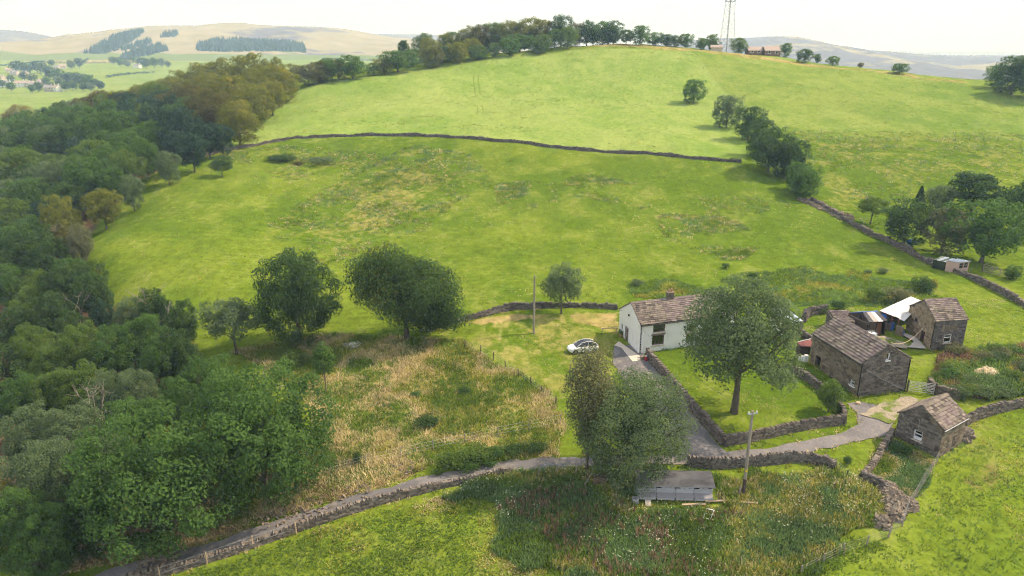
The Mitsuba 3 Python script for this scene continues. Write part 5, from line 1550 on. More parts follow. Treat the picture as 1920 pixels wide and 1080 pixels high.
scene[ch_] = cb_.ply('mat_stone')
put(ch_, 'cap', Boxes().add([cc_ + UP * 6.42], lx_ * 0.52, gx_ * 0.40, UP * 0.06, 0.6, 0.4, 0.05).ply('mat_stone'))
for sx in (-0.2, 0.2):
    put(ch_, 'pot', mikit.ply(tube([cc_ + lx_ * sx + UP * 6.45, cc_ + lx_ * sx + UP * 6.62, cc_ + lx_ * sx + UP * 6.86], [0.13, 0.11, 0.12], 10), 'mat_terracotta', smooth=40))
put(ch_, 'flashing', Boxes().add([cc_ + UP * 5.02], lx_ * 0.46, gx_ * 0.36, UP * 0.3).ply('mat_slate_blue'))

# the long stone barn
k_ = thing('stone_barn', 'largest stone barn with a white slit window high in its dark gable', 'barn')
op = {'gable': [(2.95, 3.42, 3.98, 4.80, 'w')], 'side': [(6.9, 7.95, -0.1, 1.62, 'd'), (0.62, 1.42, 0.78, 1.42, 'w')]}
fr_ = gabled(k_, (37.98, 72.98), (6.05, 1.27), (-1.55, 7.71), 6.1, 9.1, 3.86, 3.90, 3.05, 5.75, -0.2, op, stone_kind={'side': 0.55, 'gable': 0.12, 'far_gable': 0.3, 'back': 0.3}, seed=11, slope_parts=(300, 0), course=0.36, width=0.52)
window(k_, fr_['gable'], *op['gable'][0][:4], sill='mat_white_paint', w=0.10)
window(k_, fr_['side'], *op['side'][1][:4], bars_v=1, bars_h=2, sill='mat_white_paint', w=0.10)
surround(k_, fr_['side'], 6.9, 7.95, -0.1, 1.62)
P_, a_, n_ = fr_['gable']
put(k_, 'downpipe', mikit.ply(tube([P_ + a_ * 0.03 + UP * 3.8 + n_ * 0.08, P_ + a_ * 0.03 + UP * 0.02 + n_ * 0.08], 0.055), 'mat_dark_paint', smooth=True))
put(k_, 'downpipe', mikit.ply(tube([P_ + a_ * 6.02 + UP * 3.8 + n_ * 0.08, P_ + a_ * 6.02 + UP * 0.02 + n_ * 0.08], 0.055), 'mat_dark_paint', smooth=True))
put(k_, 'cable', mikit.ply(tube([P_ + a_ * 0.6 + UP * 3.1 + n_ * 0.07, P_ + a_ * 3.2 + UP * 1.55 + n_ * 0.09, P_ + a_ * 5.9 + UP * 0.2 + n_ * 0.07], 0.022, 4), 'mat_steel_grey'), 'pale cable slanting across the gable')
put(k_, 'drip_course', Boxes().wall(fr_['gable'], 0.02, 6.0, 0.42, 0.52, 0.02, 0.09, 0.8, 0.2).ply('mat_stone'))
P_, a_, n_ = fr_['side']
put(k_, 'gutter', mikit.ply(tube([P_ + a_ * x + UP * 3.74 + n_ * 0.2 for x in (-0.05, 4.5, 9.1)], 0.055), 'mat_dark_paint', smooth=True))

# the upper stone barn
k_ = thing('stone_barn', 'square stone barn with a tan gable and doorway beside the white roofed lean-to', 'barn')
op = {'gable': [(1.95, 2.95, -0.1, 1.66, 'd'), (4.45, 4.95, 2.0, 2.6, 'w')], 'side': [(1.52, 2.58, 0.9, 1.98, 'w')]}
fr_ = gabled(k_, (52.09, 84.13), (0.33, 5.77), (4.32, 0.69), 6.9, 4.35, 3.86, 3.40, 3.5, 5.40, 0.5, op, stone_kind={'gable': 0.95, 'side': 0.0, 'far_gable': 0.3, 'back': 0.3}, seed=21, slope_parts=(300, 0), course=0.34, width=0.55)
window(k_, fr_['side'], *op['side'][0][:4], bars_v=1, bars_h=2, sill='mat_pale_stone', w=0.11)
surround(k_, fr_['gable'], 1.95, 2.95, -0.1, 1.66, 0.18, 1.0)
dark_door(k_, fr_['gable'], 1.95, 2.95, -0.1, 1.66, 'dark half open doorway in the tan gable', 'mat_brown_wood', 0.36)
put(k_, 'blocked_opening', Boxes().wall(fr_['side'], [0.98, 1.38], [1.34, 3.1], 2.48, 3.28, -0.02, 0.05, [0.75, 0.15], [0.6]).ply('mat_stone'), 'walled up loading door')
P_, a_, n_ = fr_['gable']
put(k_, 'downpipe', mikit.ply(tube([P_ + a_ * 0.06 + UP * 3.7 + n_ * 0.08, P_ + a_ * 0.06 + UP * 0.3 + n_ * 0.08], 0.05), 'mat_dark_paint', smooth=True))

# the small near barn
k_ = thing('stone_barn', 'small stone barn nearest the camera with a white window low in its gable', 'barn')
op = {'gable': [(1.70, 2.58, 0.96, 1.95, 'w')], 'side': [(2.48, 2.64, 0.6, 1.45, 'w'), (1.3, 1.42, 0.74, 1.14, 'w')]}
fr_ = gabled(k_, (40.42, 61.08), (-2.28, 3.6), (3.76, 2.57), 4.27, 4.5, 3.08, 2.92, 2.2, 4.58, -0.9, op, stone_kind={'gable': 0.12, 'side': 0.45, 'far_gable': 0.3, 'back': 0.3}, seed=31, slope_parts=(200, 200), course=0.30, width=0.42)
window(k_, fr_['gable'], 1.70, 2.58, 0.96, 1.95, bars_v=1, bars_h=2, sill='mat_pale_stone', w=0.10, panel_low=0.22)
P_, a_, n_ = fr_['gable']
put(k_, 'cable', mikit.ply(tube([P_ + a_ * 2.2 + UP * 3.2 + n_ * 0.06, P_ + a_ * 2.2 + UP * 0.0 + n_ * 0.10], 0.014, 4), 'mat_steel_grey'))
P_, a_, n_ = fr_['side']
put(k_, 'gutter', mikit.ply(tube([P_ + a_ * x + UP * 2.96 + n_ * 0.2 for x in (-0.05, 2.2, 4.5)], 0.05), 'mat_steel_grey', smooth=True))


# ---------------------------------------------------------------- sheds and lean-tos
def S(name):
    return np.array(SPOTS[name], float)


def slab(q, thick, up=UP):
    """a thin plate over the quad q"""
    q = np.asarray(q, float)
    v = np.vstack([q - up * thick, q])
    f = [[0, 2, 1], [0, 3, 2], [4, 5, 6], [4, 6, 7]]
    for i in range(4):
        j = (i + 1) % 4
        f += [[i, j, 4 + j], [i, 4 + j, 4 + i]]
    return v, np.array(f)


def strip_roof(key, q, n, mats, thick=0.05, name='roof_sheet', waves=0):
    """roof of n sheets; q = front left, front right, back right, back left"""
    fl, fr, br, bl = (np.asarray(p, float) for p in q)
    for i in range(n):
        a, b = i / n, (i + 1) / n + (0.02 if i < n - 1 else 0)
        lift = UP * (0.012 * (i % 2) + R.uniform(0, 0.01))
        jut = (fl - bl) * R.uniform(-0.015, 0.02)
        p = [fl + (fr - fl) * a + lift + jut, fl + (fr - fl) * b + lift + jut, bl + (br - bl) * b + lift, bl + (br - bl) * a + lift]
        if waves:
            m = waves * 4
            t = np.linspace(0, 1, m + 1)
            w = 0.03 * np.sin(t * waves * 2 * np.pi)
            lo = p[0] + (p[1] - p[0]) * t[:, None] + UP * w[:, None]
            hi = p[3] + (p[2] - p[3]) * t[:, None] + UP * w[:, None]
            v = np.vstack([lo, hi])
            k = np.arange(m)
            f = np.vstack([np.stack([k, k + 1, k + m + 2], 1), np.stack([k, k + m + 2, k + m + 1], 1)])
            put(key, name, mikit.ply((v, f), mats[i % len(mats)], smooth=True))
        else:
            put(key, name, mikit.ply(slab(p, thick), mats[i % len(mats)]))


def side(a, b, z, thick=0.12, drop=0.06):
    """an upright wall under the roof edge a-b, down to height z"""
    a, b = np.asarray(a, float) - UP * drop, np.asarray(b, float) - UP * drop
    d = unit(b - a)
    n = unit(np.cross(d, UP)) * thick / 2
    q = []
    for s in (-1, 1):
        q += [np.array([*a[:2], z]) + n * s, np.array([*b[:2], z]) + n * s, b + n * s, a + n * s]
    f = [[0, 1, 2], [0, 2, 3], [4, 6, 5], [4, 7, 6], [0, 4, 5], [0, 5, 1], [1, 5, 6], [1, 6, 2], [2, 6, 7], [2, 7, 3], [3, 7, 4], [3, 4, 0]]
    return np.array(q), np.array(f)


def post(p, z, r=0.07):
    p = np.asarray(p, float)
    return tube([[p[0], p[1], z], [p[0], p[1], p[2] - 0.03]], r, 6)


# white roofed lean-to
k_ = thing('lean_to', 'open lean-to with a bright white sheet roof against the upper stone barn', 'lean-to')
fl, fr, br, bl = S('lean_fl'), S('lean_fr'), S('lean_br'), S('lean_bl')
strip_roof(k_, (fl, fr, br, bl), 5, ['mat_sheet_white'], waves=5)
put(k_, 'wall', mikit.ply(side(bl, br, 0.3, 0.3), 'mat_stone', uv=np.tile([0.4, 0.2], (8, 1))))
put(k_, 'wall', mikit.ply(side(fl + (bl - fl) * 0.03, bl, 0.3, 0.25), 'mat_stone', uv=np.tile([0.4, 0.2], (8, 1))))
for u in (0.25, 0.5, 0.76):
    put(k_, 'post', mikit.ply(post(fl + (fr - fl) * u + (bl - fl) * 0.03, 0.3), 'mat_rust_red', smooth=40))
put(k_, 'front_wall', mikit.ply(side(np.array([*(fl + (fr - fl) * 0.76)[:2], 1.9]), np.array([*fr[:2], 1.9]), 0.2, 0.3), 'mat_stone', uv=np.tile([0.6, 0.6], (8, 1))))
put(k_, 'front_wall', mikit.ply(side(np.array([*fl[:2], 1.55]), np.array([*(fl + (fr - fl) * 0.5)[:2], 1.55]), 0.2, 0.3), 'mat_stone', uv=np.tile([0.5, 0.3], (8, 1))))
put(k_, 'panel', mikit.ply(side(fl + (fr - fl) * 0.10 - UP * 0.2, fl + (fr - fl) * 0.30 - UP * 0.2, 2.05, 0.05), 'mat_blue'), 'blue board under the eave')
for nm, lab in (('barrel_a', 'taller blue plastic barrel under the white roofed lean-to'), ('barrel_b', 'lower blue plastic drum nearer the tan barn doorway')):
    p = S(nm)
    h = 0.95 if nm == 'barrel_a' else 0.62
    b = thing('barrel', lab, 'barrel', 'blue barrels')
    prof = np.array([[0, 0.30, 0.33, 0.30, 0.33, 0.33, 0.30, 0.0][i] for i in range(8)])
    put(b, 'body', mikit.ply(tube([[p[0], p[1], p[2] + h * t] for t in (0, 0.02, 0.3, 0.33, 0.36, 0.7, 0.97)], prof[1:8] * [1, 1, 1, 1.05, 1, 1, 1] + [0, 0, 0, 0, 0, 0, 0.28], 14), 'mat_blue', smooth=40))
    put(b, 'rim', mikit.ply(trimesh.creation.torus(0.29, 0.03, 18, 6).apply_translation([p[0], p[1], p[2] + h]), 'mat_blue', smooth=True))

# dark shed with a pale and blue roof
k_ = thing('shed', 'dark timber shed with a patched pale sheet roof and blue back edge', 'shed')
fl, fr, br, bl = S('dark_fl'), S('dark_fr'), S('dark_br'), S('dark_bl')
bl2 = bl + (br - bl) * 0.46
strip_roof(k_, (fl, fr, br, bl2), 4, ['mat_felt', 'mat_concrete', 'mat_sheet_white', 'mat_felt'])
put(k_, 'roof_edge', mikit.ply(slab([bl2 + UP * 0.03 - (bl2 - fl) * 0.03, br + UP * 0.03 - (br - fr) * 0.06, br + UP * 0.05, bl + UP * 0.05], 0.06), 'mat_blue'), 'blue sheeting along the back edge of the roof')
put(k_, 'wall', mikit.ply(side(fl, bl2, 0.2, 0.1), 'mat_dark_timber'))
put(k_, 'wall', mikit.ply(side(bl, br, 0.2, 0.1), 'mat_dark_timber'))
put(k_, 'wall', mikit.ply(side(fl + (fr - fl) * 0.05, fl + (fr - fl) * 0.40, 0.2, 0.1), 'mat_dark_timber'))
put(k_, 'wall', mikit.ply(side(fr + (br - fr) * 0.1, br, 0.2, 0.1), 'mat_dark_timber'))
put(k_, 'door', mikit.ply(side(fl + (fr - fl) * 0.45 - UP * 0.15, fl + (fr - fl) * 0.72 - UP * 0.15, 0.25, 0.06), 'mat_brown_wood'), 'reddish brown plank door')
put(k_, 'wall', mikit.ply(side(fl + (bl - fl) * 0.06, bl, 0.2, 0.12, drop=0.25), 'mat_dark_timber'))

# slate roofed privy
k_ = thing('outhouse', 'low outhouse with a worn stone slate roof beside the dark shed', 'outbuilding')
fl, fr, br, bl = S('sl_fl'), S('sl_fr'), S('sl_br'), S('sl_bl')
e_ = unit(fr - fl)
s_ = unit((bl + br) / 2 - (fl + fr) / 2)
rf_ = numbered(k_ + '__roof')
scene[rf_] = mikit.ply(slab([fl, fr, br, bl], 0.06), 'mat_dark_timber')
slates(rf_, fl + UP * 0.01, e_, unit(s_ - e_ * (s_ @ e_)), np.linalg.norm(fr - fl) + 0.15, np.linalg.norm(bl - fl), 0.34, 0.5, 77, 80)
for a, b in ((fl, fr), (fr, br), (br, bl), (bl, fl)):
    w_ = put(k_, 'wall', mikit.ply(side(a, b, 0.1, 0.3), 'mat_stone', uv=np.tile([0.35, 0.1], (8, 1))))
drystone([SPOTS['slate_wall_a'][:2], SPOTS['slate_wall_b'][:2], SPOTS['slate_wall_c'][:2]], 'dark curved drystone wall left of the outhouse', 1.35, 0.7, 0.22, (0.3, 0.7), 0.25, 0.2, 41, 0.05)
drystone([(38.1, 89.2), (38.6, 86.5), (38.3, 84.1), (37.2, 82.6)], 'drystone wall behind the long barn running up to the blue roofed shed', 1.0, 0.55, 0.2, (0.3, 0.6), 0.22, 0.15, 42, 0.1)

# red roofed lean-to on the long barn
k_ = thing('lean_to', 'low lean-to with a rusty red sheet roof at the end of the long barn', 'lean-to')
q_ = (S('red_d'), S('red_c'), S('red_b'), S('red_a'))
strip_roof(k_, q_, 3, ['mat_rust_red'], waves=4)
put(k_, 'wall', mikit.ply(side(q_[3], q_[2], -0.2, 0.2), 'mat_dark_timber'))
put(k_, 'wall', mikit.ply(side(q_[0], q_[3], -0.2, 0.15), 'mat_dark_timber'))
put(k_, 'gutter', mikit.ply(tube([q_[3] + UP * 0.06, (q_[3] + q_[2]) / 2 + UP * 0.07, q_[2] + UP * 0.06], 0.05, 6), 'mat_white_paint', smooth=True))
for i_ in range(3):
    a_ = q_[0] + (q_[1] - q_[0]) * (0.05 + 0.24 * i_)
    put(k_, 'block', Boxes().add([[a_[0], a_[1] - 0.25, 0.12 + 0.1 * i_]], [0.22, 0, 0], [0, 0.15, 0], [0, 0, 0.30 + 0.1 * i_], 0.9, 0.7, 0.05).ply('mat_plastic_white'), 'whitewashed block')

# open shed with a blue grey roof behind the ash tree
k_ = thing('shed', 'open fronted shed with a pale blue grey sheet roof behind the ash tree', 'shed')
q_ = (S('blue_d'), S('blue_c'), S('blue_b'), S('blue_a'))
strip_roof(k_, q_, 3, ['mat_blue_grey'], waves=4)
put(k_, 'wall', mikit.ply(side(q_[3], q_[2], 0.2, 0.15), 'mat_dark_timber'))
put(k_, 'wall', mikit.ply(side(q_[1] + (q_[2] - q_[1]) * 0.15, q_[2], 0.2, 0.15), 'mat_dark_timber'))
put(k_, 'wall', mikit.ply(side(q_[0], q_[3], 0.2, 0.15), 'mat_render_white'))
put(k_, 'pier', Boxes().add([[q_[1][0] - 0.15, q_[1][1] + 0.2, 1.2]], [0.18, 0, 0], [0, 0.2, 0], [0, 0, 1.1], 0.8, 0.4, 0.02).ply('mat_stone'), 'pale stone corner pier')
put(k_, 'post', mikit.ply(post(q_[0] + [0.2, 0.15, 0], 0.2, 0.09), 'mat_dark_timber'))

# water tank in its cage
p = S('ibc')
k_ = thing('water_tank', 'white plastic cube tank in a wire cage behind the long barn roof', 'tank')
m_ = trimesh.creation.box([1.1, 0.95, 0.95])
m_ = m_.subdivide().subdivide()
v_ = m_.vertices / [0.55, 0.475, 0.475]
v_ = v_ / (np.abs(v_) ** 8).sum(1, keepdims=True) ** (1 / 8)
z_ = p[2] + 0.75
put(k_, 'body', mikit.ply((v_ * [0.54, 0.465, 0.47] + [p[0], p[1], z_], m_.faces), 'mat_plastic_white', smooth=True))
cg_ = []
for i_ in range(6):
    x = -0.57 + 1.14 * i_ / 5
    for y in (-0.5, 0.5):
        cg_.append(tube([[p[0] + x, p[1] + y, z_ - 0.5], [p[0] + x, p[1] + y, z_ + 0.5]], 0.016, 4))
for zz in np.linspace(-0.5, 0.5, 5):
    c = [[-0.57, -0.5], [0.57, -0.5], [0.57, 0.5], [-0.57, 0.5], [-0.57, -0.5]]
    cg_.append(tube([[p[0] + a, p[1] + b, z_ + zz] for a, b in c], 0.016, 4))
put(k_, 'cage', mikit.ply(join(cg_), 'mat_steel_grey'))
put(k_, 'lid', mikit.ply(tube([[p[0], p[1], z_ + 0.46], [p[0], p[1], z_ + 0.53]], 0.11, 12), 'mat_dark_paint', smooth=40))
put(k_, 'pallet', Boxes().add([[p[0], p[1], z_ - 0.58]], [0.6, 0, 0], [0, 0.5, 0], [0, 0, 0.07]).ply('mat_pale_wood'))
sp_ = S('sand_patch')
setting('yard_slab', sheet(ragged(Polygon([(46.4, 88.5), (48.3, 88.4), (50.0, 85.8), (49.3, 84.4), (46.9, 85.4), (46.1, 87.2)]), 0.15, 8), 0.22, 'mat_gravel'), 'sandy concrete patch of yard beside the white tank')
setting('doorstep_path', sheet(ragged(Polygon([(49.4, 84.7), (51.6, 84.2), (52.0, 87.6), (51.2, 89.6), (50.6, 89.4), (51.1, 86.4)]), 0.1, 9), 0.24, 'mat_concrete'), 'concrete strip before the tan barn doorway')
k_ = thing('rope', 'slack pale rope hanging from the tan barn gable to the long barn roof', 'rope')
a_, b_ = np.array([51.9, 86.0, 3.0]), np.array([44.2, 79.2, 3.6])
t_ = np.linspace(0, 1, 14)[:, None]
put(k_, 'strand', mikit.ply(tube(a_ + (b_ - a_) * t_ - UP * (1.0 * 4 * t_ * (1 - t_)), 0.03, 5), 'mat_sand'))

# grey poultry shed
k_ = thing('poultry_shed', 'long grey boarded poultry shed with a felt roof and slotted front', 'shed')
O_ = np.array([10.85, 54.62, -1.0])
A_ = unit(np.array([6.36, -0.30, 0]))
N_ = np.array([A_[1], -A_[0], 0])
fr_ = (O_, A_, N_)
W_, D_ = 6.4, 1.75
B_ = Boxes()
for i_ in range(4):
    bx0, bx1 = i_ * W_ / 4 + 0.02, (i_ + 1) * W_ / 4 - 0.02
    put(k_, 'front_panel', Boxes().wall(fr_, bx0, bx1, 0.75, 1.18, -0.06, 0.0, R.random()).ply('mat_board_grey'))
    put(k_, 'ledge', mikit.ply(slab([O_ + A_ * bx0 + UP * 0.52 + N_ * 0.42, O_ + A_ * bx1 + UP * 0.52 + N_ * 0.42, O_ + A_ * bx1 + UP * 0.76 + N_ * 0.0, O_ + A_ * bx0 + UP * 0.76 + N_ * 0.0], 0.03), 'mat_slate_blue'), 'sloping dark lid of the nest boxes')
    put(k_, 'nest_box', Boxes().wall(fr_, bx0 + 0.02, bx1 - 0.04, 0.27, 0.49, 0.05, 0.40, R.random()).ply('mat_board_grey'))
    for j_ in range(4):
        a0 = bx0 + (bx1 - bx0) * j_ / 4
        if j_ == 0 or (i_ == 3 and j_ == 3):
            continue
        put(k_, 'shutter', Boxes().wall(fr_, a0 + 0.02, a0 + (bx1 - bx0) / 4 - 0.025, 1.19, 1.50, -0.05, 0.012, R.random()).ply('mat_board_grey'))
    put(k_, 'vent', Boxes().wall(fr_, bx0 + 0.03, bx0 + 0.30, 1.22, 1.47, -0.30, -0.25).ply('mat_dark_paint'))
B_.wall(fr_, 0, W_, 1.50, 1.56, -0.07, 0.015).wall(fr_, 0, W_, 0.2, 0.27, -0.07, 0.0)
put(k_, 'rail', B_.ply('mat_board_grey'))
put(k_, 'back_wall', Boxes().wall(fr_, 0, W_, 0.2, 1.7, -D_, -D_ + 0.05).ply('mat_board_grey'))
for s_ in (0.0, W_ - 0.05):
    put(k_, 'end_wall', mikit.ply(panel((O_ + A_ * (s_ + 0.05), -N_, A_), [(0.075, 0.2), (D_ - 0.055, 0.2), (D_ - 0.055, 1.72), (0.9, 1.78), (0.075, 1.55)], [], 0.05), 'mat_board_grey', uv=None))
rp_ = [(0.24, 1.52), (0.0, 1.60), (-0.5, 1.74), (-1.0, 1.82), (-1.5, 1.84), (-1.95, 1.76)]
v_ = np.array([O_ + A_ * x + N_ * d + UP * h for x in (-0.14, 2.1, 4.3, W_ + 0.14) for d, h in rp_])
f_ = []
for i_ in range(3):
    for j_ in range(5):
        q = i_ * 6 + j_
        f_ += [[q, q + 1, q + 7], [q, q + 7, q + 6]]
put(k_, 'roof', mikit.ply((np.vstack([v_, v_ - UP * 0.05]), np.vstack([f_, np.array(f_) + 24])), 'mat_felt', smooth=40))
put(k_, 'roof_trim', Boxes().wall(fr_, -0.14, W_ + 0.14, 1.44, 1.50, 0.17, 0.235).ply('mat_board_grey'))
for x in (0.3, 2.2, 4.2, 6.0):
    put(k_, 'leg', Boxes().wall(fr_, x, x + 0.25, -0.3, 0.2, -0.25, 0.05, 0.5, 0.2).ply('mat_stone'))
k_ = thing('crate', 'small open dark crate at the left foot of the poultry shed', 'crate')
c_ = O_ - A_ * 0.22 + N_ * 0.5 + UP * 0.2
for dx, dy, sx, sy in ((-0.24, 0, 0.02, 0.2), (0.24, 0, 0.02, 0.2), (0, -0.2, 0.24, 0.02), (0, 0.2, 0.24, 0.02)):
    put(k_, 'board', Boxes().add([c_ + [dx, dy, 0]], [sx, 0, 0], [0, sy, 0], [0, 0, 0.26]).ply('mat_board_grey'))
put(k_, 'base', Boxes().add([c_ - UP * 0.24], [0.22, 0, 0], [0, 0.18, 0], [0, 0, 0.02]).ply('mat_dark_timber'))
k_ = thing('stone_slab', 'pale flat slab leaning before the left end of the poultry shed', 'slab')
put(k_, 'slab', Boxes().add([O_ + A_ * 0.85 + N_ * 0.75 + UP * 0.12], A_ * 0.24, unit(N_ - UP * 0.7) * 0.26, UP * 0.05, 0.9, 0.9, 0.1).ply('mat_pale_stone'))
for i_, (nm, L_, a_, lab) in enumerate([('plank_a', 1.3, 0.05, 'longest pale weathered plank lying right of the poultry shed'), ('plank_b', 0.9, -0.12, 'pale weathered plank lying at the foot of the nearer utility pole'), ('plank_d', 1.0, 0.02, 'pale plank lying under the front of the poultry shed')]):
    k_ = thing('plank', lab, 'plank', 'loose planks')
    p = S(nm)
    p[2] = float(gz([p[0]], [p[1]])[0]) + 0.22
    put(k_, 'board', Boxes().add([p], [L_ * math.cos(a_), L_ * math.sin(a_), 0.02], [-0.11 * math.sin(a_), 0.11 * math.cos(a_), 0], [0, 0, 0.035], 0.5, 0, 0.04).ply('mat_pale_wood'))
k_ = thing('window_frame', 'white window frame lying flat in the weeds', 'frame')
p = S('tray')
p[2] = float(gz([p[0]], [p[1]])[0]) + 0.35
e1, e2 = unit(np.array([0.8, -0.45, 0.05])), unit(np.array([0.45, 0.8, 0.35]))
for dx, dy, sx, sy in ((-0.3, 0, 0.04, 0.5), (0.3, 0, 0.04, 0.5), (0, -0.48, 0.26, 0.04), (0, 0.48, 0.26, 0.04), (0, 0, 0.26, 0.03)):
    put(k_, 'bar', Boxes().add([p + e1 * dx + e2 * dy], e1 * sx, e2 * sy, np.cross(e1, e2) * 0.03).ply('mat_plastic_white'))

# pink shed and greenhouse by the right hand wall
a_, b_, c_ = S('pink_a'), S('pink_b'), S('pink_c')
d_ = a_ + c_ - b_
z_ = 0.4
k_ = thing('shed', 'small pink boarded shed with a pale flat roof and dark front windows', 'shed')
put(k_, 'roof', mikit.ply(slab([b_ + (b_ - d_) * 0.04 + UP * 0.05, c_ + (c_ - a_) * 0.08 - UP * 0.05, d_ + (d_ - b_) * 0.04 + UP * 0.1, a_ + UP * 0.15], 0.08), 'mat_blue_grey'))
for p, q in ((a_, b_), (b_, c_), (c_, d_), (d_, a_)):
    put(k_, 'wall', mikit.ply(side(p, q, z_, 0.06, drop=0.02), 'mat_pink_board'))
e_ = unit(c_ - b_)
n_ = unit(np.cross(e_, UP))
n_ = n_ if n_ @ (b_ - d_) > 0 else -n_
fr_ = (np.array([*b_[:2], z_]), e_, n_)
L_ = np.linalg.norm((c_ - b_)[:2])
for i_ in range(2):
    x = L_ * (0.12 + 0.42 * i_)
    put(k_, 'window', Boxes().wall(fr_, x, x + L_ * 0.32, 1.0, 1.85, 0.032, 0.05).ply('mat_car_glass'))
    put(k_, 'window_bar', Boxes().wall(fr_, [x - 0.06, x, x + L_ * 0.32], [x, x + L_ * 0.32, x + L_ * 0.32 + 0.06], [0.9, 1.40, 0.9], [1.9, 1.45, 1.9], 0.05, 0.07).ply('mat_pink_board'))
a2, b2 = S('green_a'), S('green_b')
k_ = thing('shed', 'low pale green roofed lean-to beside the pink shed', 'shed')
off_ = (d_ - a_) * 0.8
strip_roof(k_, (a2, b2, b2 + off_ + UP * 0.35, a2 + off_ + UP * 0.35), 4, ['mat_green_felt', 'mat_sheet_white'])
put(k_, 'wall', mikit.ply(side(a2, b2, 0.3, 0.06), 'mat_car_glass'))
put(k_, 'wall', mikit.ply(side(a2, a2 + off_ + UP * 0.3, 0.3, 0.06), 'mat_plastic_white'))
put(k_, 'wall', mikit.ply(side(a2 + off_ + UP * 0.3, b2 + off_ + UP * 0.3, 0.3, 0.06), 'mat_dark_timber'))
p = S('blue_tarp')
k_ = thing('tarpaulin', 'crumpled blue tarpaulin among clutter under the trees by the wall', 'tarpaulin')
m_ = trimesh.creation.icosphere(3, 1.0)
q = m_.vertices * [0.9, 0.6, 0.55]
q = q * (0.75 + 0.5 * meshkit.noise(m_.vertices * 3, 4))[:, None] + [p[0], p[1] + 0.8, p[2] + 0.75]
put(k_, 'sheet', mikit.ply((q, m_.faces), 'mat_blue', smooth=25))


# ---------------------------------------------------------------- poles, gates, fences, mast
def pole(spot, h, label, arm):
    p = S(spot)
    k = thing('utility_pole', label, 'pole', 'wooden utility poles')
    z0 = float(gz([p[0]], [p[1]])[0])
    put(k, 'shaft', mikit.ply(tube([[p[0], p[1], z0 - 0.4], [p[0], p[1], z0 + h * 0.5], [p[0], p[1], z0 + h]], [0.15, 0.13, 0.105], 10), 'mat_wood_grey', smooth=40))
    if arm:
        put(k, 'bracket', Boxes().add([[p[0], p[1] - 0.05, z0 + h - 0.25]], [0.42, 0.12, 0], [-0.02, 0.05, 0], [0, 0, 0.04]).ply('mat_steel_grey'))
        for s in (-0.36, 0.36):
            put(k, 'insulator', mikit.ply(tube([[p[0] + s, p[1] - 0.05 + s * 0.28, z0 + h - 0.2 + t] for t in (0, 0.07, 0.12, 0.2)], [0.05, 0.075, 0.05, 0.04], 8), 'mat_plastic_white', smooth=True))
        put(k, 'warning_plate', Boxes().add([[p[0] - 0.02, p[1] - 0.15, z0 + 2.55]], [0.09, 0, 0], [0, 0.006, 0], [0, 0, 0.11]).ply('mat_yellow'), 'small yellow warning plate')
        put(k, 'brace', mikit.ply(tube([[p[0] - 0.45, p[1] - 0.1, z0 - 0.3], [p[0] - 0.33, p[1] - 0.1, z0 + 0.95]], 0.09, 7), 'mat_wood_grey', smooth=40), 'short stub post beside the pole')
        put(k, 'dark_foot', mikit.ply(tube([[p[0], p[1], z0 - 0.3], [p[0], p[1], z0 + 1.7]], [0.158, 0.15], 10), 'mat_dark_timber', smooth=40), 'tarred lower length of the pole')
    else:
        put(k, 'bracket', Boxes().add([[p[0] + 0.12, p[1], z0 + h - 0.12]], [0.2, 0, 0], [0, 0.05, 0], [0, 0, 0.05]).ply('mat_steel_grey'))
    return np.array([p[0], p[1], z0 + h])


TOP_A = pole('pole_near', 8.2, 'nearer utility pole standing in the weeds by the poultry shed', True)
TOP_B = pole('pole_far', 8.0, 'farther utility pole standing on the mown lawn', False)
for a_, b_, sag, lab in ((TOP_A + [0.0, 0, -0.1], np.array([15.9, 84.6, 3.5]), 0.9, 'thin overhead wire from the nearer pole to the white house'), (TOP_B, np.array([14.6, 90.0, 3.6]), 0.6, 'thin overhead wire from the farther pole to the white house')):
    t_ = np.linspace(0, 1, 20)[:, None]
    k_ = thing('overhead_wire', lab, 'wire', 'overhead wires')
    put(k_, 'strand', mikit.ply(tube(a_ + (b_ - a_) * t_ - UP * (sag * 4 * t_ * (1 - t_)), 0.012, 4), 'mat_dark_paint'))


def fence(line, label, gap=2.6, h=1.15, r=0.055, mat='mat_wood_grey', wires=3, lean=0.05, seed=1, wire_mat='mat_steel_grey', group=None):
    g = np.random.default_rng(seed)
    p = smooth_line(LINES[line], gap)
    k = thing('wire_fence', label, 'fence', group)
    z = gz(p[:, 0], p[:, 1])
    tops = []
    for (x, y), zz in zip(p, z):
        dx, dy = g.normal(0, lean, 2)
        hh = h * g.uniform(0.85, 1.1)
        put(k, 'post', mikit.ply(tube([[x, y, zz - 0.3], [x + dx, y + dy, zz + hh]], r * g.uniform(0.85, 1.2), 6), mat))
        tops.append([x + dx, y + dy, zz + hh])
    tops = np.array(tops)
    for i in range(wires):
        u = (i + 1) / wires * 0.92
        q = np.column_stack([p[:, 0], p[:, 1], z]) * (1 - u) + tops * u
        put(k, 'wire', mikit.ply(tube(q, 0.008, 3), wire_mat))


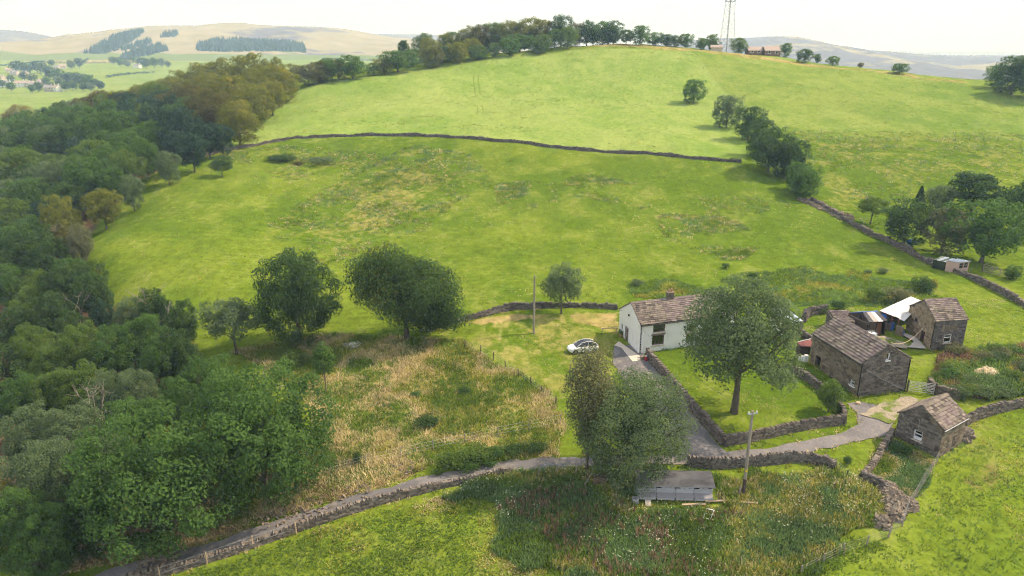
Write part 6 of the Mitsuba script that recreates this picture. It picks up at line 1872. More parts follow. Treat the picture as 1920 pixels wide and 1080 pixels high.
fence('fence_meadow', 'dark post and wire fence between the mown lawn and the tan meadow', 2.4, 1.1, 0.06, 'mat_dark_timber', 3, 0.08, 1)
fence('fence_lane', 'thin post and wire fence along the brown bank above the lane', 3.2, 1.15, 0.05, 'mat_wood_grey', 3, 0.06, 2)
fence('fence_near', 'pale post fence along the field side of the lane wall', 3.0, 1.2, 0.05, 'mat_pale_wood', 2, 0.05, 3)
fence('fence_barn', 'post and wire fence running down from the small near barn', 2.2, 1.1, 0.055, 'mat_wood_grey', 4, 0.06, 4)
fence('fence_hill', 'far post and wire fence across the top of the rough hill pasture', 4.0, 1.1, 0.06, 'mat_dark_timber', 2, 0.04, 5)
fence('fence_weeds', 'few old posts in the weeds where the lane wall ends', 1.6, 1.1, 0.06, 'mat_wood_grey', 1, 0.06, 6)
fence('fence_gate', 'sagging dark rail fence closing the gap beside the road wall', 1.5, 1.0, 0.05, 'mat_dark_timber', 3, 0.05, 7)


def field_gate(a, b, label, h=1.15, bars=7, r=0.028, brace=True, mat='mat_steel_grey', base=0.12):
    a, b = np.array(a, float), np.array(b, float)
    za, zb = gz(a[:1], a[1:2])[0] + base, gz(b[:1], b[1:2])[0] + base
    A, B = np.array([*a, za]), np.array([*b, zb])
    k = thing('field_gate', label, 'gate')
    for i in range(bars):
        u = (i / (bars - 1)) ** 0.85 * h
        put(k, 'bar', mikit.ply(tube([A + UP * u, B + UP * u], r, 6), mat, smooth=True))
    for t in (0.0, 0.33, 0.67, 1.0):
        put(k, 'upright', mikit.ply(tube([A + (B - A) * t, A + (B - A) * t + UP * h], r, 6), mat, smooth=True))
    if brace:
        put(k, 'brace', mikit.ply(tube([A, A + (B - A) * 0.5 + UP * h], r * 0.8, 5), mat, smooth=True))
        put(k, 'brace', mikit.ply(tube([B, A + (B - A) * 0.5 + UP * h], r * 0.8, 5), mat, smooth=True))
    for q in (A, B):
        d = unit(B - A) * 0.14 * (1 if q is B else -1)
        put(k, 'gatepost', mikit.ply(tube([q + d - UP * 0.5, q + d + UP * (h + 0.15)], 0.09, 7), 'mat_dark_timber', smooth=40))


field_gate((44.25, 74.1), (46.65, 73.35), 'galvanised metal field gate between the long barn and the curved wall stub')
field_gate((79.0, 117.6), (80.7, 113.6), 'old timber field gate with cross braces below the pink shed', mat='mat_wood_grey', r=0.045, bars=5)

# rubble heap, stones
def rubble(label, centers, radii, n, size, seed, kind=0.3, high=0.7, name='rubble_heap', cat='rubble'):
    g = np.random.default_rng(seed)
    c, rr = np.array(centers, float), np.array(radii, float)
    w = rr ** 2 / (rr ** 2).sum()
    i = g.choice(len(c), n, p=w)
    q = c[i] + np.sqrt(g.random(n))[:, None] * rr[i][:, None] * (lambda a: np.column_stack([np.cos(a), np.sin(a)]))(g.uniform(0, 6.283, n))
    d = np.min(np.linalg.norm(q[:, None] - c[None], axis=2) / rr[None], axis=1)
    z = gz(q[:, 0], q[:, 1]) + high * np.maximum(0, 1 - d ** 2) + 0.03
    m = g.normal(size=(n, 3, 3)) * 0.6 + np.eye(3)
    x = unit(m[:, 0])
    y = unit(np.cross(m[:, 1], x))
    zz = np.cross(x, y)
    s = size * g.uniform(0.5, 1.3, (n, 1))
    k = thing(name, label, cat)
    put(k, 'stone', Boxes().add(np.column_stack([q, z]), x * s * g.uniform(0.7, 1.3, (n, 1)), y * s * 0.75, zz * s * 0.45, g.random(n) * 0.75 + 0.25, kind, 0.25).ply('mat_stone'), kind='stuff')


rubble('long heap of grey rubble stone where the broken yard wall ends', [S('rubble_a')[:2], (33.2, 55.0), S('rubble_b')[:2], (32.6, 53.6), (32.0, 52.6), S('rubble_c')[:2]], [0.7, 1.05, 0.85, 1.1, 0.85, 0.7], 900, 0.18, 3, 0.45, 0.6)
rubble('scattered stones at the foot of the trees in the bottom left corner', [S('stones_a')[:2], (-37.3, 48.9)], [1.6, 1.3], 160, 0.22, 4, 0.5, 0.25, 'stone_scatter', 'stones')
rubble('scattered pale stones on the bank between the trees and the lane', [S('stones_b')[:2], (-28.3, 50.2)], [1.2, 1.0], 90, 0.18, 5, 0.5, 0.2, 'stone_scatter', 'stones')
rubble('stones tumbled on the brown bank left of the yellow green hedge', [S('stones_c')[:2], (-17.5, 55.0), (-14.2, 56.8), S('stones_d')[:2]], [1.8, 1.8, 1.6, 1.5], 260, 0.13, 6, 0.6, 0.12, 'stone_scatter', 'stones')
rubble('tumbled stones and rubble lying along the wall below the hedge line', [(66.5, 160.0), (68.0, 156.0), (70.0, 152.0)], [3.0, 2.6, 2.6], 260, 0.3, 8, 0.5, 0.3, 'stone_scatter', 'stones')
rubble('low stone trough and rubble behind the small near barn', [(44.9, 64.6), (45.6, 65.2)], [0.7, 0.6], 160, 0.2, 9, 0.3, 0.75, 'rubble_heap', 'rubble')
for nm, lab, s_ in (('stone_corner', 'single pale boulder at the front corner of the long barn', 0.3), ('trough', 'white stone block beside the small near barn', 0.28)):
    p = S(nm)
    k_ = thing('boulder', lab, 'boulder')
    m_ = trimesh.creation.icosphere(2, 1)
    v_ = m_.vertices * (0.8 + 0.4 * meshkit.noise(m_.vertices * 2.1 + 3, 2))[:, None] * [1.1, 0.8, 0.7] * s_ + [p[0], p[1], float(gz([p[0]], [p[1]])[0]) + s_ * 0.4]
    put(k_, 'stone', mikit.ply((v_, m_.faces), 'mat_sand' if nm == 'stone_corner' else 'mat_plastic_white', smooth=30))

# heap of sandy spoil
p = S('hay')
k_ = thing('spoil_heap', 'low sandy heap among the tall weeds on the right', 'heap')
n_ = 34
gx_, gy_ = np.meshgrid(np.linspace(-1.9, 1.9, n_), np.linspace(-1.1, 1.1, n_))
rr_ = (gx_ / 1.8) ** 2 + (gy_ / 1.0) ** 2
hh_ = np.maximum(0, 1 - rr_) ** 0.7 * 0.62 * (0.35 + 1.3 * meshkit.fbm(np.stack([gx_ * 2.6, gy_ * 2.6, gx_ * 0], -1), 4, 6)) - 0.15
i_ = (np.arange(n_ - 1)[:, None] * n_ + np.arange(n_ - 1)).ravel()
put(k_, 'sand', mikit.ply((np.column_stack([gx_.ravel() + p[0], gy_.ravel() + p[1], hh_.ravel() + float(gz([p[0]], [p[1]])[0]) + 0.35]), np.vstack([np.stack([i_, i_ + 1, i_ + n_ + 1], 1), np.stack([i_, i_ + n_ + 1, i_ + n_], 1)])), 'mat_sand', smooth=True))

# burnt bonfire patch
p = S('fire')
k_ = thing('bonfire_ashes', 'patch of pale ash and charred wood left by a bonfire under the oaks', 'ashes')
g_ = np.random.default_rng(12)
for nm, mat, n, rad, s0 in (('ash', 'mat_ash', 260, 1.05, 0.10), ('charred_wood', 'mat_char', 200, 1.7, 0.12)):
    a = g_.uniform(0, 6.28, n)
    r_ = rad * np.sqrt(g_.uniform(0.0 if nm == 'ash' else 0.1, 1, n))
    q = np.column_stack([p[0] + 1.1 * r_ * np.cos(a), p[1] + 0.8 * r_ * np.sin(a)])
    d = unit(g_.normal(size=(n, 3)) * [1, 1, 0.3])
    e = unit(np.cross(d, g_.normal(size=(n, 3))))
    b_ = Boxes().add(np.column_stack([q, gz(q[:, 0], q[:, 1]) + 0.06 + 0.1 * (r_ < 0.5)]), d * s0 * g_.uniform(0.6, 2.0, (n, 1)), e * s0 * 0.5, np.cross(d, e) * s0 * 0.35, 0.5, 0, 0.2)
    put(k_, nm, b_.ply(mat), kind='stuff')

# things by the house corner
p = S('red_bottle')
z_ = float(base_height(p[0], p[1]))
k_ = thing('gas_bottle', 'small red bottle with a white top by the end of the garden wall', 'bottle')
put(k_, 'body', mikit.ply(tube([[p[0], p[1], z_ + t] for t in (0.0, 0.04, 0.4, 0.5)], [0.15, 0.17, 0.17, 0.09], 14), 'mat_red', smooth=40))
put(k_, 'cap', mikit.ply(tube([[p[0], p[1], z_ + t] for t in (0.5, 0.56, 0.68)], [0.08, 0.10, 0.08], 12), 'mat_plastic_white', smooth=40))
k_ = thing('boulder', 'grey stone block beside the small red bottle', 'boulder')
put(k_, 'stone', Boxes().add([[p[0] - 0.4, p[1] + 0.2, z_ + 0.22]], [0.22, 0.06, 0], [-0.05, 0.18, 0], [0, 0, 0.24], 0.8, 0.4, 0.15).ply('mat_stone'))
k_ = thing('wooden_rail', 'low wooden rail behind the gable of the white house', 'rail')
put(k_, 'rail', Boxes().add([[13.0, 90.9, 0.85]], [1.2, 0.12, 0], [0, 0.06, 0], [0, 0, 0.05]).ply('mat_pale_wood'))
for x in (-1.0, 0.95):
    put(k_, 'post', Boxes().add([[13.0 + x, 90.9 + x * 0.1, 0.4]], [0.05, 0, 0], [0, 0.05, 0], [0, 0, 0.45]).ply('mat_pale_wood'))
for i_, (dx, dy, lab) in enumerate(((-0.35, 1.0, 'larger terracotta plant pot beside the gable door'), (-0.30, 2.0, 'smaller terracotta plant pot near the gable window'))):
    k_ = thing('plant_pot', lab, 'plant pot', 'plant pots by the white house')
    q = np.array([14.72 + dx, 88.7 + dy, 0.02])
    s = 0.26 - 0.06 * i_
    put(k_, 'pot', mikit.ply(tube([q, q + UP * s * 1.3, q + UP * s * 1.6], [s * 0.7, s, s * 1.05], 12), 'mat_terracotta', smooth=40))
    b = PROTO['bush'][0]
    put(k_, 'plant', {**b['crown'], 'bsdf': {'type': 'ref', 'id': 'leaf_g'}}, to=T().translate((q + UP * s * 1.3).tolist()).scale([0.25, 0.25, 0.3]))
k_ = thing('wooden_crate', 'reddish slatted wooden crate half hidden under the willow', 'crate')
q = S('frame_box')
q[2] = float(gz([q[0]], [q[1]])[0])
for i_ in range(7):
    put(k_, 'slat', Boxes().add([q + [-0.55 + i_ * 0.18, 0, 0.45]], [0.06, 0, 0], [0, 0.02, 0], [0, 0, 0.42]).ply('mat_brick_red'))
for zz in (0.88, 0.1):
    put(k_, 'board', Boxes().add([q + [0, 0.3, zz]], [0.66, 0, 0], [0, 0.28, 0], [0, 0, 0.03]).ply('mat_dark_timber'))
put(k_, 'prop', mikit.ply(tube([q + [-1.5, -0.1, 0], q + [-0.75, 0.1, 1.3]], 0.04, 5), 'mat_wood_grey'))

# the white car
p = S('car')
k_ = thing('car', 'white hatchback car with dark glass and roof parked on the lawn edge', 'car')
cz_ = float(gz([p[0]], [p[1]])[0])
yaw_ = math.degrees(math.atan2(-0.22, -0.97))
to_ = T().translate([float(p[0]) + 0.35, float(p[1]) + 0.6, cz_ + 0.02]).rotate([0, 0, 1], yaw_).scale(0.94)
# stations along the car (x forward): half width, sill, belt
st_ = np.array([[-2.02, 0.62, 0.42, 0.72], [-1.95, 0.80, 0.30, 0.88], [-1.6, 0.88, 0.22, 0.95], [-1.0, 0.90, 0.20, 0.95], [0.0, 0.90, 0.20, 0.92], [0.9, 0.89, 0.20, 0.90], [1.35, 0.87, 0.21, 0.84], [1.75, 0.80, 0.24, 0.74], [1.98, 0.68, 0.32, 0.64], [2.06, 0.5, 0.40, 0.54]])


def loft(rings):
    n, m = len(rings), len(rings[0])
    v = np.vstack(rings)
    f = []
    for i in range(n - 1):
        for j in range(m):
            a, b = i * m + j, i * m + (j + 1) % m
            f += [[a, b, b + m], [a, b + m, a + m]]
    for base, sgn in ((0, 1), ((n - 1) * m, -1)):
        for j in range(1, m - 1):
            f.append([base, base + j, base + j + 1] if sgn < 0 else [base, base + j + 1, base + j])
    return v, np.array(f)


xs_ = np.linspace(-2.02, 2.06, 40)
W4 = [np.interp(xs_, st_[:, 0], st_[:, c]) for c in (1, 2, 3)]
rings_ = []
for x, w, lo, hi in zip(xs_, *W4):
    arch = max(0, 0.34 - math.hypot(x - 1.25, 0) * 1.0, 0.34 - math.hypot(x + 1.28, 0) * 1.0)
    lo2 = lo + max(0.0, math.sqrt(max(0, 0.36 ** 2 - (x - 1.25) ** 2)), math.sqrt(max(0, 0.36 ** 2 - (x + 1.28) ** 2))) * 0.95
    rings_.append(np.array([[x, -w * 0.93, lo2], [x, -w, (lo2 + hi) / 2], [x, -w * 0.985, hi - 0.07], [x, -w * 0.90, hi], [x, 0, hi + 0.035], [x, w * 0.90, hi], [x, w * 0.985, hi - 0.07], [x, w, (lo2 + hi) / 2], [x, w * 0.93, lo2], [x, 0, lo2 + 0.02]]))
put(k_, 'body', mikit.ply(loft(rings_), 'mat_car_white', smooth=35), to=to_)
gr_ = np.array([[-1.85, 0.72, 0.93, 1.0], [-1.55, 0.70, 0.92, 1.30], [-1.1, 0.70, 0.92, 1.43], [-0.4, 0.71, 0.90, 1.50], [0.15, 0.70, 0.89, 1.45], [0.55, 0.69, 0.88, 1.28], [1.15, 0.66, 0.85, 0.91]])
xg_ = np.linspace(-1.85, 1.15, 24)
G4 = [np.interp(xg_, gr_[:, 0], gr_[:, c]) for c in (1, 2, 3)]
put(k_, 'windows', mikit.ply(loft([np.array([[x, -w * 1.1, lo], [x, -w * 0.93, lo + (hi - lo) * 0.75], [x, -w * 0.72, hi], [x, 0, hi + 0.02], [x, w * 0.72, hi], [x, w * 0.93, lo + (hi - lo) * 0.75], [x, w * 1.1, lo]]) for x, w, lo, hi in zip(xg_, *G4)]), 'mat_car_glass', smooth=30), to=to_)
for sy in (-1, 1):
    for xa, xb, ta, tb in ((0.50, 1.10, 1.29, 0.95), (-0.52, -0.44, 1.42, 0.94), (-1.62, -1.80, 1.24, 0.99)):
        ya, yb = sy * (0.60 if ta > 1.25 else 0.64), sy * 0.765
        put(k_, 'pillar', mikit.ply(tube([[xa, ya, ta + 0.02], [(xa + xb) / 2, sy * 0.70, (ta + tb) / 2 + 0.04], [xb, yb, tb]], 0.035, 6), 'mat_car_white', smooth=True), to=to_)
    put(k_, 'roof_rail', mikit.ply(tube([[0.5, sy * 0.52, 1.33], [0.1, sy * 0.53, 1.48], [-0.4, sy * 0.54, 1.52], [-1.1, sy * 0.53, 1.45], [-1.6, sy * 0.53, 1.29]], 0.035, 6), 'mat_car_white', smooth=True), to=to_)
    put(k_, 'mirror', mikit.ply(trimesh.creation.icosphere(2, 1).apply_transform(np.diag([0.09, 0.12, 0.075, 1])).apply_translation([0.72, sy * 0.95, 0.98]), 'mat_car_white', smooth=True), to=to_)
    put(k_, 'headlight', mikit.ply(trimesh.creation.icosphere(2, 1).apply_transform(np.diag([0.20, 0.10, 0.07, 1])).apply_translation([1.80, sy * 0.66, 0.64]), 'mat_steel_grey', smooth=True), to=to_)
    put(k_, 'tail_light', mikit.ply(trimesh.creation.icosphere(2, 1).apply_transform(np.diag([0.06, 0.12, 0.09, 1])).apply_translation([-1.98, sy * 0.66, 0.80]), 'mat_red', smooth=True), to=to_)
    put(k_, 'door_seam', Boxes().add([[0.62, sy * 0.897, 0.58], [-0.48, sy * 0.904, 0.58]], [0.008, 0, 0], [0, 0.006, 0], [0, 0, 0.27]).ply('mat_dark_paint'), to=to_)
    put(k_, 'sill_trim', Boxes().add([[-0.02, sy * 0.86, 0.22]], [0.85, 0, 0], [0, 0.04, 0], [0, 0, 0.05]).ply('mat_dark_paint'), to=to_)
    for wx in (1.25, -1.28):
        w_ = numbered(k_ + '__wheel')
        ty = trimesh.creation.annulus(0.20, 0.315, 0.2, sections=28).apply_transform(trimesh.transformations.rotation_matrix(math.pi / 2, [1, 0, 0])).apply_translation([wx, sy * 0.79, 0.315])
        put(w_, 'tyre', mikit.ply(ty, 'mat_black_rubber', smooth=40), to=to_)
        sp = [tube([[wx, sy * 0.86, 0.315], [wx + 0.2 * math.cos(a), sy * 0.87, 0.315 + 0.2 * math.sin(a)]], 0.03, 5) for a in np.arange(5) * 1.2566]
        put(w_, 'rim', mikit.ply(join(sp), 'mat_alloy'), to=to_)
        put(w_, 'hub', mikit.ply(tube([[wx, sy * 0.74, 0.315], [wx, sy * 0.80, 0.315]], 0.205, 20), 'mat_dark_paint'), to=to_)
put(k_, 'grille', Boxes().add([[2.0, 0, 0.42]], [0.05, 0, 0], [0, 0.46, 0], [0, 0, 0.07]).ply('mat_dark_paint'), to=to_)
put(k_, 'number_plate', Boxes().add([[2.085, 0, 0.5]], [0.01, 0, 0], [0, 0.24, 0], [0, 0, 0.05]).ply('mat_white_paint'), to=to_)

# lattice mast on the hilltop
p = S('mast')
k_ = thing('lattice_mast', 'tall grey steel lattice mast rising from the hilltop', 'mast')
mz_ = float(gz([p[0]], [p[1]])[0])
Hm, wb, wt = 33.0, 2.7, 1.15
legs_ = []
yaw = 0.45
for i_ in range(4):
    a = yaw + math.pi / 4 + i_ * math.pi / 2
    lo = np.array([p[0] + wb * 1.3 * math.cos(a), p[1] + wb * 1.3 * math.sin(a), mz_ - 0.5])
    hi = np.array([p[0] + wt * 1.3 * math.cos(a), p[1] + wt * 1.3 * math.sin(a), mz_ + Hm])
    legs_.append((lo, hi))
    put(k_, 'leg', mikit.ply(tube([lo, hi], [0.12, 0.09], 6), 'mat_steel_grey', smooth=True))
for side_ in range(4):
    (l0, h0), (l1, h1) = legs_[side_], legs_[(side_ + 1) % 4]
    br_ = []
    ks = np.linspace(0, 1, 11) ** 0.9
    for a, b in zip(ks[:-1], ks[1:]):
        P0, P1, Q0, Q1 = l0 + (h0 - l0) * a, l0 + (h0 - l0) * b, l1 + (h1 - l1) * a, l1 + (h1 - l1) * b
        br_ += [tube([P0, Q1], 0.035, 4), tube([Q0, P1], 0.035, 4), tube([P1, Q1], 0.035, 4)]
    put(k_, 'bracing', mikit.ply(join(br_), 'mat_steel_grey'))
for zz in (22.5, 30.0):
    put(k_, 'platform', mikit.ply(trimesh.creation.annulus(1.3, 2.3, 0.12, sections=24).apply_translation([p[0], p[1], mz_ + zz]), 'mat_steel_grey'))
    for i_ in range(6):
        a = i_ * math.pi / 3 + 0.3
        c = [p[0] + 2.35 * math.cos(a), p[1] + 2.35 * math.sin(a), mz_ + zz + 1.3]
        put(k_, 'antenna', Boxes().add([c], [0.18 * math.cos(a), 0.18 * math.sin(a), 0], [-0.22 * math.sin(a), 0.22 * math.cos(a), 0], [0, 0, 1.2]).ply('mat_blue_grey'))
put(k_, 'ladder', mikit.ply(tube([[p[0], p[1], mz_], [p[0], p[1], mz_ + Hm]], 0.08, 5), 'mat_steel_grey'))


def simple_house(key, x, y, L, W, h, rise, yaw, wall, roof, win=True, chim=True, z=None):
    z = float(gz([x], [y])[0]) if z is None else z
    c, s = math.cos(yaw), math.sin(yaw)
    e, n = np.array([c, s, 0]), np.array([-s, c, 0])
    O = np.array([x, y, z])
    b = [(-W / 2, -1.0), (W / 2, -1.0), (W / 2, h), (0, h + rise), (-W / 2, h)]
    v = np.array([O + e * sx * L / 2 + n * a + UP * q for sx in (-1, 1) for a, q in b])
    f = [[0, 1, 2], [0, 2, 3], [0, 3, 4], [5, 7, 6], [5, 8, 7], [5, 9, 8]]
    for i in range(5):
        if i in (2, 3):
            continue
        j = (i + 1) % 5
        f += [[i, i + 5, j + 5], [i, j + 5, j]]
    put(key, 'wall', mikit.ply((v, np.array(f)), wall))
    rk = numbered(key + '__roof')
    parts = []
    for sg in (-1, 1):
        lo, hi = n * sg * (W / 2 + 0.3) + UP * (h - 0.25), UP * (h + rise + 0.08)
        parts.append(slab([O - e * (L / 2 + 0.3) + lo, O + e * (L / 2 + 0.3) + lo, O + e * (L / 2 + 0.3) + hi, O - e * (L / 2 + 0.3) + hi], 0.15))
    scene[rk] = mikit.ply(join(parts), roof)
    if chim:
        for sg in (-1, 1):
            put(rk, 'chimney', Boxes().add([O + e * sg * (L / 2 - 0.5) + UP * (h + rise + 0.5)], e * 0.4, n * 0.35, UP * 0.9).ply(wall))
    if win:
        for i in range(max(2, int(L / 3.2))):
            for hh in ((0.9, 3.4) if h > 4.5 else (1.0,)):
                u = -L / 2 + L * (i + 0.5) / max(2, int(L / 3.2))
                w = numbered(key + '__window')
                put(w, 'frame', Boxes().add([O + e * u - n * (W / 2 + 0.02) + UP * (hh + 0.6)], e * 0.6, n * 0.04, UP * 0.65).ply('mat_white_paint'))
                put(w, 'pane', Boxes().add([O + e * u - n * (W / 2 + 0.05) + UP * (hh + 0.6)], e * 0.48, n * 0.03, UP * 0.52).ply('mat_car_glass'))


G_ = 'red brick buildings on the hilltop'
k_ = thing('brick_building', 'red brick building with tan roof on the hilltop, nearer the mast', 'building', G_)
simple_house(k_, *SPOTS['brick_a'][:2], 6.6, 5, 2.3, 1.5, 0.06, 'mat_brick_red', 'mat_tile_tan', chim=False)
k_ = thing('brick_building', 'red brick building with tan roof on the hilltop, farther right of the mast', 'building', G_)
simple_house(k_, *SPOTS['brick_b'][:2], 7.2, 5.5, 2.6, 1.8, 0.06, 'mat_brick_red', 'mat_tile_tan', chim=False)
k_ = thing('mast_hut', 'small pale hut with a shallow tan roof left of the lattice mast', 'hut')
simple_house(k_, *SPOTS['mast_hut'][:2], 5.0, 3.6, 1.9, 0.8, -0.2, 'mat_pale_stone', 'mat_tile_tan', win=False, chim=False)
pos_ = ['first', 'second', 'third', 'fourth', 'fifth', 'sixth', 'seventh', 'eighth', 'ninth', 'tenth', 'eleventh', 'twelfth', 'thirteenth', 'fourteenth', 'fifteenth']
for i_, (x, y, L_) in enumerate(sorted(FAR_HOUSES, key=lambda h: h[0] / h[1])):
    k_ = thing('stone_house', f'pale stone house in the distant valley village, {pos_[i_]} from the left', 'house', 'houses of the valley village')
    simple_house(k_, x, y, max(8.0, L_ * 1.15), 7, 4.9, 2.6, 0.25 * ((i_ * 7) % 5 - 2), ('mat_pale_stone', 'mat_render_white', 'mat_pale_stone')[i_ % 3], ('mat_tile_tan', 'mat_slate_blue')[i_ % 2])
ordn_ = pos_ + ['sixteenth', 'seventeenth', 'eighteenth', 'nineteenth', 'twentieth'] + ['twenty ' + q for q in pos_[:9]] + ['thirtieth'] + ['thirty ' + q for q in pos_[:9]] + ['fortieth']
for i_, (x, y, r_) in enumerate(sorted(FAR_TREES, key=lambda h: h[0] / h[1])):
    plant('tiny', x, y, r_ * 2.0, r_, 'DGMDC'[i_ % 5], f'far valley tree near the village, {ordn_[i_]} from the left', 'tree', 'trees of the far valley', name='valley_tree')
for i_, (nm, pl) in enumerate(FAR_HEDGES.items()):
    q = smooth_line(pl, 3.0)
    g_ = np.random.default_rng(60 + i_)
    q = np.repeat(q, 5, 0) + g_.normal(0, 0.9, (len(q) * 5, 2))
    c_ = np.column_stack([q, gz(q[:, 0], q[:, 1]) + g_.uniform(0.2, 2.8, len(q))])
    v_, f_ = leaf_quads(c_, unit(g_.normal(size=c_.shape) + UP * 0.6), 1.2, 61 + i_, 0.9)
    k_ = thing('hedgerow', ('far hedgerow along the foot of the tan fields in the valley', 'far hedgerow above the tan fields under the moor', 'short far hedgerow dividing the two tan valley fields', 'far hedgerow below the valley woodland', 'far hedgerow under the moor seen above the left treeline')[i_], 'hedgerow', 'hedgerows of the far valley')
    put(k_, 'foliage', mikit.ply((v_, f_), 'leaf_c', uv=np.repeat(g_.random((len(c_), 2)), 4, 0)))
# conifer plantations on the moor
CONE = trimesh.creation.cone(1.0, 1.0, sections=6)
for nm, poly in PLANTATIONS.items():
    g_ = np.random.default_rng(ord(nm))
    pg = Polygon(poly).buffer(0)
    x0, y0, x1, y1 = pg.bounds
    want = int(min(2600, pg.area / 55))
    q = np.column_stack([g_.uniform(x0, x1, want * 4), g_.uniform(y0, y1, want * 4)])
    q = q[shapely.contains_xy(pg, q[:, 0], q[:, 1])][:want]
    hh = g_.uniform(11, 17, len(q))
    rr = hh * g_.uniform(0.24, 0.34, len(q))
    f3, yA, yB = HILL_MID
    zz = f3(np.column_stack([(q[:, 1] - yA) / (yB - yA), q[:, 0]]))
    v = CONE.vertices[None] * np.stack([rr, rr, hh], 1)[:, None] + np.column_stack([q, zz - 1])[:, None]
    f = CONE.faces[None] + (np.arange(len(q)) * len(CONE.vertices))[:, None, None]
    lab = dict(a='large dark conifer plantation block on the pale moor', b='dark conifer strip lowest on the moor', c='dark conifer wood climbing to the shoulder of the moor', d='thin dark conifer strip between the two lower woods', e='small dark clump of conifers high on the moor')[nm]
    stuff('conifer_plantation', mikit.ply((v.reshape(-1, 3), f.reshape(-1, 3)), 'leaf_c', uv=np.repeat(g_.random((len(q), 2)), len(CONE.vertices), 0)), lab, 'plantation')

# bare dead trees in the wood, bushes
for i_, (nm, sc_, lab) in enumerate([('dead_a', 0.95, 'bare grey dead tree with spreading branches left of the yellow tree'), ('dead_b', 1.0, 'bare greyish tree at the wood edge behind the near wood'), ('dead_c', 0.8, 'bare white twigged tree at the left of the near wood'),
                                     ('dead_d', 0.8, 'bare pinkish grey tree beside a dark blue green crown'), ('dead_e', 0.7, 'bare twigs by the yellow tree at the left edge'), ('dead_f', 0.8, 'bare rusty tree beside the tan bush at the pasture corner'), ('dead_g', 0.8, 'bare twigs poking from the big crown right of the near wood'), ('dead_i', 0.8, 'bare grey tree beside the leafier one at the wood edge')]):
    p = S(nm)
    k_ = thing('dead_tree', lab, 'tree', 'bare dead trees')
    put(k_, 'branches', BARE[i_ % 2], to=T().translate([float(p[0]), float(p[1]), float(gz([p[0]], [p[1]])[0])]).rotate([0, 0, 1], 70.0 * i_).scale(1.25 * sc_))
for nm, r_, h_, sp_, lab in [('bush_a', 4.0, 1.6, 'D', 'low dark scrub on the knoll of the lower pasture, left one'), ('bush_b', 4.4, 1.3, 'M', 'low dark scrub on the knoll of the lower pasture, right one'), ('bush_c', 2.0, 0.9, 'B', 'small brown scrub between the two dark patches on the knoll'), ('bush_d', 1.3, 1.2, 'M', 'grey bush in the nettles above the white house'),
                             ('bush_e', 0.9, 1.0, 'D', 'small dark bush on the pasture above the ash tree'), ('bush_f', 0.9, 0.7, 'D', 'small dark bush right of the ash tree top'), ('bush_g', 1.1, 1.0, 'M', 'grey bush in the pasture above the white roofed lean-to'), ('bush_h', 0.8, 0.8, 'M', 'smaller grey bush left of the one above the lean-to'),
                             ('shrub_yellow', 1.7, 2.6, 'L', 'yellow green shrub behind the dark shed'), ('shrub_pink', 2.2, 2.6, 'T', 'pinkish brown shrub behind the white roofed lean-to'), ('shrub_dark', 1.7, 2.6, 'D', 'dark shrub behind the upper stone barn'), ('yellow_a', 1.1, 1.9, 'Y', 'small yellow shrub beside the dark one behind the upper barn'),
                             ('bush_i', 0.55, 0.9, 'D', 'small round bush on the verge by the end of the road wall'), ('bush_j', 1.6, 2.0, 'L', 'bright green bush left of the slim young tree'), ('bush_k', 0.55, 1.5, 'D', 'small dark conical bush beside the bank fence'), ('bush_l', 1.7, 1.1, 'D', 'dark green bramble patch in the middle of the tan meadow'),
                             ('bush_m', 0.8, 0.9, 'D', 'small dark bush high in the tan meadow'), ('bush_n', 0.7, 0.7, 'G', 'small green bush left of the dark one in the meadow'), ('barn3_bush', 1.0, 0.9, 'G', 'green bush below the window of the small near barn'), ('elder', 0.8, 0.9, 'D', 'dark ivy clump on the corner of the garden wall')]:
    p = S(nm)
    plant('bush', p[0], p[1], h_, r_, sp_, lab, 'bush')
for x, y, r_, h_, sp_, lab in [(-5.9, 59.9, 1.5, 1.5, 'L', 'leftmost mound of the yellow green hedge above the lane'), (-4.6, 60.3, 1.6, 1.8, 'L', 'tallest mound of the yellow green hedge above the lane'), (-3.1, 60.9, 1.5, 1.6, 'L', 'right hand mound of the yellow green hedge above the lane'), (-1.6, 61.3, 1.2, 1.1, 'G', 'green ivy mound left of the bank shadow above the lane'),
                               (0.2, 61.6, 1.2, 1.0, 'D', 'dark ivy mound in the middle of the bank above the lane'), (2.2, 61.8, 1.3, 1.0, 'D', 'dark ivy mound on the bank nearest the birch'), (-4.0, 59.6, 1.1, 1.0, 'G', 'low green mound in front of the yellow green hedge'), (-2.2, 60.2, 1.0, 0.8, 'G', 'lowest green mound beside the lane'), (-6.9, 59.0, 0.6, 0.7, 'L', 'small yellow green shoot left of the hedge')]:
    plant('bush', x, y, h_, r_, sp_, lab, 'bush', 'hedge mounds above the lane')
g_ = np.random.default_rng(33)
wz_ = POLY['willowherb']
sp_ = []
while len(sp_) < 26:
    x, y = g_.uniform(wz_.bounds[0], wz_.bounds[2]), g_.uniform(wz_.bounds[1], wz_.bounds[3])
    if wz_.contains(Point(x, y)) and math.hypot(x - S('hay')[0], y - S('hay')[1]) > 1.9 and not TRACK.buffer(0.6).contains(Point(x, y)):
        sp_.append((x, y))
for i_, (x, y) in enumerate(sorted(sp_, key=lambda q: q[0] / q[1])):
    plant('bush', x, y, g_.uniform(1.0, 1.6), g_.uniform(0.9, 1.5), 'MGLMTG'[i_ % 6], f'scrubby bush in the tall weeds right of the metal gate, {ordn_[i_]} from the left', 'bush', 'scrub right of the metal gate')
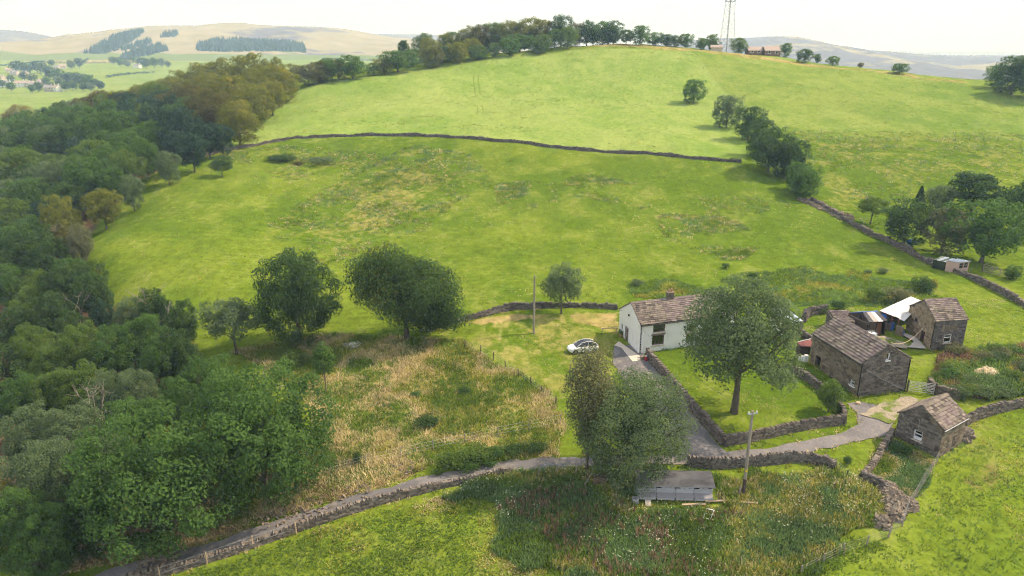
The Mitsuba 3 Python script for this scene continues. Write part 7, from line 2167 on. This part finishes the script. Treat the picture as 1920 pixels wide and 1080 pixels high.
for i_, (x, y) in enumerate(sorted([(66, 80), (68.5, 81.5), (71, 83.5), (63.5, 79.5), (58, 96), (60.5, 97.5), (56, 97.2), (47, 99), (44, 98)], key=lambda q: q[0] / q[1])):
    plant('bush', x, y, 1.3 + 0.2 * (i_ % 3), 1.3 + 0.25 * (i_ % 2), 'MDGMT'[i_ % 5], f'scrubby bush on the rough strip behind the barns, {pos_[i_]} from the left', 'bush', 'scrub behind the barns')


# ---------------------------------------------------------------- grasses and weeds
def scatter(poly, n, seed, avoid=None, clump=0.0, scale=0.3):
    g = np.random.default_rng(seed)
    x0, y0, x1, y1 = poly.bounds
    q = np.column_stack([g.uniform(x0, x1, n * 5), g.uniform(y0, y1, n * 5)])
    k = shapely.contains_xy(poly, q[:, 0], q[:, 1])
    if avoid is not None:
        k &= ~shapely.contains_xy(avoid, q[:, 0], q[:, 1])
    if clump:
        k &= meshkit.fbm(np.column_stack([q * scale, q[:, 0] * 0]), 3, seed) + g.uniform(-0.1, 0.1, len(q)) > clump
    return q[k][:n]


def blades(q, h, per, spread, width, kind, seed, lean=0.35, tone=(0.1, 1.0)):
    """tufts of bent blades at q; one triangle pair per blade"""
    g = np.random.default_rng(seed)
    n = len(q)
    z = gz(q[:, 0], q[:, 1])
    c = np.repeat(np.column_stack([q, z]), per, 0)
    hh = np.repeat(np.broadcast_to(h, (n,)) if np.ndim(h) else np.full(n, h), per) * g.uniform(0.55, 1.15, n * per)
    a = g.uniform(0, 2 * np.pi, n * per)
    rad = spread * np.sqrt(g.random(n * per))
    base = c + np.column_stack([np.cos(a) * rad, np.sin(a) * rad, np.full(n * per, -0.04)])
    out = np.column_stack([np.cos(a), np.sin(a), 0 * a]) * (g.normal(lean, 0.25, n * per) * hh)[:, None]
    w = unit(np.column_stack([g.normal(size=n * per), g.normal(size=n * per), 0 * a])) * (width * g.uniform(0.6, 1.3, n * per))[:, None]
    mid = base + out * 0.35 + UP * (hh * 0.62)[:, None]
    tip = base + out + UP * hh[:, None]
    v = np.stack([base - w, base + w, mid + w * 0.8, mid - w * 0.8, tip], 1).reshape(-1, 3)
    i = np.arange(n * per) * 5
    f = np.vstack([np.stack([i, i + 1, i + 2], 1), np.stack([i, i + 2, i + 3], 1), np.stack([i + 3, i + 2, i + 4], 1)])
    t = np.repeat(np.clip(np.repeat(g.uniform(*tone, n), per) + g.uniform(-0.15, 0.15, n * per), 0, 1), 5)
    k = np.repeat(np.repeat(np.broadcast_to(kind, (n,)), per), 5)
    return v, f, np.stack([t, k], 1)


def ground_cover(name, sets, label, cat):
    vs, fs, us, at_ = [], [], [], 0
    for v, f, u in sets:
        vs.append(v), fs.append(f + at_), us.append(u)
        at_ += len(v)
    stuff(name, mikit.ply((np.vstack(vs), np.vstack(fs)), 'mat_blade', uv=np.vstack(us)), label, cat)


def patchy(q, seed, scale, kinds, cuts):
    """which plant grows at each point, in patches"""
    f = meshkit.fbm(np.column_stack([q * scale, q[:, 0] * 0]), 3, seed) + np.random.default_rng(seed).uniform(-0.09, 0.09, len(q))
    return np.array(kinds)[np.searchsorted(cuts, f)]


HARD = shapely.union_all([ROADS.buffer(0.15)])
q_ = scatter(POLY['rough_meadow'], 15000, 1, HARD)
ground_cover('tan_meadow_grass', [blades(q_, 0.30 + 0.45 * meshkit.fbm(np.column_stack([q_ * 0.2, q_[:, 0] * 0]), 3, 4), 5, 0.28, 0.035, patchy(q_, 3, 0.16, [0.2, 1.0, 0.0, 0.0, 0.2], [0.40, 0.47, 0.6, 0.64]), 5, 0.45)], 'long straw coloured meadow grass with green patches', 'grass')
q_ = scatter(POLY['verge_brown'], 9000, 2, HARD)
ground_cover('bank_grass', [blades(q_, 0.28, 5, 0.25, 0.035, patchy(q_, 5, 0.25, [0.2, 0.0, 0.6, 0.0], [0.42, 0.55, 0.62]), 6, 0.5)], 'brown dying grass on the bank above the lane', 'grass')
W_ = POLY['weeds'].difference(HARD)
shed_ = Polygon([(10.3, 52.9), (18.2, 52.6), (17.9, 56.8), (10.7, 57.0)])
W_ = W_.difference(shed_)
q_ = scatter(W_, 12000, 3)
k_ = patchy(q_, 7, 0.20, [0.4, 0.2, 0.2, 0.0, 1.0, 0.4], [0.40, 0.50, 0.56, 0.59, 0.66])
ground_cover('tall_weeds', [blades(q_, 0.35 + 0.55 * meshkit.fbm(np.column_stack([q_ * 0.3, q_[:, 0] * 0]), 3, 9), 6, 0.25, 0.05, k_, 8, 0.3)], 'mixed nettles and rank grass around the poultry shed', 'weeds')
q_ = scatter(POLY['dock'].difference(shed_).difference(HARD), 520, 4, None, 0.52, 0.35)
ground_cover('dock_stalks', [blades(q_, 0.95, 4, 0.10, 0.045, 0.6, 9, 0.12)], 'dark reddish brown dock stalks standing in the weeds', 'weeds')
q_ = scatter(W_, 420, 5, None, 0.5, 0.2)
z_ = gz(q_[:, 0], q_[:, 1])
hd_ = np.repeat(np.column_stack([q_, z_ + R.uniform(0.7, 1.1, len(q_))]), 3, 0) + R.normal(0, 0.16, (len(q_) * 3, 3))
v_, f_ = leaf_quads(hd_, unit(R.normal(size=hd_.shape) * 0.5 + UP), 0.042, 5, 1.0)
stuff('weed_flower_heads', mikit.ply((v_, f_), 'mat_blade', uv=np.column_stack([np.repeat(R.uniform(0.4, 1, len(hd_)), 4), np.full(len(hd_) * 4, 0.8)])), 'pale flower and seed heads above the weeds', 'flowers')
q_ = scatter(POLY['barn_yard'], 2600, 6, HARD)
ground_cover('yard_weeds', [blades(q_, 0.33, 5, 0.22, 0.045, patchy(q_, 8, 0.35, [0.2, 1.0, 0.0, 0.4], [0.44, 0.50, 0.58]), 10, 0.45)], 'tan and green weeds below the small near barn', 'weeds')
q_ = np.vstack([scatter(POLY[n].buffer(4), c, 7 + i, None, 0.47, 0.11) for i, (n, c) in enumerate((('dry_patch_a', 4200), ('dry_patch_b', 1500), ('rushes_a', 900), ('rushes_b', 500), ('rushes_c', 1200), ('rushes_d', 300), ('hill_rough', 3200)))])
ground_cover('pasture_tussocks', [blades(q_, 0.35, 5, 0.35, 0.07, patchy(q_, 11, 0.35, [0.2, 1.0, 0.0, 0.4], [0.45, 0.52, 0.58]), 11, 0.5)], 'pale tussocks and rushes on the lower pasture', 'grass')
q_ = np.vstack([scatter(POLY['scrub_strip'], 3600, 21, HARD), scatter(POLY['nettle_a'], 900, 22)])
ground_cover('nettle_bed', [blades(q_, 0.40, 5, 0.3, 0.06, patchy(q_, 13, 0.2, [0.2, 0.4, 0.2, 1.0], [0.42, 0.56, 0.66]), 12, 0.4)], 'strip of nettles and rough grass behind the farm buildings', 'weeds')
q_ = scatter(POLY['willowherb'], 3200, 23, TRACK.buffer(0.5))
ground_cover('tall_willowherb', [blades(q_, 0.9, 5, 0.25, 0.05, patchy(q_, 15, 0.22, [0.4, 0.2, 0.4, 1.0, 0.6], [0.38, 0.5, 0.58, 0.66]), 13, 0.2)], 'tall grey green weeds right of the metal gate', 'weeds')
near_ = Polygon([(14, 42), (30, 41), (60, 44), (85, 70), (62, 72), (44.5, 63), (41, 60.5), (36, 54), (28, 48)]).difference(W_)
low_ = Polygon([(-32, 42), (14, 42), (24, 46), (30, 49), (10, 56), (-6, 58.5), (-16, 54), (-31, 47.5)]).difference(HARD).difference(W_).difference(LineString(LINES['lane']).buffer(2.2))
q_ = np.vstack([scatter(low_, 7000, 24), scatter(near_, 4200, 25, HARD)])
ground_cover('field_grass', [blades(q_, 0.16 + 0.2 * meshkit.fbm(np.column_stack([q_ * 0.25, q_[:, 0] * 0]), 3, 4), 5, 0.3, 0.045, patchy(q_, 17, 0.14, [0.2, 0.2, 1.0, 0.0], [0.45, 0.60, 0.68]), 14, 0.6)], 'uneven grass of the two near fields', 'grass')
big_ = Polygon([(-85, 175), (-72, 130), (-50, 104), (-5, 100), (45, 102), (70, 112), (60, 185), (0, 200), (-70, 190)])
q_ = scatter(big_, 9000, 26, None, 0.42, 0.08)
ground_cover('pasture_grass', [blades(q_, 0.16, 4, 0.35, 0.07, patchy(q_, 19, 0.07, [0.2, 1.0, 0.2, 0.0], [0.45, 0.52, 0.64]), 15, 0.6)], 'short uneven grass clumps over the lower pasture', 'grass')
q_ = np.vstack([scatter(POLY['upper_field'], 5000, 27, None, 0.45, 0.06), scatter(Polygon([(70, 190), (200, 190), (200, 320), (100, 345), (75, 260)]), 4000, 28, None, 0.45, 0.06)])
ground_cover('hill_grass', [blades(q_, 0.2, 4, 0.5, 0.12, patchy(q_, 23, 0.05, [0.2, 1.0, 0.2], [0.48, 0.62]), 16, 0.6)], 'grass clumps over the upper hill pasture', 'grass')
edge_ = shapely.union_all([q.buffer(0.4) for q in (LANE, DRIVE, APRON)] + [LineString(LINES[k]).buffer(0.75) for k in ('wall_drive', 'wall_garden_front', 'wall_garden_side', 'wall_garden_back', 'wall_road', 'wall_yard', 'wall_yard_front', 'wall_right', 'wall_lane', 'wall_hedge', 'wall_gate_stub')]).difference(ROADS.buffer(-0.12))
q_ = scatter(edge_, 9500, 29)
ground_cover('wall_foot_grass', [blades(q_, 0.30, 5, 0.22, 0.045, patchy(q_, 27, 0.3, [0.2, 1.0, 0.0], [0.48, 0.58]), 17, 0.45)], 'long unmown grass along the foot of the walls', 'grass')
bld_ = shapely.union_all([LineString(p).buffer(0.45) for p in ([(37.98, 72.98), (44.0, 74.2)], [(37.98, 72.98), (36.2, 81.8)], [(52.09, 84.13), (56.4, 84.8)], [(38.14, 64.68), (40.42, 61.08), (44.2, 63.7)], [(16.3, 84.5), (28.0, 88.4)])]).difference(HARD)
q_ = scatter(bld_, 1500, 30)
ground_cover('barn_foot_weeds', [blades(q_, 0.38, 5, 0.2, 0.045, patchy(q_, 29, 0.4, [0.4, 0.2, 1.0], [0.45, 0.6]), 18, 0.35)], 'weeds growing at the foot of the barn and house walls', 'weeds')
turf_ = Polygon([(-8, 60), (3, 62), (6, 72), (0, 92), (16, 96), (46, 100), (80, 104), (95, 90), (70, 62), (48, 58), (36, 52), (30, 54), (24, 60), (14, 60)]).difference(ROADS.buffer(0.1)).difference(POLY['rough_meadow'])
for b_ in ([(37.9, 72.9), (44.1, 74.2), (42.4, 83.3), (36.1, 82.0)], [(52.0, 84.1), (56.5, 84.8), (56.8, 91.7), (52.4, 91.0)], [(40.4, 61.0), (44.2, 63.6), (41.9, 67.3), (38.1, 64.7)], [(15.8, 84.3), (28.8, 88.5), (27.2, 95.3), (14.2, 91.2)]):
    turf_ = turf_.difference(Polygon(b_))
q_ = scatter(turf_, 16000, 31)
ground_cover('short_turf', [blades(q_, 0.06 + 0.12 * meshkit.fbm(np.column_stack([q_ * 0.35, q_[:, 0] * 0]), 3, 4), 5, 0.25, 0.04, patchy(q_, 31, 0.25, [0.2, 1.0, 0.2, 0.0], [0.42, 0.5, 0.70]), 19, 0.8)], 'short turf of the lawns and verges around the farm', 'grass')


# ---------------------------------------------------------------- the hazy air
scene['haze_air'] = {'type': 'homogeneous', 'albedo': rgb(0.93, 0.96, 0.99), 'sigma_t': {'type': 'rgb', 'value': [0.00013, 0.00018, 0.00027]}}
scene['haze'] = {'type': 'cube', 'to_world': T().translate([0, 3600, 100]).scale([7600, 3900, 170]), 'bsdf': {'type': 'null'}, 'interior': {'type': 'ref', 'id': 'haze_air'}}
labels['haze'] = {'label': 'pale summer haze over the valley and moors', 'category': 'haze', 'kind': 'stuff'}
scene['camera']['medium'] = {'type': 'ref', 'id': 'haze_air'}
